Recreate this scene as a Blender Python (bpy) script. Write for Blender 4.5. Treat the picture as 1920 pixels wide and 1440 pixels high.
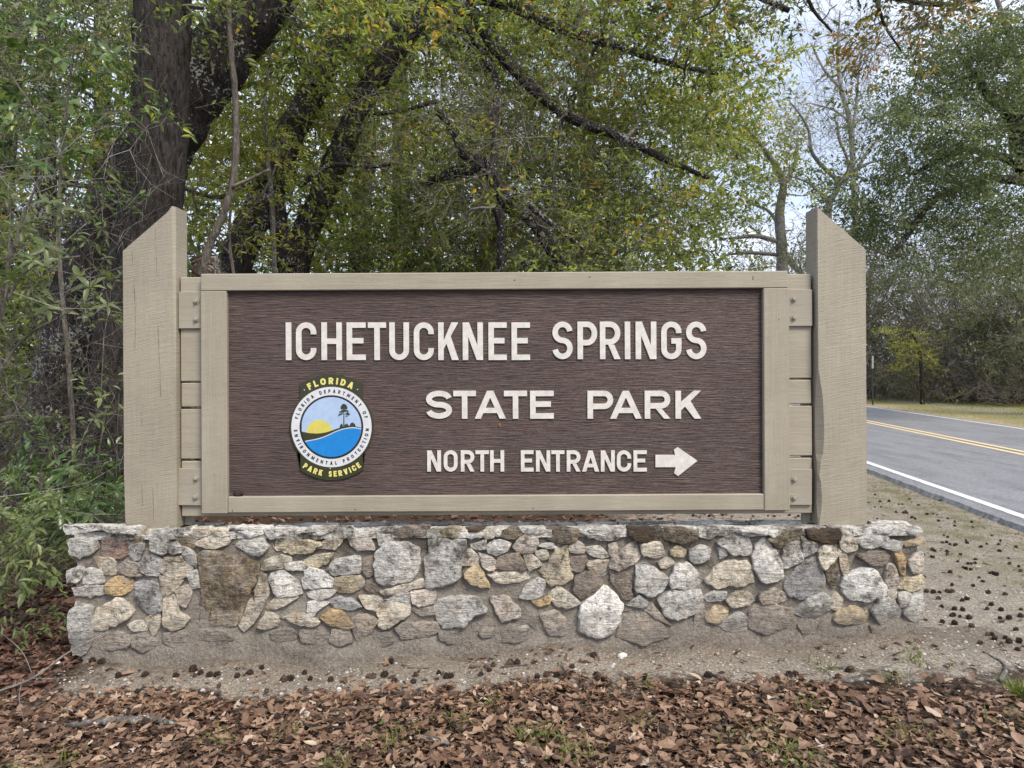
import bpy, math, random
import numpy as np
from mathutils import Vector, Matrix, noise as mnoise

for _o in list(bpy.data.objects):
    bpy.data.objects.remove(_o, do_unlink=True)
scene = bpy.context.scene
COL = scene.collection

# ------------------------------------------------------------------ camera
EYE = 1.5            # metres above the ground at the wall
FPX = 1333.0         # focal length in pixels of the 1920 px wide photograph
HOR = 690.0          # row of the horizon
ROLL = math.radians(0.3)
cam_data = bpy.data.cameras.new('camera')
cam_data.sensor_width = 36.0
cam_data.lens = FPX / 1920.0 * 36.0
cam_data.shift_y = -(720.0 - HOR) / 1920.0
cam_data.clip_start = 0.05
cam_data.clip_end = 3000.0
cam = bpy.data.objects.new('camera', cam_data)
COL.objects.link(cam)
cr, sr = math.cos(ROLL), math.sin(ROLL)
cam.matrix_world = Matrix(((cr, sr, 0, 0), (0, 0, -1, 0), (-sr, cr, 0, EYE), (0, 0, 0, 1)))
scene.camera = cam

# ------------------------------------------------------------------ sky and sun
SUN_EL, SUN_AZ = math.radians(50), math.radians(142)     # azimuth from +y towards +x
world = bpy.data.worlds.new('World')
scene.world = world
world.use_nodes = True
wn, wl = world.node_tree.nodes, world.node_tree.links
wn.clear()
w_out = wn.new('ShaderNodeOutputWorld')
w_bg = wn.new('ShaderNodeBackground')
w_bg.inputs['Strength'].default_value = 0.1
w_sky = wn.new('ShaderNodeTexSky')
w_sky.sky_type = 'NISHITA'
w_sky.sun_disc = False
w_sky.sun_elevation = SUN_EL
w_sky.sun_rotation = SUN_AZ
w_sky.air_density = 1.0
w_sky.dust_density = 2.0
w_tc = wn.new('ShaderNodeTexCoord')
w_map = wn.new('ShaderNodeMapping')
w_map.inputs['Scale'].default_value = (1.0, 1.0, 2.6)
w_map.inputs['Rotation'].default_value = (0, 0, math.radians(34))
w_map.inputs['Location'].default_value = (0.35, 0.1, 0.2)
w_noise = wn.new('ShaderNodeTexNoise')
w_noise.inputs['Scale'].default_value = 2.6
w_noise.inputs['Detail'].default_value = 7.0
w_noise.inputs['Roughness'].default_value = 0.55
w_ramp = wn.new('ShaderNodeValToRGB')
w_ramp.color_ramp.elements[0].position = 0.40
w_ramp.color_ramp.elements[1].position = 0.56
w_ramp.color_ramp.elements[0].color = (0.5, 0.5, 0.5, 1)
w_mix = wn.new('ShaderNodeMix')
w_mix.data_type = 'RGBA'
w_mix.inputs['B'].default_value = (6.0, 6.6, 7.9, 1)      # cloud deck
wl.new(w_tc.outputs['Generated'], w_map.inputs['Vector'])
wl.new(w_map.outputs['Vector'], w_noise.inputs['Vector'])
wl.new(w_noise.outputs['Fac'], w_ramp.inputs['Fac'])
wl.new(w_ramp.outputs['Color'], w_mix.inputs['Factor'])
wl.new(w_sky.outputs['Color'], w_mix.inputs['A'])
wl.new(w_mix.outputs['Result'], w_bg.inputs['Color'])
wl.new(w_bg.outputs['Background'], w_out.inputs['Surface'])

sun_d = bpy.data.lights.new('sun', 'SUN')
sun_d.energy = 2.3
sun_d.angle = math.radians(20)
sun_d.color = (1.0, 0.91, 0.78)
sun = bpy.data.objects.new('sun', sun_d)
COL.objects.link(sun)

SUN_LAMP_AZ, SUN_LAMP_EL = SUN_AZ, SUN_EL
w_sky.sun_rotation = SUN_LAMP_AZ
sdir = Vector((math.sin(SUN_LAMP_AZ) * math.cos(SUN_LAMP_EL), math.cos(SUN_LAMP_AZ) * math.cos(SUN_LAMP_EL), math.sin(SUN_LAMP_EL)))
sun.rotation_euler = sdir.to_track_quat('Z', 'Y').to_euler()

scene.view_settings.view_transform = 'Standard'
scene.view_settings.look = 'None'
scene.view_settings.exposure = 0.98
scene.view_settings.gamma = 1.0
scene.view_settings.use_curve_mapping = False
scene.render.engine = 'CYCLES'
scene.cycles.max_bounces = 6
scene.cycles.diffuse_bounces = 3
scene.cycles.glossy_bounces = 2
scene.cycles.transmission_bounces = 3
scene.cycles.use_denoising = True

rng = np.random.default_rng(7)
random.seed(7)


def P(px, py, d):
    """pixel of the 1920x1440 photograph at distance d along the view axis -> place in the world"""
    dx, dy = px - 960.0, HOR - py
    return np.array(((dx * cr + dy * sr) * d / FPX, d, EYE + (-dx * sr + dy * cr) * d / FPX))


def srgb(r, g, b):
    def f(c):
        c /= 255.0
        return c / 12.92 if c <= 0.04045 else ((c + 0.055) / 1.055) ** 2.4
    return (f(r), f(g), f(b))


# ------------------------------------------------------------------ object helpers
def tag(o, label=None, cat=None, group=None, kind=None):
    if label: o['label'] = label
    if cat: o['category'] = cat
    if group: o['group'] = group
    if kind: o['kind'] = kind
    return o


def empty(name, loc=(0, 0, 0)):
    o = bpy.data.objects.new(name, None)
    o.empty_display_size = 0.1
    COL.objects.link(o)
    o.location = loc
    return o


class Acc:
    """collects vertices, triangles and quads and turns them into one mesh"""
    def __init__(self):
        self.v, self.t, self.q, self.tt, self.qt, self.tm, self.qm = [], [], [], [], [], [], []
        self.n = 0

    def add(self, verts, tris=None, quads=None, tone=0.5, mat=0):
        verts = np.asarray(verts, dtype=np.float32).reshape(-1, 3)
        if tris is not None and len(tris):
            tris = np.asarray(tris, dtype=np.int32).reshape(-1, 3)
            self.t.append(tris + self.n)
            self.tt.append(np.broadcast_to(np.asarray(tone, dtype=np.float32), (len(tris),)))
            self.tm.append(np.full(len(tris), mat, dtype=np.int32))
        if quads is not None and len(quads):
            quads = np.asarray(quads, dtype=np.int32).reshape(-1, 4)
            self.q.append(quads + self.n)
            self.qt.append(np.broadcast_to(np.asarray(tone, dtype=np.float32), (len(quads),)))
            self.qm.append(np.full(len(quads), mat, dtype=np.int32))
        self.v.append(verts)
        self.n += len(verts)

    def mesh(self, name, mats, smooth=False, origin=None):
        v = np.concatenate(self.v)
        if origin is not None:
            v = v - np.asarray(origin, dtype=np.float32)
        t = np.concatenate(self.t) if self.t else np.zeros((0, 3), np.int32)
        q = np.concatenate(self.q) if self.q else np.zeros((0, 4), np.int32)
        nt, nq = len(t), len(q)
        me = bpy.data.meshes.new(name)
        me.vertices.add(len(v))
        me.vertices.foreach_set('co', v.ravel())
        me.loops.add(nt * 3 + nq * 4)
        me.loops.foreach_set('vertex_index', np.concatenate((t.ravel(), q.ravel())).astype(np.int32))
        me.polygons.add(nt + nq)
        ls = np.concatenate((np.arange(nt) * 3, nt * 3 + np.arange(nq) * 4)).astype(np.int32)
        me.polygons.foreach_set('loop_start', ls)
        mi = np.concatenate(self.tm + self.qm).astype(np.int32)
        me.polygons.foreach_set('material_index', mi)
        me.polygons.foreach_set('use_smooth', np.full(nt + nq, bool(smooth)))
        tone = np.concatenate(self.tt + self.qt).astype(np.float32)
        at = me.attributes.new('tone', 'FLOAT', 'FACE')
        at.data.foreach_set('value', tone)
        me.update(calc_edges=True)
        for m in (mats if isinstance(mats, (list, tuple)) else [mats]):
            me.materials.append(m)
        return me

    def obj(self, name, mats, parent=None, smooth=False, origin=None, loc=None):
        me = self.mesh(name, mats, smooth, origin)
        o = bpy.data.objects.new(name, me)
        COL.objects.link(o)
        if origin is not None:
            o.location = tuple(float(c) for c in origin)
        if loc is not None:
            o.location = loc
        if parent is not None:
            o.parent = parent
            if origin is not None:
                o.location = Vector([float(c) for c in origin]) - Vector(parent.location)
        return o


def box(acc, x0, x1, y0, y1, z0, z1, bev=0.0, mat=0, tone=0.5):
    """axis aligned box, with a small chamfer on its edges"""
    if bev <= 0:
        v = [(x, y, z) for x in (x0, x1) for y in (y0, y1) for z in (z0, z1)]
        acc.add(v, quads=[(0, 1, 3, 2), (4, 6, 7, 5), (0, 4, 5, 1), (2, 3, 7, 6), (0, 2, 6, 4), (1, 5, 7, 3)], mat=mat, tone=tone)
        return
    b = bev
    v, idx = [], {}
    lo, hi = (x0, y0, z0), (x1, y1, z1)
    for s in [(i, j, k) for i in (0, 1) for j in (0, 1) for k in (0, 1)]:
        for ax in range(3):
            p = [(hi[a] if s[a] else lo[a]) if a == ax else ((hi[a] - b) if s[a] else (lo[a] + b)) for a in range(3)]
            idx[(s, ax)] = len(v)
            v.append(p)
    quads, tris = [], []
    for ax in range(3):
        a1, a2 = (ax + 1) % 3, (ax + 2) % 3
        for side in (0, 1):
            f = []
            for u, w in ((0, 0), (1, 0), (1, 1), (0, 1)):
                s = [0, 0, 0]; s[ax] = side; s[a1] = u; s[a2] = w
                f.append(idx[(tuple(s), ax)])
            quads.append(f if side else f[::-1])
        for u in (0, 1):
            for w in (0, 1):
                s0 = [0, 0, 0]; s0[a1] = u; s0[a2] = w; s1 = list(s0); s1[ax] = 1
                s0, s1 = tuple(s0), tuple(s1)
                f = [idx[(s0, a1)], idx[(s1, a1)], idx[(s1, a2)], idx[(s0, a2)]]
                quads.append(f if (u ^ w) else f[::-1])
    for s in [(i, j, k) for i in (0, 1) for j in (0, 1) for k in (0, 1)]:
        f = [idx[(s, 0)], idx[(s, 1)], idx[(s, 2)]]
        tris.append(f if (sum(s) % 2) else f[::-1])
    acc.add(v, tris=tris, quads=quads, mat=mat, tone=tone)


def tube(acc, pts, radii, sides=6, mat=0, tone=0.5, cap=True, rough=0.0):
    """swept tube along a polyline"""
    pts = np.asarray(pts, dtype=float)
    n = len(pts)
    radii = np.broadcast_to(np.asarray(radii, dtype=float), (n,))
    tan = np.gradient(pts, axis=0)
    tan /= np.linalg.norm(tan, axis=1)[:, None] + 1e-9
    ref = np.array((0.0, 0.0, 1.0)) if abs(tan[0][2]) < 0.8 else np.array((0.0, 1.0, 0.0))
    side = np.cross(tan, ref)
    side /= np.linalg.norm(side, axis=1)[:, None] + 1e-9
    up = np.cross(side, tan)
    a = np.arange(sides) / sides * 2 * math.pi
    rr = radii[:, None] * (1.0 + (rough * rng.standard_normal((n, sides)) if rough else 0.0))
    ring = pts[:, None, :] + rr[..., None] * (np.cos(a)[None, :, None] * side[:, None, :] + np.sin(a)[None, :, None] * up[:, None, :])
    i = np.arange(n - 1)[:, None] * sides
    j = np.arange(sides)[None, :]
    jn = (j + 1) % sides
    q = np.stack((i + j, i + jn, i + sides + jn, i + sides + j), axis=-1).reshape(-1, 4)
    v = ring.reshape(-1, 3)
    tris = None
    if cap:
        v = np.vstack((v, pts[0], pts[-1]))
        k0, k1 = n * sides, n * sides + 1
        jj = np.arange(sides); jjn = (jj + 1) % sides
        b = (n - 1) * sides
        tris = np.vstack((np.stack((np.full(sides, k0), jjn, jj), 1), np.stack((np.full(sides, k1), b + jj, b + jjn), 1)))
    acc.add(v, tris=tris, quads=q, mat=mat, tone=tone)


def smooth_path(pts, n=12):
    """Catmull-Rom through the given points"""
    pts = np.asarray(pts, dtype=float)
    if len(pts) < 3:
        t = np.linspace(0, 1, n)[:, None]
        return pts[0] * (1 - t) + pts[-1] * t
    p = np.vstack((2 * pts[0] - pts[1], pts, 2 * pts[-1] - pts[-2]))
    out = []
    seg = len(pts) - 1
    per = max(2, int(math.ceil(n / seg)))
    for i in range(seg):
        p0, p1, p2, p3 = p[i:i + 4]
        for t in np.linspace(0, 1, per, endpoint=False):
            out.append(0.5 * ((2 * p1) + (-p0 + p2) * t + (2 * p0 - 5 * p1 + 4 * p2 - p3) * t * t + (-p0 + 3 * p1 - 3 * p2 + p3) * t ** 3))
    out.append(pts[-1])
    return np.array(out)


# ------------------------------------------------------------------ materials
def new_mat(name):
    m = bpy.data.materials.new(name)
    m.use_nodes = True
    nt = m.node_tree
    nt.nodes.clear()
    out = nt.nodes.new('ShaderNodeOutputMaterial')
    return m, nt.nodes, nt.links, out


def node(ns, typ, **kw):
    n = ns.new(typ)
    for k, v in kw.items():
        if k in n.inputs:
            n.inputs[k].default_value = v
        else:
            setattr(n, k, v)
    return n


def ramp(ns, stops, interp='LINEAR'):
    r = ns.new('ShaderNodeValToRGB')
    r.color_ramp.interpolation = interp
    e = r.color_ramp.elements
    while len(e) < len(stops):
        e.new(0.5)
    for i, (p, c) in enumerate(stops):
        e[i].position = p
        c = c if len(c) == 4 else (c[0], c[1], c[2], 1.0)
        e[i].color = c
    return r


def g(v):
    return (v, v, v, 1.0)


def mixc(ns, ls, a, b, fac, mode='MIX'):
    m = ns.new('ShaderNodeMix')
    m.data_type = 'RGBA'
    m.blend_type = mode
    for key, val in (('A', a), ('B', b), ('Factor', fac)):
        if isinstance(val, bpy.types.NodeSocket):
            ls.new(val, m.inputs[key] if key != 'Factor' else m.inputs[0])
        elif key == 'Factor':
            m.inputs[0].default_value = val
        else:
            m.inputs[key].default_value = val if len(val) == 4 else (*val, 1.0)
    return m.outputs['Result']


def math_n(ns, ls, op, a, b=None, clamp=False):
    m = ns.new('ShaderNodeMath')
    m.operation = op
    m.use_clamp = clamp
    for i, v in enumerate((a, b)):
        if v is None: continue
        if isinstance(v, bpy.types.NodeSocket): ls.new(v, m.inputs[i])
        else: m.inputs[i].default_value = v
    return m.outputs[0]


def noise_n(ns, ls, vec, scale, detail=4.0, rough=0.55, stretch=None, dist=0.0):
    if stretch is not None:
        mp = ns.new('ShaderNodeMapping')
        mp.inputs['Scale'].default_value = stretch
        ls.new(vec, mp.inputs['Vector'])
        vec = mp.outputs['Vector']
    n = ns.new('ShaderNodeTexNoise')
    n.inputs['Scale'].default_value = scale
    n.inputs['Detail'].default_value = detail
    n.inputs['Roughness'].default_value = rough
    n.inputs['Distortion'].default_value = dist
    ls.new(vec, n.inputs['Vector'])
    return n.outputs['Fac']


def bump_n(ns, ls, height, strength, dist, normal=None):
    b = ns.new('ShaderNodeBump')
    b.inputs['Strength'].default_value = strength
    b.inputs['Distance'].default_value = dist
    ls.new(height, b.inputs['Height'])
    if normal is not None:
        ls.new(normal, b.inputs['Normal'])
    return b.outputs['Normal']


def leaf_mat(name, stops, trans=0.42, rough=0.45, spec=0.35):
    """thin leaf: diffuse, translucent and a waxy sheen; the colour varies from leaf to leaf"""
    m, ns, ls, out = new_mat(name)
    at = node(ns, 'ShaderNodeAttribute', attribute_name='tone')
    r = ramp(ns, stops)
    ls.new(at.outputs['Fac'], r.inputs['Fac'])
    pr = node(ns, 'ShaderNodeBsdfPrincipled')
    pr.inputs['Roughness'].default_value = rough
    pr.inputs['Specular IOR Level'].default_value = spec
    ls.new(r.outputs['Color'], pr.inputs['Base Color'])
    tr = ns.new('ShaderNodeBsdfTranslucent')
    hs = node(ns, 'ShaderNodeHueSaturation')
    hs.inputs['Hue'].default_value = 0.485
    hs.inputs['Saturation'].default_value = 1.15
    hs.inputs['Value'].default_value = 1.9
    ls.new(r.outputs['Color'], hs.inputs['Color'])
    ls.new(hs.outputs['Color'], tr.inputs['Color'])
    mx = ns.new('ShaderNodeMixShader')
    mx.inputs[0].default_value = trans
    ls.new(pr.outputs[0], mx.inputs[1])
    ls.new(tr.outputs[0], mx.inputs[2])
    ls.new(mx.outputs[0], out.inputs['Surface'])
    return m


def bark_mat(name, dark, light, lichen=0.0, scale=1.0, furrow=0.9):
    m, ns, ls, out = new_mat(name)
    tc = ns.new('ShaderNodeTexCoord')
    v = tc.outputs['Object']
    fur = noise_n(ns, ls, v, 34 * scale, 6, 0.68, stretch=(1.0, 1.0, 0.22), dist=0.6)
    fine = noise_n(ns, ls, v, 90 * scale, 5, 0.7, stretch=(1, 1, 0.45))
    big = noise_n(ns, ls, v, 3.0 * scale, 3, 0.5)
    r = ramp(ns, [(0.36, dark), (0.52, tuple(0.5 * (a + b) for a, b in zip(dark, light))), (0.68, light)])
    ls.new(fur, r.inputs['Fac'])
    col = mixc(ns, ls, r.outputs['Color'], (0.5, 0.5, 0.5), 0.0)
    fr = ramp(ns, [(0.3, g(0.55)), (0.7, g(1.25))])
    ls.new(fine, fr.inputs['Fac'])
    col = mixc(ns, ls, col, fr.outputs['Color'], 1.0, 'MULTIPLY')
    br = ramp(ns, [(0.3, g(0.75)), (0.7, g(1.2))])
    ls.new(big, br.inputs['Fac'])
    col = mixc(ns, ls, col, br.outputs['Color'], 1.0, 'MULTIPLY')
    if lichen > 0:
        sp = noise_n(ns, ls, v, 30 * scale, 4, 0.55)
        sp2 = noise_n(ns, ls, v, 3.2 * scale, 3, 0.5)
        s = math_n(ns, ls, 'ADD', math_n(ns, ls, 'MULTIPLY', sp, 0.66), math_n(ns, ls, 'MULTIPLY', sp2, 0.38))
        lr = ramp(ns, [(0.60 - lichen * 0.1, g(0)), (0.63 - lichen * 0.1, g(1))])
        ls.new(s, lr.inputs['Fac'])
        col = mixc(ns, ls, col, (0.36, 0.37, 0.34), math_n(ns, ls, 'MULTIPLY', lr.outputs['Color'], 0.9))
    pr = node(ns, 'ShaderNodeBsdfPrincipled')
    pr.inputs['Roughness'].default_value = 0.92
    pr.inputs['Specular IOR Level'].default_value = 0.2
    ls.new(col, pr.inputs['Base Color'])
    h = math_n(ns, ls, 'ADD', fur, math_n(ns, ls, 'MULTIPLY', fine, 0.35))
    ls.new(bump_n(ns, ls, h, furrow, 0.03 / scale), pr.inputs['Normal'])
    ls.new(pr.outputs[0], out.inputs['Surface'])
    return m


M = {}
M['bark_dark'] = bark_mat('bark_dark', (0.008, 0.007, 0.006), (0.082, 0.071, 0.064), 0.0, furrow=1.0)
M['bark_lichen'] = bark_mat('bark_lichen', (0.012, 0.010, 0.010), (0.07, 0.06, 0.056), 0.06)
M['bark_far'] = bark_mat('bark_far', (0.016, 0.014, 0.012), (0.08, 0.07, 0.06), 0.5, scale=0.8)
M['bark_red'] = bark_mat('bark_red', (0.06, 0.035, 0.025), (0.24, 0.16, 0.12), 0.2)
M['bark_grey'] = bark_mat('bark_grey', (0.09, 0.082, 0.075), (0.28, 0.26, 0.24), 0.2)
M['twig'] = bark_mat('twig_bark', (0.075, 0.064, 0.054), (0.25, 0.22, 0.185), 0.0)
M['twig_grey'] = bark_mat('grey_twig_bark', (0.14, 0.128, 0.11), (0.36, 0.335, 0.30), 0.0)
M['twig_pale'] = bark_mat('pale_twig_bark', (0.18, 0.165, 0.15), (0.42, 0.39, 0.36), 0.0)
M['twig_thicket'] = bark_mat('thicket_twig_bark', (0.17, 0.145, 0.115), (0.43, 0.38, 0.315), 0.0)
M['twig_red'] = bark_mat('dry_vine_bark', (0.07, 0.035, 0.03), (0.2, 0.115, 0.1), 0.0)

M['leaf_oak'] = leaf_mat('oak_leaf', [(0.0, (0.038, 0.056, 0.014)), (0.4, (0.125, 0.17, 0.04)), (0.75, (0.25, 0.30, 0.07)), (0.93, (0.34, 0.36, 0.09)), (1.0, (0.48, 0.33, 0.08))], trans=0.45)
M['leaf_grey'] = leaf_mat('grey_green_leaf', [(0.0, (0.055, 0.068, 0.032)), (0.5, (0.125, 0.145, 0.068)), (1.0, (0.22, 0.225, 0.115))])
M['leaf_yellow'] = leaf_mat('yellow_green_leaf', [(0.0, (0.090, 0.120, 0.024)), (0.5, (0.210, 0.247, 0.053)), (0.9, (0.360, 0.360, 0.090)), (1.0, (0.510, 0.375, 0.090))], trans=0.42)
M['leaf_blue'] = leaf_mat('evergreen_leaf', [(0.0, (0.042, 0.058, 0.022)), (0.5, (0.105, 0.137, 0.056)), (1.0, (0.195, 0.225, 0.098))], trans=0.32)
M['leaf_orange'] = leaf_mat('autumn_leaf', [(0.0, (0.03, 0.042, 0.015)), (0.45, (0.09, 0.11, 0.03)), (0.62, (0.2, 0.19, 0.045)), (0.82, (0.34, 0.24, 0.065)), (1.0, (0.38, 0.19, 0.06))], trans=0.35)
M['leaf_laurel'] = leaf_mat('laurel_leaf', [(0.0, (0.032, 0.06, 0.016)), (0.5, (0.078, 0.135, 0.036)), (0.85, (0.15, 0.21, 0.06)), (1.0, (0.34, 0.38, 0.07))], trans=0.28, rough=0.3, spec=0.55)
M['leaf_dull'] = leaf_mat('dull_leaf', [(0.0, (0.06, 0.082, 0.026)), (0.6, (0.135, 0.175, 0.062)), (1.0, (0.24, 0.27, 0.10))], trans=0.32, rough=0.42, spec=0.45)
# ------------------------------------------------------------------ ground
def gh(x, y):
    """height of the ground"""
    x = np.asarray(x, dtype=float); y = np.asarray(y, dtype=float)
    z = 0.10 * np.tanh(x / 2.5) * np.exp(-((y - 3.4) / 2.6) ** 2)
    z = z + 0.012 * np.sin(2.1 * x + 0.7) * np.sin(1.7 * y + 0.3) + 0.006 * np.sin(5.3 * x + 1.9 * y) * np.sin(4.1 * y - 2.2 * x)
    bank = np.exp(-((y - 3.68) / 0.15) ** 2) * np.clip((2.45 - np.abs(x + 0.08)) / 0.25, 0, 1) * (0.022 + 0.014 * np.sin(3.1 * x + 1) + 0.012 * np.sin(7.7 * x))
    z = z + bank * (y < 3.9)
    s = x - (3.87 + 0.115 * y)                    # falls a little towards the road, and lies under it
    z = np.where(s > -0.5, np.minimum(z, 0.012 * np.clip(-s / 0.5, 0, 1)), z)
    s2 = x - (9.95 + 0.12 * y)
    z = np.where(s2 > 0, 0.02 + 0.05 * np.clip(s2 / 6, 0, 1) + 0.15 * np.clip((s2 - 5) / 4, 0, 1), z)
    return z


def axis(a, b, dense0, dense1, step, grow=1.18):
    c = list(np.arange(dense0, dense1, step))
    s, x = step, dense1
    while x < b:
        c.append(x); s *= grow; x += s
    c.append(b)
    s, x, left = step, dense0 - step, []
    while x > a:
        left.append(x); s *= grow; x -= s
    left.append(a)
    return np.array(left[::-1] + c)


def build_ground():
    xs = axis(-600, 700, -3.6, 5.2, 0.05)
    ys = axis(-60, 1500, 2.0, 8.0, 0.05)
    X, Y = np.meshgrid(xs, ys)
    Z = gh(X, Y)
    near = (np.abs(X) < 6) & (Y > 1.5) & (Y < 10)
    Z = Z + np.where(near & ((X - (3.87 + 0.115 * Y)) < -0.1), 0.004 * rng.standard_normal(X.shape), 0)
    v = np.stack((X, Y, Z), -1).reshape(-1, 3)
    nx = len(xs)
    i = np.arange(len(ys) - 1)[:, None] * nx + np.arange(nx - 1)[None, :]
    q = np.stack((i, i + 1, i + nx + 1, i + nx), -1).reshape(-1, 4)
    a = Acc(); a.add(v, quads=q)
    m, ns, ls, out = new_mat('sandy_ground')
    tc = ns.new('ShaderNodeTexCoord')
    vec = tc.outputs['Object']
    sep = ns.new('ShaderNodeSeparateXYZ'); ls.new(vec, sep.inputs[0])
    x, y = sep.outputs['X'], sep.outputs['Y']
    n1 = noise_n(ns, ls, vec, 1.6, 5, 0.6)
    n2 = noise_n(ns, ls, vec, 9, 5, 0.65)
    n3 = noise_n(ns, ls, vec, 70, 4, 0.7)
    n4 = noise_n(ns, ls, vec, 260, 2, 0.7)
    n5 = noise_n(ns, ls, vec, 4.5, 5, 0.65)
    # grey sand with pale and dark grains
    r = ramp(ns, [(0.35, (0.055, 0.044, 0.034)), (0.45, (0.195, 0.168, 0.137)), (0.55, (0.315, 0.277, 0.230)), (0.64, (0.56, 0.515, 0.45))])
    mixn = math_n(ns, ls, 'ADD', math_n(ns, ls, 'MULTIPLY', n3, 0.55), math_n(ns, ls, 'MULTIPLY', n4, 0.45))
    ls.new(mixn, r.inputs['Fac'])
    big = ramp(ns, [(0.3, g(0.72)), (0.7, g(1.15))]); ls.new(n2, big.inputs['Fac'])
    sand = mixc(ns, ls, r.outputs['Color'], big.outputs['Color'], 1.0, 'MULTIPLY')
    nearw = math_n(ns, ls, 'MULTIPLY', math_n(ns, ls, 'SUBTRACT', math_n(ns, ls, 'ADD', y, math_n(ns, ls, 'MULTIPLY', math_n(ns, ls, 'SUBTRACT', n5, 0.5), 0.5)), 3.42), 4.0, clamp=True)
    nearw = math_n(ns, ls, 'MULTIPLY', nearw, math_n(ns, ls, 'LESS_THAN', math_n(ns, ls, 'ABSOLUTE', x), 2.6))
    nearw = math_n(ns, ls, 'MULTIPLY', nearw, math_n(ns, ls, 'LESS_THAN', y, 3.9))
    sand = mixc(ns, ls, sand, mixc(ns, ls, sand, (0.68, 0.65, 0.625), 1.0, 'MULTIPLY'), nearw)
    # humus and rotten leaves under the litter
    hr = ramp(ns, [(0.35, (0.018, 0.012, 0.009)), (0.55, (0.065, 0.043, 0.03)), (0.72, (0.14, 0.098, 0.068))])
    ls.new(n3, hr.inputs['Fac'])
    wob = math_n(ns, ls, 'MULTIPLY', math_n(ns, ls, 'SUBTRACT', n5, 0.5), 0.9)
    front = math_n(ns, ls, 'MULTIPLY', math_n(ns, ls, 'SUBTRACT', math_n(ns, ls, 'ADD', math_n(ns, ls, 'ADD', y, wob), math_n(ns, ls, 'MULTIPLY', x, 0.03)), 3.33), -9.0, )
    front = math_n(ns, ls, 'ADD', front, 0.5, clamp=True)
    back = math_n(ns, ls, 'MULTIPLY', math_n(ns, ls, 'SUBTRACT', math_n(ns, ls, 'ADD', y, wob), 4.5), 2.0, clamp=True)
    lim = math_n(ns, ls, 'ADD', math_n(ns, ls, 'MULTIPLY', math_n(ns, ls, 'SUBTRACT', math_n(ns, ls, 'MULTIPLY', y, 0.115), math_n(ns, ls, 'ADD', x, math_n(ns, ls, 'MULTIPLY', wob, 1.5))), 1.6), 1.0, clamp=True)
    back = math_n(ns, ls, 'MULTIPLY', back, lim)
    left = math_n(ns, ls, 'MULTIPLY', math_n(ns, ls, 'SUBTRACT', math_n(ns, ls, 'SUBTRACT', -2.05, x), wob), 4.0, clamp=True)
    humus = math_n(ns, ls, 'MAXIMUM', math_n(ns, ls, 'MAXIMUM', front, back), left)
    col = mixc(ns, ls, sand, hr.outputs['Color'], humus)
    # moss and thin grass near the road
    s = math_n(ns, ls, 'SUBTRACT', x, math_n(ns, ls, 'ADD', math_n(ns, ls, 'MULTIPLY', y, 0.115), 3.87))
    verge = math_n(ns, ls, 'ADD', math_n(ns, ls, 'MULTIPLY', s, 0.8), 1.35, clamp=True)
    gmask = ramp(ns, [(0.46, g(0)), (0.58, g(1))]); ls.new(n5, gmask.inputs['Fac'])
    gm = math_n(ns, ls, 'MULTIPLY', math_n(ns, ls, 'MULTIPLY', gmask.outputs['Color'], verge), 0.75)
    gr = ramp(ns, [(0.35, (0.05, 0.06, 0.018)), (0.55, (0.13, 0.125, 0.045)), (0.7, (0.22, 0.19, 0.085))]); ls.new(n3, gr.inputs['Fac'])
    col = mixc(ns, ls, col, gr.outputs['Color'], gm)
    # far side of the road: bands of dry grass, dirt, moss and leaves along the edge
    s2 = math_n(ns, ls, 'SUBTRACT', x, math_n(ns, ls, 'ADD', math_n(ns, ls, 'MULTIPLY', y, 0.12), 9.95))
    wob2 = math_n(ns, ls, 'MULTIPLY', math_n(ns, ls, 'SUBTRACT', noise_n(ns, ls, vec, 0.9, 5, 0.65), 0.5), 2.4)
    f2 = math_n(ns, ls, 'DIVIDE', math_n(ns, ls, 'ADD', s2, wob2), 10.0)
    fr = ramp(ns, [(0.0, (0.38, 0.32, 0.23)), (0.08, (0.29, 0.25, 0.14)), (0.18, (0.18, 0.18, 0.075)), (0.28, (0.27, 0.24, 0.19)), (0.42, (0.17, 0.175, 0.06)), (0.5, (0.13, 0.16, 0.03)), (0.6, (0.15, 0.10, 0.065)), (0.75, (0.06, 0.042, 0.03))])
    ls.new(f2, fr.inputs['Fac'])
    sp = ramp(ns, [(0.3, g(0.6)), (0.7, g(1.3))]); ls.new(noise_n(ns, ls, vec, 14, 5, 0.7), sp.inputs['Fac'])
    farc = mixc(ns, ls, fr.outputs['Color'], sp.outputs['Color'], 1.0, 'MULTIPLY')
    on = math_n(ns, ls, 'GREATER_THAN', s2, -2.0)
    col = mixc(ns, ls, col, farc, on)
    pr = node(ns, 'ShaderNodeBsdfPrincipled', Roughness=0.95)
    pr.inputs['Specular IOR Level'].default_value = 0.15
    ls.new(col, pr.inputs['Base Color'])
    h = math_n(ns, ls, 'ADD', math_n(ns, ls, 'MULTIPLY', n3, 0.7), math_n(ns, ls, 'MULTIPLY', n4, 0.5))
    ls.new(bump_n(ns, ls, h, 0.8, 0.012), pr.inputs['Normal'])
    ls.new(pr.outputs[0], out.inputs['Surface'])
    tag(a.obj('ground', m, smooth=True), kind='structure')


build_ground()

# ------------------------------------------------------------------ road
RZ = 0.045


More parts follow.
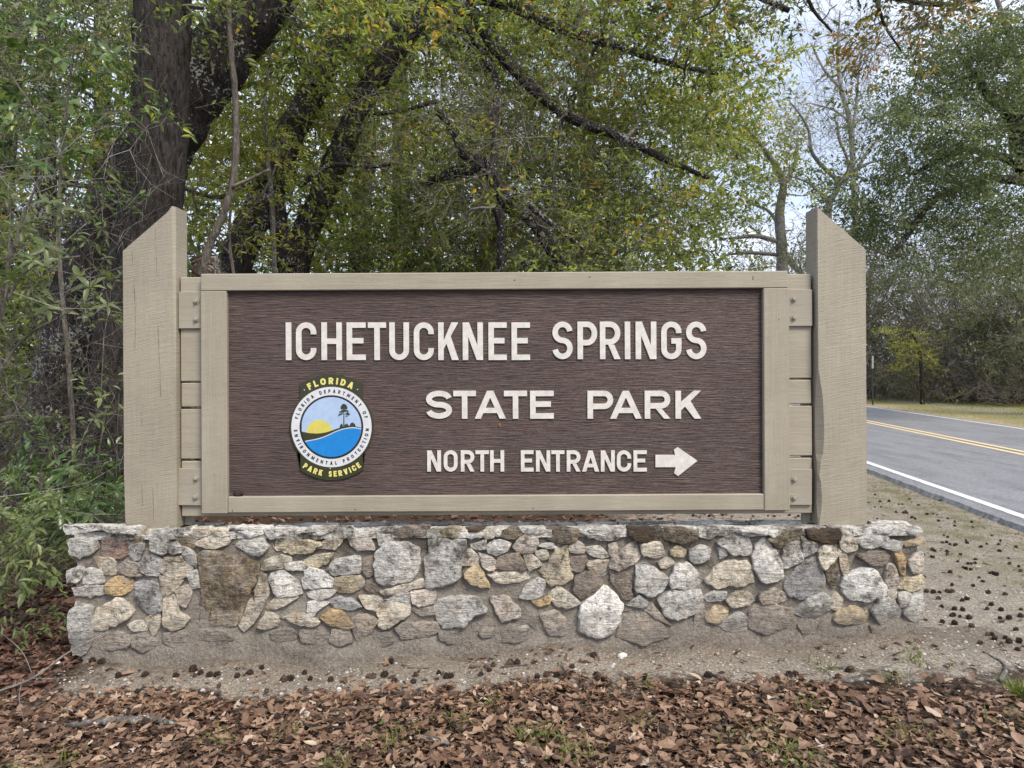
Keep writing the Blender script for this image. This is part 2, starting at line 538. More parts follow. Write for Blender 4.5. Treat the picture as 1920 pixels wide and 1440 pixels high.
def strip(acc, f0, f1, z, ys, wob=0.0, thick=0.0):
    x0 = f0(ys) + (wob * rng.standard_normal(len(ys)) if wob else 0)
    x1 = f1(ys)
    n = len(ys)
    v = np.vstack((np.stack((x0, ys, np.full(n, z)), 1), np.stack((x1, ys, np.full(n, z)), 1)))
    i = np.arange(n - 1)
    q = np.stack((i, i + n, i + n + 1, i + 1), 1)
    if thick:
        v = np.vstack((v, np.stack((x0 - 0.06, ys, np.full(n, z - thick)), 1), np.stack((x1 + 0.06, ys, np.full(n, z - thick)), 1)))
        q = np.vstack((q, np.stack((i, i + 1, i + 2 * n + 1, i + 2 * n), 1), np.stack((i + n, i + 3 * n, i + 3 * n + 1, i + n + 1), 1)))
    acc.add(v, quads=q)


def build_road():
    ys = np.concatenate((np.arange(-25, 5, 1.0), np.arange(5, 30, 0.06), np.arange(30, 142, 2.0)))
    m, ns, ls, out = new_mat('worn_asphalt')
    tc = ns.new('ShaderNodeTexCoord'); vec = tc.outputs['Object']
    n = noise_n(ns, ls, vec, 120, 3, 0.75)
    n2 = noise_n(ns, ls, vec, 2.2, 5, 0.6, stretch=(1.6, 0.25, 1))
    n3 = noise_n(ns, ls, vec, 22, 4, 0.7)
    r = ramp(ns, [(0.34, (0.085, 0.086, 0.092)), (0.5, (0.195, 0.198, 0.210)), (0.66, (0.40, 0.40, 0.42))])
    ls.new(math_n(ns, ls, 'ADD', math_n(ns, ls, 'MULTIPLY', n, 0.75), math_n(ns, ls, 'MULTIPLY', n3, 0.25)), r.inputs['Fac'])
    b = ramp(ns, [(0.3, g(0.72)), (0.5, g(1.0)), (0.7, g(1.16))]); ls.new(n2, b.inputs['Fac'])
    col = mixc(ns, ls, r.outputs['Color'], b.outputs['Color'], 1.0, 'MULTIPLY')
    # thin crooked cracks and tar-dark seams
    ck = noise_n(ns, ls, vec, 1.3, 6, 0.62, dist=0.6)
    cr_ = ramp(ns, [(0.492, g(0)), (0.499, g(1)), (0.501, g(1)), (0.508, g(0))]); ls.new(ck, cr_.inputs['Fac'])
    col = mixc(ns, ls, col, (0.05, 0.05, 0.052), math_n(ns, ls, 'MULTIPLY', cr_.outputs['Color'], 0.55))
    pr = node(ns, 'ShaderNodeBsdfPrincipled', Roughness=0.5)
    ls.new(col, pr.inputs['Base Color'])
    ls.new(bump_n(ns, ls, n, 0.7, 0.008), pr.inputs['Normal'])
    ls.new(pr.outputs[0], out.inputs['Surface'])
    a = Acc()
    strip(a, lambda y: 3.87 + 0.115 * y, lambda y: 9.95 + 0.12 * y, RZ, ys, wob=0.009, thick=0.08)
    road = tag(a.obj('road', m), kind='structure')

    def paint(name, c, worn):
        m, ns, ls, out = new_mat(name)
        tc = ns.new('ShaderNodeTexCoord'); vec = tc.outputs['Object']
        n = noise_n(ns, ls, vec, 90, 4, 0.75)
        r = ramp(ns, [(0.33, (0.2, 0.2, 0.2)), (0.45, c)]) if worn else ramp(ns, [(0.25, tuple(k * 0.7 for k in c)), (0.5, c)])
        ls.new(n, r.inputs['Fac'])
        pr = node(ns, 'ShaderNodeBsdfPrincipled', Roughness=0.6)
        ls.new(r.outputs['Color'], pr.inputs['Base Color'])
        ls.new(bump_n(ns, ls, n, 0.5, 0.005), pr.inputs['Normal'])
        ls.new(pr.outputs[0], out.inputs['Surface'])
        return m
    white = paint('white_road_paint', (0.66, 0.66, 0.66), True)
    yellow = paint('yellow_road_paint', (0.70, 0.55, 0.30), True)
    for nm, f, w, mt in (('edge_line', lambda y: 4.12 + 0.115 * y, 0.055, white), ('edge_line', lambda y: 9.72 + 0.12 * y, 0.05, white),
                         ('centre_line', lambda y: 6.86 + 0.125 * y, 0.055, yellow), ('centre_line', lambda y: 7.10 + 0.125 * y, 0.055, yellow)):
        a = Acc()
        strip(a, lambda y: f(y) - w, lambda y: f(y) + w, RZ + 0.004, ys, wob=0.003)
        a.obj(nm, mt, road)


build_road()
# ------------------------------------------------------------------ stone wall
def stone_material(name='field_stone', moss=0.0):
    m, ns, ls, out = new_mat(name)
    oi = ns.new('ShaderNodeObjectInfo')
    tc = ns.new('ShaderNodeTexCoord')
    addv = ns.new('ShaderNodeVectorMath'); addv.operation = 'ADD'
    rv = ns.new('ShaderNodeVectorMath'); rv.operation = 'SCALE'
    rv.inputs[0].default_value = (13.0, 7.0, 19.0)
    ls.new(oi.outputs['Random'], rv.inputs['Scale'])
    ls.new(tc.outputs['Object'], addv.inputs[0]); ls.new(rv.outputs[0], addv.inputs[1])
    v = addv.outputs[0]
    n1 = noise_n(ns, ls, v, 9, 5, 0.62, dist=0.4)
    n2 = noise_n(ns, ls, v, 45, 6, 0.7)
    n3 = noise_n(ns, ls, v, 160, 3, 0.7)
    n4 = noise_n(ns, ls, v, 14, 4, 0.6)
    ledge = noise_n(ns, ls, v, 30, 5, 0.65, stretch=(0.35, 1, 1.6), dist=0.8)
    col = oi.outputs['Color']
    vr = ramp(ns, [(0.33, g(0.5)), (0.48, g(0.95)), (0.66, g(1.35))]); ls.new(n2, vr.inputs['Fac'])
    col = mixc(ns, ls, col, vr.outputs['Color'], 1.0, 'MULTIPLY')
    # ochre rust, from stone to stone
    osc = ramp(ns, [(0.53, g(0)), (0.66, g(1))]); ls.new(n1, osc.inputs['Fac'])
    amt = math_n(ns, ls, 'MULTIPLY', osc.outputs['Color'], math_n(ns, ls, 'MULTIPLY', oi.outputs['Alpha'], 0.75))
    col = mixc(ns, ls, col, (0.30, 0.18, 0.075), amt)
    # grey weathering
    gw = ramp(ns, [(0.50, g(0)), (0.63, g(1))]); ls.new(n4, gw.inputs['Fac'])
    col = mixc(ns, ls, col, (0.29, 0.28, 0.265), math_n(ns, ls, 'MULTIPLY', gw.outputs['Color'], 0.45))
    # dark algae and moss, most of it near the top
    geo0 = ns.new('ShaderNodeNewGeometry'); sp0 = ns.new('ShaderNodeSeparateXYZ'); ls.new(geo0.outputs['Position'], sp0.inputs[0])
    mo = noise_n(ns, ls, geo0.outputs['Position'], 5.5, 6, 0.68)
    mh = math_n(ns, ls, 'ADD', mo, math_n(ns, ls, 'MULTIPLY', sp0.outputs['Z'], 0.30))
    mr = ramp(ns, [(0.675 - moss, g(0)), (0.745 - moss, g(1))]); ls.new(mh, mr.inputs['Fac'])
    mfine = ramp(ns, [(0.4, g(0.1)), (0.55, g(1))]); ls.new(n2, mfine.inputs['Fac'])
    col = mixc(ns, ls, col, (0.045, 0.035, 0.024), math_n(ns, ls, 'MULTIPLY', math_n(ns, ls, 'MULTIPLY', mr.outputs['Color'], mfine.outputs['Color']), 0.85))
    # black pits and cracks
    pit = ramp(ns, [(0.33, g(1)), (0.405, g(0))]); ls.new(n2, pit.inputs['Fac'])
    crk = ramp(ns, [(0.482, g(0)), (0.498, g(1)), (0.502, g(1)), (0.518, g(0))]); ls.new(ledge, crk.inputs['Fac'])
    crkm = math_n(ns, ls, 'MULTIPLY', crk.outputs['Color'], math_n(ns, ls, 'GREATER_THAN', n4, 0.5))
    dark = math_n(ns, ls, 'MULTIPLY', math_n(ns, ls, 'MAXIMUM', pit.outputs['Color'], crkm), 0.7)
    col = mixc(ns, ls, col, (0.035, 0.03, 0.026), dark)
    # rain-splashed earth on the foot of the wall
    geo = ns.new('ShaderNodeNewGeometry'); sp = ns.new('ShaderNodeSeparateXYZ'); ls.new(geo.outputs['Position'], sp.inputs[0])
    hz = math_n(ns, ls, 'ADD', sp.outputs['Z'], math_n(ns, ls, 'ADD', math_n(ns, ls, 'MULTIPLY', math_n(ns, ls, 'SUBTRACT', noise_n(ns, ls, geo.outputs['Position'], 7, 5, 0.6), 0.5), 0.55), math_n(ns, ls, 'MULTIPLY', sp.outputs['X'], -0.035)))
    sm = ramp(ns, [(0.04, g(1)), (0.22, g(0))]); ls.new(hz, sm.inputs['Fac'])
    mud = ramp(ns, [(0.35, (0.12, 0.102, 0.087)), (0.6, (0.21, 0.185, 0.16))]); ls.new(n3, mud.inputs['Fac'])
    col = mixc(ns, ls, col, mud.outputs['Color'], math_n(ns, ls, 'MULTIPLY', sm.outputs['Color'], 0.8))
    pr = node(ns, 'ShaderNodeBsdfPrincipled', Roughness=0.88)
    pr.inputs['Specular IOR Level'].default_value = 0.25
    ls.new(col, pr.inputs['Base Color'])
    h = math_n(ns, ls, 'ADD', math_n(ns, ls, 'ADD', math_n(ns, ls, 'MULTIPLY', ledge, 0.9), math_n(ns, ls, 'MULTIPLY', n2, 0.8)), math_n(ns, ls, 'MULTIPLY', n3, 0.25))
    ls.new(bump_n(ns, ls, h, 0.9, 0.026), pr.inputs['Normal'])
    ls.new(pr.outputs[0], out.inputs['Surface'])
    return m


def mortar_material():
    m, ns, ls, out = new_mat('old_mortar')
    tc = ns.new('ShaderNodeTexCoord'); v = tc.outputs['Object']
    n1 = noise_n(ns, ls, v, 5, 5, 0.6)
    n2 = noise_n(ns, ls, v, 60, 5, 0.7)
    n3 = noise_n(ns, ls, v, 220, 2, 0.7)
    n4 = noise_n(ns, ls, v, 11, 5, 0.65)
    r = ramp(ns, [(0.3, (0.13, 0.112, 0.09)), (0.5, (0.265, 0.236, 0.20)), (0.72, (0.40, 0.37, 0.322))])
    ls.new(math_n(ns, ls, 'ADD', math_n(ns, ls, 'MULTIPLY', n1, 0.6), math_n(ns, ls, 'MULTIPLY', n2, 0.4)), r.inputs['Fac'])
    sp = ns.new('ShaderNodeSeparateXYZ'); ls.new(v, sp.inputs[0])
    col = r.outputs['Color']
    # black algae streaks that hang from the top
    hz = math_n(ns, ls, 'ADD', sp.outputs['Z'], math_n(ns, ls, 'MULTIPLY', math_n(ns, ls, 'SUBTRACT', n4, 0.5), 1.1))
    st = ramp(ns, [(0.46, g(0)), (0.66, g(1))]); ls.new(hz, st.inputs['Fac'])
    col = mixc(ns, ls, col, (0.06, 0.048, 0.036), math_n(ns, ls, 'MULTIPLY', st.outputs['Color'], 0.75))
    hz2 = math_n(ns, ls, 'ADD', math_n(ns, ls, 'SUBTRACT', sp.outputs['Z'], math_n(ns, ls, 'MULTIPLY', sp.outputs['X'], 0.035)), math_n(ns, ls, 'MULTIPLY', math_n(ns, ls, 'SUBTRACT', n4, 0.5), 0.5))
    sm = ramp(ns, [(0.0, g(1)), (0.22, g(0))]); ls.new(hz2, sm.inputs['Fac'])
    mud = ramp(ns, [(0.34, (0.075, 0.061, 0.05)), (0.5, (0.2, 0.17, 0.142)), (0.62, (0.33, 0.293, 0.25)), (0.7, (0.5, 0.46, 0.41))]); ls.new(math_n(ns, ls, 'ADD', math_n(ns, ls, 'MULTIPLY', n3, 0.5), math_n(ns, ls, 'MULTIPLY', n2, 0.5)), mud.inputs['Fac'])
    col = mixc(ns, ls, col, mud.outputs['Color'], math_n(ns, ls, 'MULTIPLY', sm.outputs['Color'], 0.9))
    pr = node(ns, 'ShaderNodeBsdfPrincipled', Roughness=0.95)
    pr.inputs['Specular IOR Level'].default_value = 0.15
    ls.new(col, pr.inputs['Base Color'])
    h = math_n(ns, ls, 'ADD', math_n(ns, ls, 'ADD', math_n(ns, ls, 'MULTIPLY', n2, 0.7), math_n(ns, ls, 'MULTIPLY', n3, 0.3)), math_n(ns, ls, 'MULTIPLY', n4, 0.8))
    ls.new(bump_n(ns, ls, h, 0.9, 0.03), pr.inputs['Normal'])
    ls.new(pr.outputs[0], out.inputs['Surface'])
    return m


STONE_COL = {
    'W': (0.671, 0.649, 0.602, 0.2), 'w': (0.602, 0.581, 0.529, 0.4), 'g': (0.473, 0.456, 0.421, 0.3), 'G': (0.361, 0.354, 0.344, 0.15),
    'c': (0.576, 0.520, 0.421, 0.7), 'C': (0.499, 0.439, 0.348, 0.7), 'p': (0.516, 0.452, 0.387, 0.4), 'y': (0.550, 0.473, 0.335, 1.0),
    'o': (0.533, 0.421, 0.271, 1.0), 'O': (0.499, 0.353, 0.189, 1.0), 't': (0.370, 0.320, 0.265, 0.4), 'm': (0.292, 0.258, 0.221, 0.2),
    'b': (0.232, 0.191, 0.155, 0.4), 'd': (0.292, 0.243, 0.172, 0.9), 'k': (0.086, 0.057, 0.040, 0.6), 'r': (0.318, 0.224, 0.194, 0.5), 'D': (0.361, 0.292, 0.206, 1.0)}
# outlines of the stones, read off four enlarged quarters of the wall: (colour, how far it stands proud in mm, outline)
R1 = [
 ('w', 40, [(120,170),(330,165),(700,175),(712,235),(560,228),(430,200),(250,205),(170,240),(120,225)]),
 ('o', 16, [(715,230),(760,200),(775,225),(775,310),(705,310)]),
 ('g', 22, [(835,215),(1030,205),(990,260),(960,400),(850,375),(830,280)]),
 ('w', 22, [(1050,205),(1190,180),(1190,230),(1110,255),(1045,240)]),
 ('c', 22, [(1220,190),(1335,185),(1345,225),(1270,255),(1220,240)]),
 ('c', 20, [(1360,200),(1505,195),(1505,245),(1440,255),(1395,220)]),
 ('w', 36, [(1530,175),(1840,172),(1838,215),(1690,258),(1620,215),(1530,205)]),
 ('w', 30, [(130,290),(200,280),(345,280),(365,350),(330,400),(240,430),(150,415)]),
 ('r', 20, [(430,280),(520,255),(600,310),(640,370),(600,435),(500,430),(430,410)]),
 ('w', 24, [(655,340),(760,320),(775,350),(735,440),(700,455),(650,400)]),
 ('w', 30, [(985,340),(1060,305),(1110,340),(1090,385),(1030,400),(985,380)]),
 ('d', 22, [(1070,285),(1190,250),(1225,300),(1190,350),(1120,320)]),
 ('c', 24, [(1230,300),(1330,280),(1500,270),(1470,330),(1390,360),(1290,345),(1230,325)]),
 ('w', 34, [(1560,330),(1650,290),(1790,285),(1830,350),(1760,415),(1680,405),(1600,355)]),
 ('C', 18, [(355,440),(520,450),(525,570),(440,575),(400,520)]),
 ('t', 18, [(555,560),(580,500),(630,470),(720,500),(755,590),(640,585)]),
 ('g', 24, [(745,480),(800,430),(860,425),(930,470),(940,540),(880,590),(800,570),(760,560)]),
 ('C', 22, [(960,440),(1080,450),(1170,530),(1150,590),(1050,620),(990,590),(935,560)]),
 ('g', 16, [(1100,380),(1160,360),(1220,430),(1215,500),(1150,475)]),
 ('w', 24, [(130,560),(220,520),(260,560),(210,640),(130,640)]),
 ('w', 22, [(275,560),(330,535),(400,560),(420,650),(270,655)]),
 ('O', 26, [(465,670),(500,620),(580,610),(650,640),(705,680),(600,745),(520,755),(465,720)]),
 ('g', 18, [(180,700),(300,680),(440,685),(455,740),(330,770),(200,755)]),
 ('G', 28, [(700,670),(800,645),(880,670),(915,780),(925,870),(850,915),(770,880),(720,800)]),
 ('C', 16, [(920,600),(1000,590),(1100,640),(1020,720),(935,780)]),
 ('t', 18, [(1040,720),(1150,680),(1180,760),(1140,850),(1090,840)]),
 ('C', 24, [(945,810),(1020,780),(1080,830),(1060,900),(1160,950),(1110,1030),(1020,1055),(945,1000)]),
 ('g', 14, [(1160,580),(1230,560),(1255,680),(1180,690)]),
 ('D', 26, [(1250,420),(1300,385),(1420,400),(1600,430),(1755,500),(1755,600),(1680,750),(1640,850),(1580,1015),(1400,1010),(1258,1005),(1265,700)]),
 ('C', 24, [(1775,570),(1830,640),(1840,760),(1740,960),(1640,1060),(1595,1010),(1670,830),(1740,690)]),
 ('c', 30, [(380,880),(560,780),(680,900),(620,970),(450,1040),(360,1060),(345,980)]),
 ('g', 30, [(150,900),(250,850),(320,880),(330,1080),(270,1260),(150,1260),(135,1020)]),
 ('c', 18, [(655,1010),(730,985),(800,1000),(790,1055),(690,1060)]),
 ('c', 16, [(800,960),(900,910),(910,1000),(850,1100)]),
 ('m', 16, [(690,1110),(850,1120),(880,1200),(760,1240),(680,1190)]),
 ('m', 14, [(960,1090),(1120,1070),(1180,1150),(1060,1210),(960,1170)]),
 ('m', 12, [(1280,1060),(1480,1070),(1520,1140),(1380,1190),(1270,1150)]),
 ('t', 12, [(420,1130),(540,1090),(650,1110),(640,1200),(480,1220),(400,1190)]),
 ('t', 14, [(1105,380),(1100,330),(1160,340),(1150,365)]),
]
R2 = [
 ('w', 30, [(5,200),(120,180),(235,185),(225,260),(60,275),(15,250)]),
 ('c', 24, [(-30,540),(0,455),(110,430),(190,435),(185,500),(120,525),(20,540)]),
 ('w', 28, [(20,620),(60,575),(130,555),(250,640),(290,740),(200,760),(95,765)]),
 ('C', 20, [(-70,1025),(0,920),(70,930),(105,985),(60,1030),(-20,1045)]),
 ('c', 22, [(5,860),(80,780),(170,755),(250,775),(210,815),(90,870),(30,880)]),
 ('w', 34, [(310,230),(400,180),(540,172),(690,180),(700,205),(560,215),(470,240)]),
 ('w', 28, [(735,230),(800,200),(900,200),(905,230),(860,250),(740,252)]),
 ('w', 26, [(960,200),(1080,185),(1082,212),(990,225)]),
 ('b', 30, [(1095,215),(1180,180),(1375,180),(1340,240),(1160,265)]),
 ('y', 30, [(1410,200),(1560,185),(1680,190),(1680,230),(1600,270),(1480,248)]),
 ('k', 30, [(1692,185),(1850,185),(1800,206),(1700,215)]),
 ('w', 24, [(1700,245),(1830,212),(1845,255),(1760,272)]),
 ('c', 24, [(1860,220),(1910,195),(1945,212),(1935,260),(1875,265)]),
 ('y', 28, [(35,310),(120,285),(300,280),(440,310),(430,345),(340,400),(220,405),(110,370)]),
 ('C', 22, [(455,355),(510,290),(620,270),(635,310),(580,360)]),
 ('c', 20, [(405,245),(465,240),(470,272),(420,282)]),
 ('p', 22, [(715,280),(870,262),(920,362),(780,372),(722,325)]),
 ('w', 26, [(950,242),(1055,245),(1070,310),(980,332)]),
 ('y', 26, [(330,460),(420,420),(560,400),(510,480),(440,515),(350,508)]),
 ('w', 24, [(175,500),(280,475),(345,540),(240,542),(175,532)]),
 ('g', 34, [(530,535),(600,460),(780,430),(802,500),(790,565),(640,585),(560,575)]),
 ('b', 18, [(830,450),(910,440),(920,550),(870,600),(830,540)]),
 ('W', 44, [(950,390),(1050,315),(1210,320),(1300,390),(1295,540),(1240,630),(1100,655),(970,655),(930,610),(935,480)]),
 ('g', 36, [(1390,300),(1500,290),(1640,330),(1662,460),(1650,600),(1560,660),(1360,690),(1370,540),(1345,450),(1400,400)]),
 ('g', 22, [(1610,290),(1700,290),(1700,350),(1655,390)]),
 ('w', 22, [(1770,325),(1870,295),(1858,360),(1780,357)]),
 ('c', 28, [(1665,460),(1740,370),(1810,440),(1815,485),(1740,500),(1670,490)]),
 ('p', 20, [(1835,412),(1920,440),(1985,500),(1920,545),(1855,505)]),
 ('o', 26, [(1720,560),(1810,500),(1890,650),(1905,688),(1780,670),(1705,612)]),
 ('W', 36, [(310,620),(370,520),(480,560),(555,620),(572,680),(440,692),(320,700)]),
 ('y', 28, [(580,700),(600,612),(700,598),(790,602),(830,660),(790,702),(700,740),(600,725)]),
 ('c', 24, [(1000,722),(1180,668),(1320,635),(1332,692),(1200,722),(1030,760)]),
 ('w', 22, [(370,740),(420,708),(580,718),(540,770),(440,795),(380,780)]),
 ('G', 20, [(530,805),(620,778),(720,800),(800,850),(700,885),(585,860)]),
 ('w', 20, [(360,830),(420,810),(520,832),(440,880),(400,940),(360,915)]),
 ('c', 22, [(810,775),(960,775),(985,830),(960,890),(860,870)]),
 ('c', 26, [(960,890),(1060,812),(1210,835),(1215,930),(1100,1000),(1040,1040),(970,1030)]),
 ('g', 14, [(1030,795),(1180,725),(1240,762),(1220,825),(1100,800)]),
 ('c', 24, [(150,960),(240,920),(330,930),(440,990),(400,1025),(280,1010)]),
 ('O', 32, [(470,950),(560,890),(640,900),(725,1010),(700,1050),(540,1012)]),
 ('t', 18, [(735,960),(850,930),(950,980),(890,1070),(780,1150),(750,1060)]),
 ('m', 14, [(1240,872),(1400,872),(1440,920),(1330,932)]),
 ('t', 20, [(1110,1050),(1200,990),(1440,1000),(1480,1060),(1350,1120),(1170,1130)]),
 ('g', 34, [(1450,860),(1500,800),(1640,775),(1780,780),(1880,900),(1780,925),(1700,1020),(1520,1030),(1460,970)]),
 ('p', 14, [(1250,735),(1430,715),(1440,820),(1330,850),(1260,820)]),
 ('b', 10, [(870,640),(960,690),(1000,735),(930,740),(850,700)]),
 ('m', 14, [(60,1070),(200,1050),(250,1120),(140,1170),(50,1140)]),
 ('m', 14, [(300,1070),(480,1050),(560,1110),(430,1170),(310,1150)]),
 ('m', 14, [(570,1060),(690,1070),(720,1150),(620,1190),(550,1150)]),
 ('m', 12, [(900,1100),(1040,1080),(1080,1160),(980,1200),(890,1170)]),
 ('m', 12, [(1500,1060),(1700,1060),(1740,1130),(1600,1170),(1490,1130)]),
 ('m', 12, [(1780,1010),(1900,970),(1960,1040),(1860,1090),(1760,1080)]),
]
R3 = [
 ('w', 26, [(110,200),(170,198),(165,240),(120,242)]),
 ('d', 22, [(180,220),(290,185),(365,230),(300,270),(205,265)]),
 ('w', 32, [(385,190),(535,180),(535,220),(450,236),(390,222)]),
 ('d', 30, [(545,215),(640,192),(840,200),(820,290),(720,315),(600,290)]),
 ('g', 30, [(870,210),(1050,178),(1215,188),(1200,260),(1100,290),(950,262)]),
 ('k', 34, [(1290,185),(1540,185),(1550,240),(1500,290),(1390,300),(1290,252)]),
 ('d', 30, [(1570,200),(1740,192),(1845,220),(1840,280),(1720,310),(1600,282)]),
 ('w', 26, [(60,335),(150,290),(250,320),(230,370),(150,410),(80,392)]),
 ('p', 26, [(295,340),(350,270),(480,252),(490,340),(440,390),(330,392)]),
 ('w', 18, [(530,330),(600,318),(700,332),(660,360),(560,352)]),
 ('c', 20, [(490,390),(560,372),(580,430),(540,452),(495,422)]),
 ('p', 22, [(775,340),(830,305),(880,330),(890,390),(790,392)]),
 ('w', 28, [(910,362),(1020,340),(1095,420),(1040,437),(940,407)]),
 ('p', 18, [(1110,340),(1160,325),(1175,380),(1150,425),(1115,402)]),
 ('p', 26, [(1190,400),(1270,330),(1340,312),(1385,410),(1330,480),(1200,530),(1120,512),(1120,472)]),
 ('c', 22, [(1390,330),(1500,302),(1560,340),(1570,410),(1510,435),(1405,412)]),
 ('y', 20, [(1640,380),(1700,345),(1750,380),(1740,420),(1660,427)]),
 ('g', 30, [(1810,380),(1900,340),(1970,370),(1955,450),(1870,485),(1810,462)]),
 ('c', 14, [(1540,480),(1620,440),(1655,490),(1570,527)]),
 ('b', 24, [(140,510),(190,420),(330,410),(395,520),(350,545),(200,537)]),
 ('c', 20, [(385,425),(450,420),(520,490),(430,540),(405,510)]),
 ('y', 26, [(505,550),(600,480),(640,390),(740,345),(750,460),(790,600),(690,660),(610,677),(560,592)]),
 ('b', 20, [(780,450),(900,432),(915,490),(860,555),(800,542)]),
 ('c', 28, [(925,490),(1000,460),(1110,470),(1110,540),(1050,590),(960,572)]),
 ('c', 22, [(90,580),(250,560),(450,557),(400,620),(250,652),(150,642)]),
 ('b', 30, [(820,620),(900,565),(1020,590),(1045,660),(975,735),(880,780),(815,742)]),
 ('b', 22, [(1110,562),(1180,552),(1270,580),(1300,780),(1240,782),(1150,682)]),
 ('g', 34, [(1350,515),(1440,500),(1600,600),(1590,680),(1460,762),(1340,712)]),
 ('w', 34, [(1640,620),(1680,520),(1780,497),(1860,560),(1900,680),(1780,702),(1640,690)]),
 ('w', 36, [(1540,790),(1640,722),(1880,718),(1900,800),(1850,920),(1700,967),(1600,942)]),
 ('g', 18, [(360,770),(400,680),(500,622),(560,642),(520,762),(420,792)]),
 ('O', 18, [(440,792),(520,805),(580,765),(590,822),(510,857)]),
 ('c', 26, [(600,760),(680,692),(790,772),(845,830),(740,862),(650,842)]),
 ('W', 46, [(890,830),(1000,745),(1070,692),(1150,760),(1220,850),(1190,1000),(1120,1090),(1010,1115),(850,1072),(860,950)]),
 ('g', 18, [(1275,840),(1370,765),(1440,830),(1380,862)]),
 ('t', 16, [(1400,805),(1480,842),(1610,1000),(1500,950),(1420,882)]),
 ('p', 24, [(100,790),(220,782),(340,880),(330,940),(190,977),(140,882)]),
 ('t', 18, [(530,930),(640,902),(800,1030),(780,1090),(600,1102),(560,1012)]),
 ('t', 16, [(1240,920),(1400,892),(1560,1012),(1600,1100),(1400,1180),(1180,1112)]),
 ('m', 12, [(200,1060),(260,1012),(420,1022),(480,1120),(300,1160),(205,1150)]),
 ('t', 14, [(1720,1050),(1850,1002),(1960,1042),(1900,1130),(1760,1122)]),
 ('c', 12, [(305,1045),(380,1028),(400,1052),(345,1072)]),
 ('t', 14, [(10,1060),(150,1000),(190,1040),(150,1100),(30,1110)]),
]
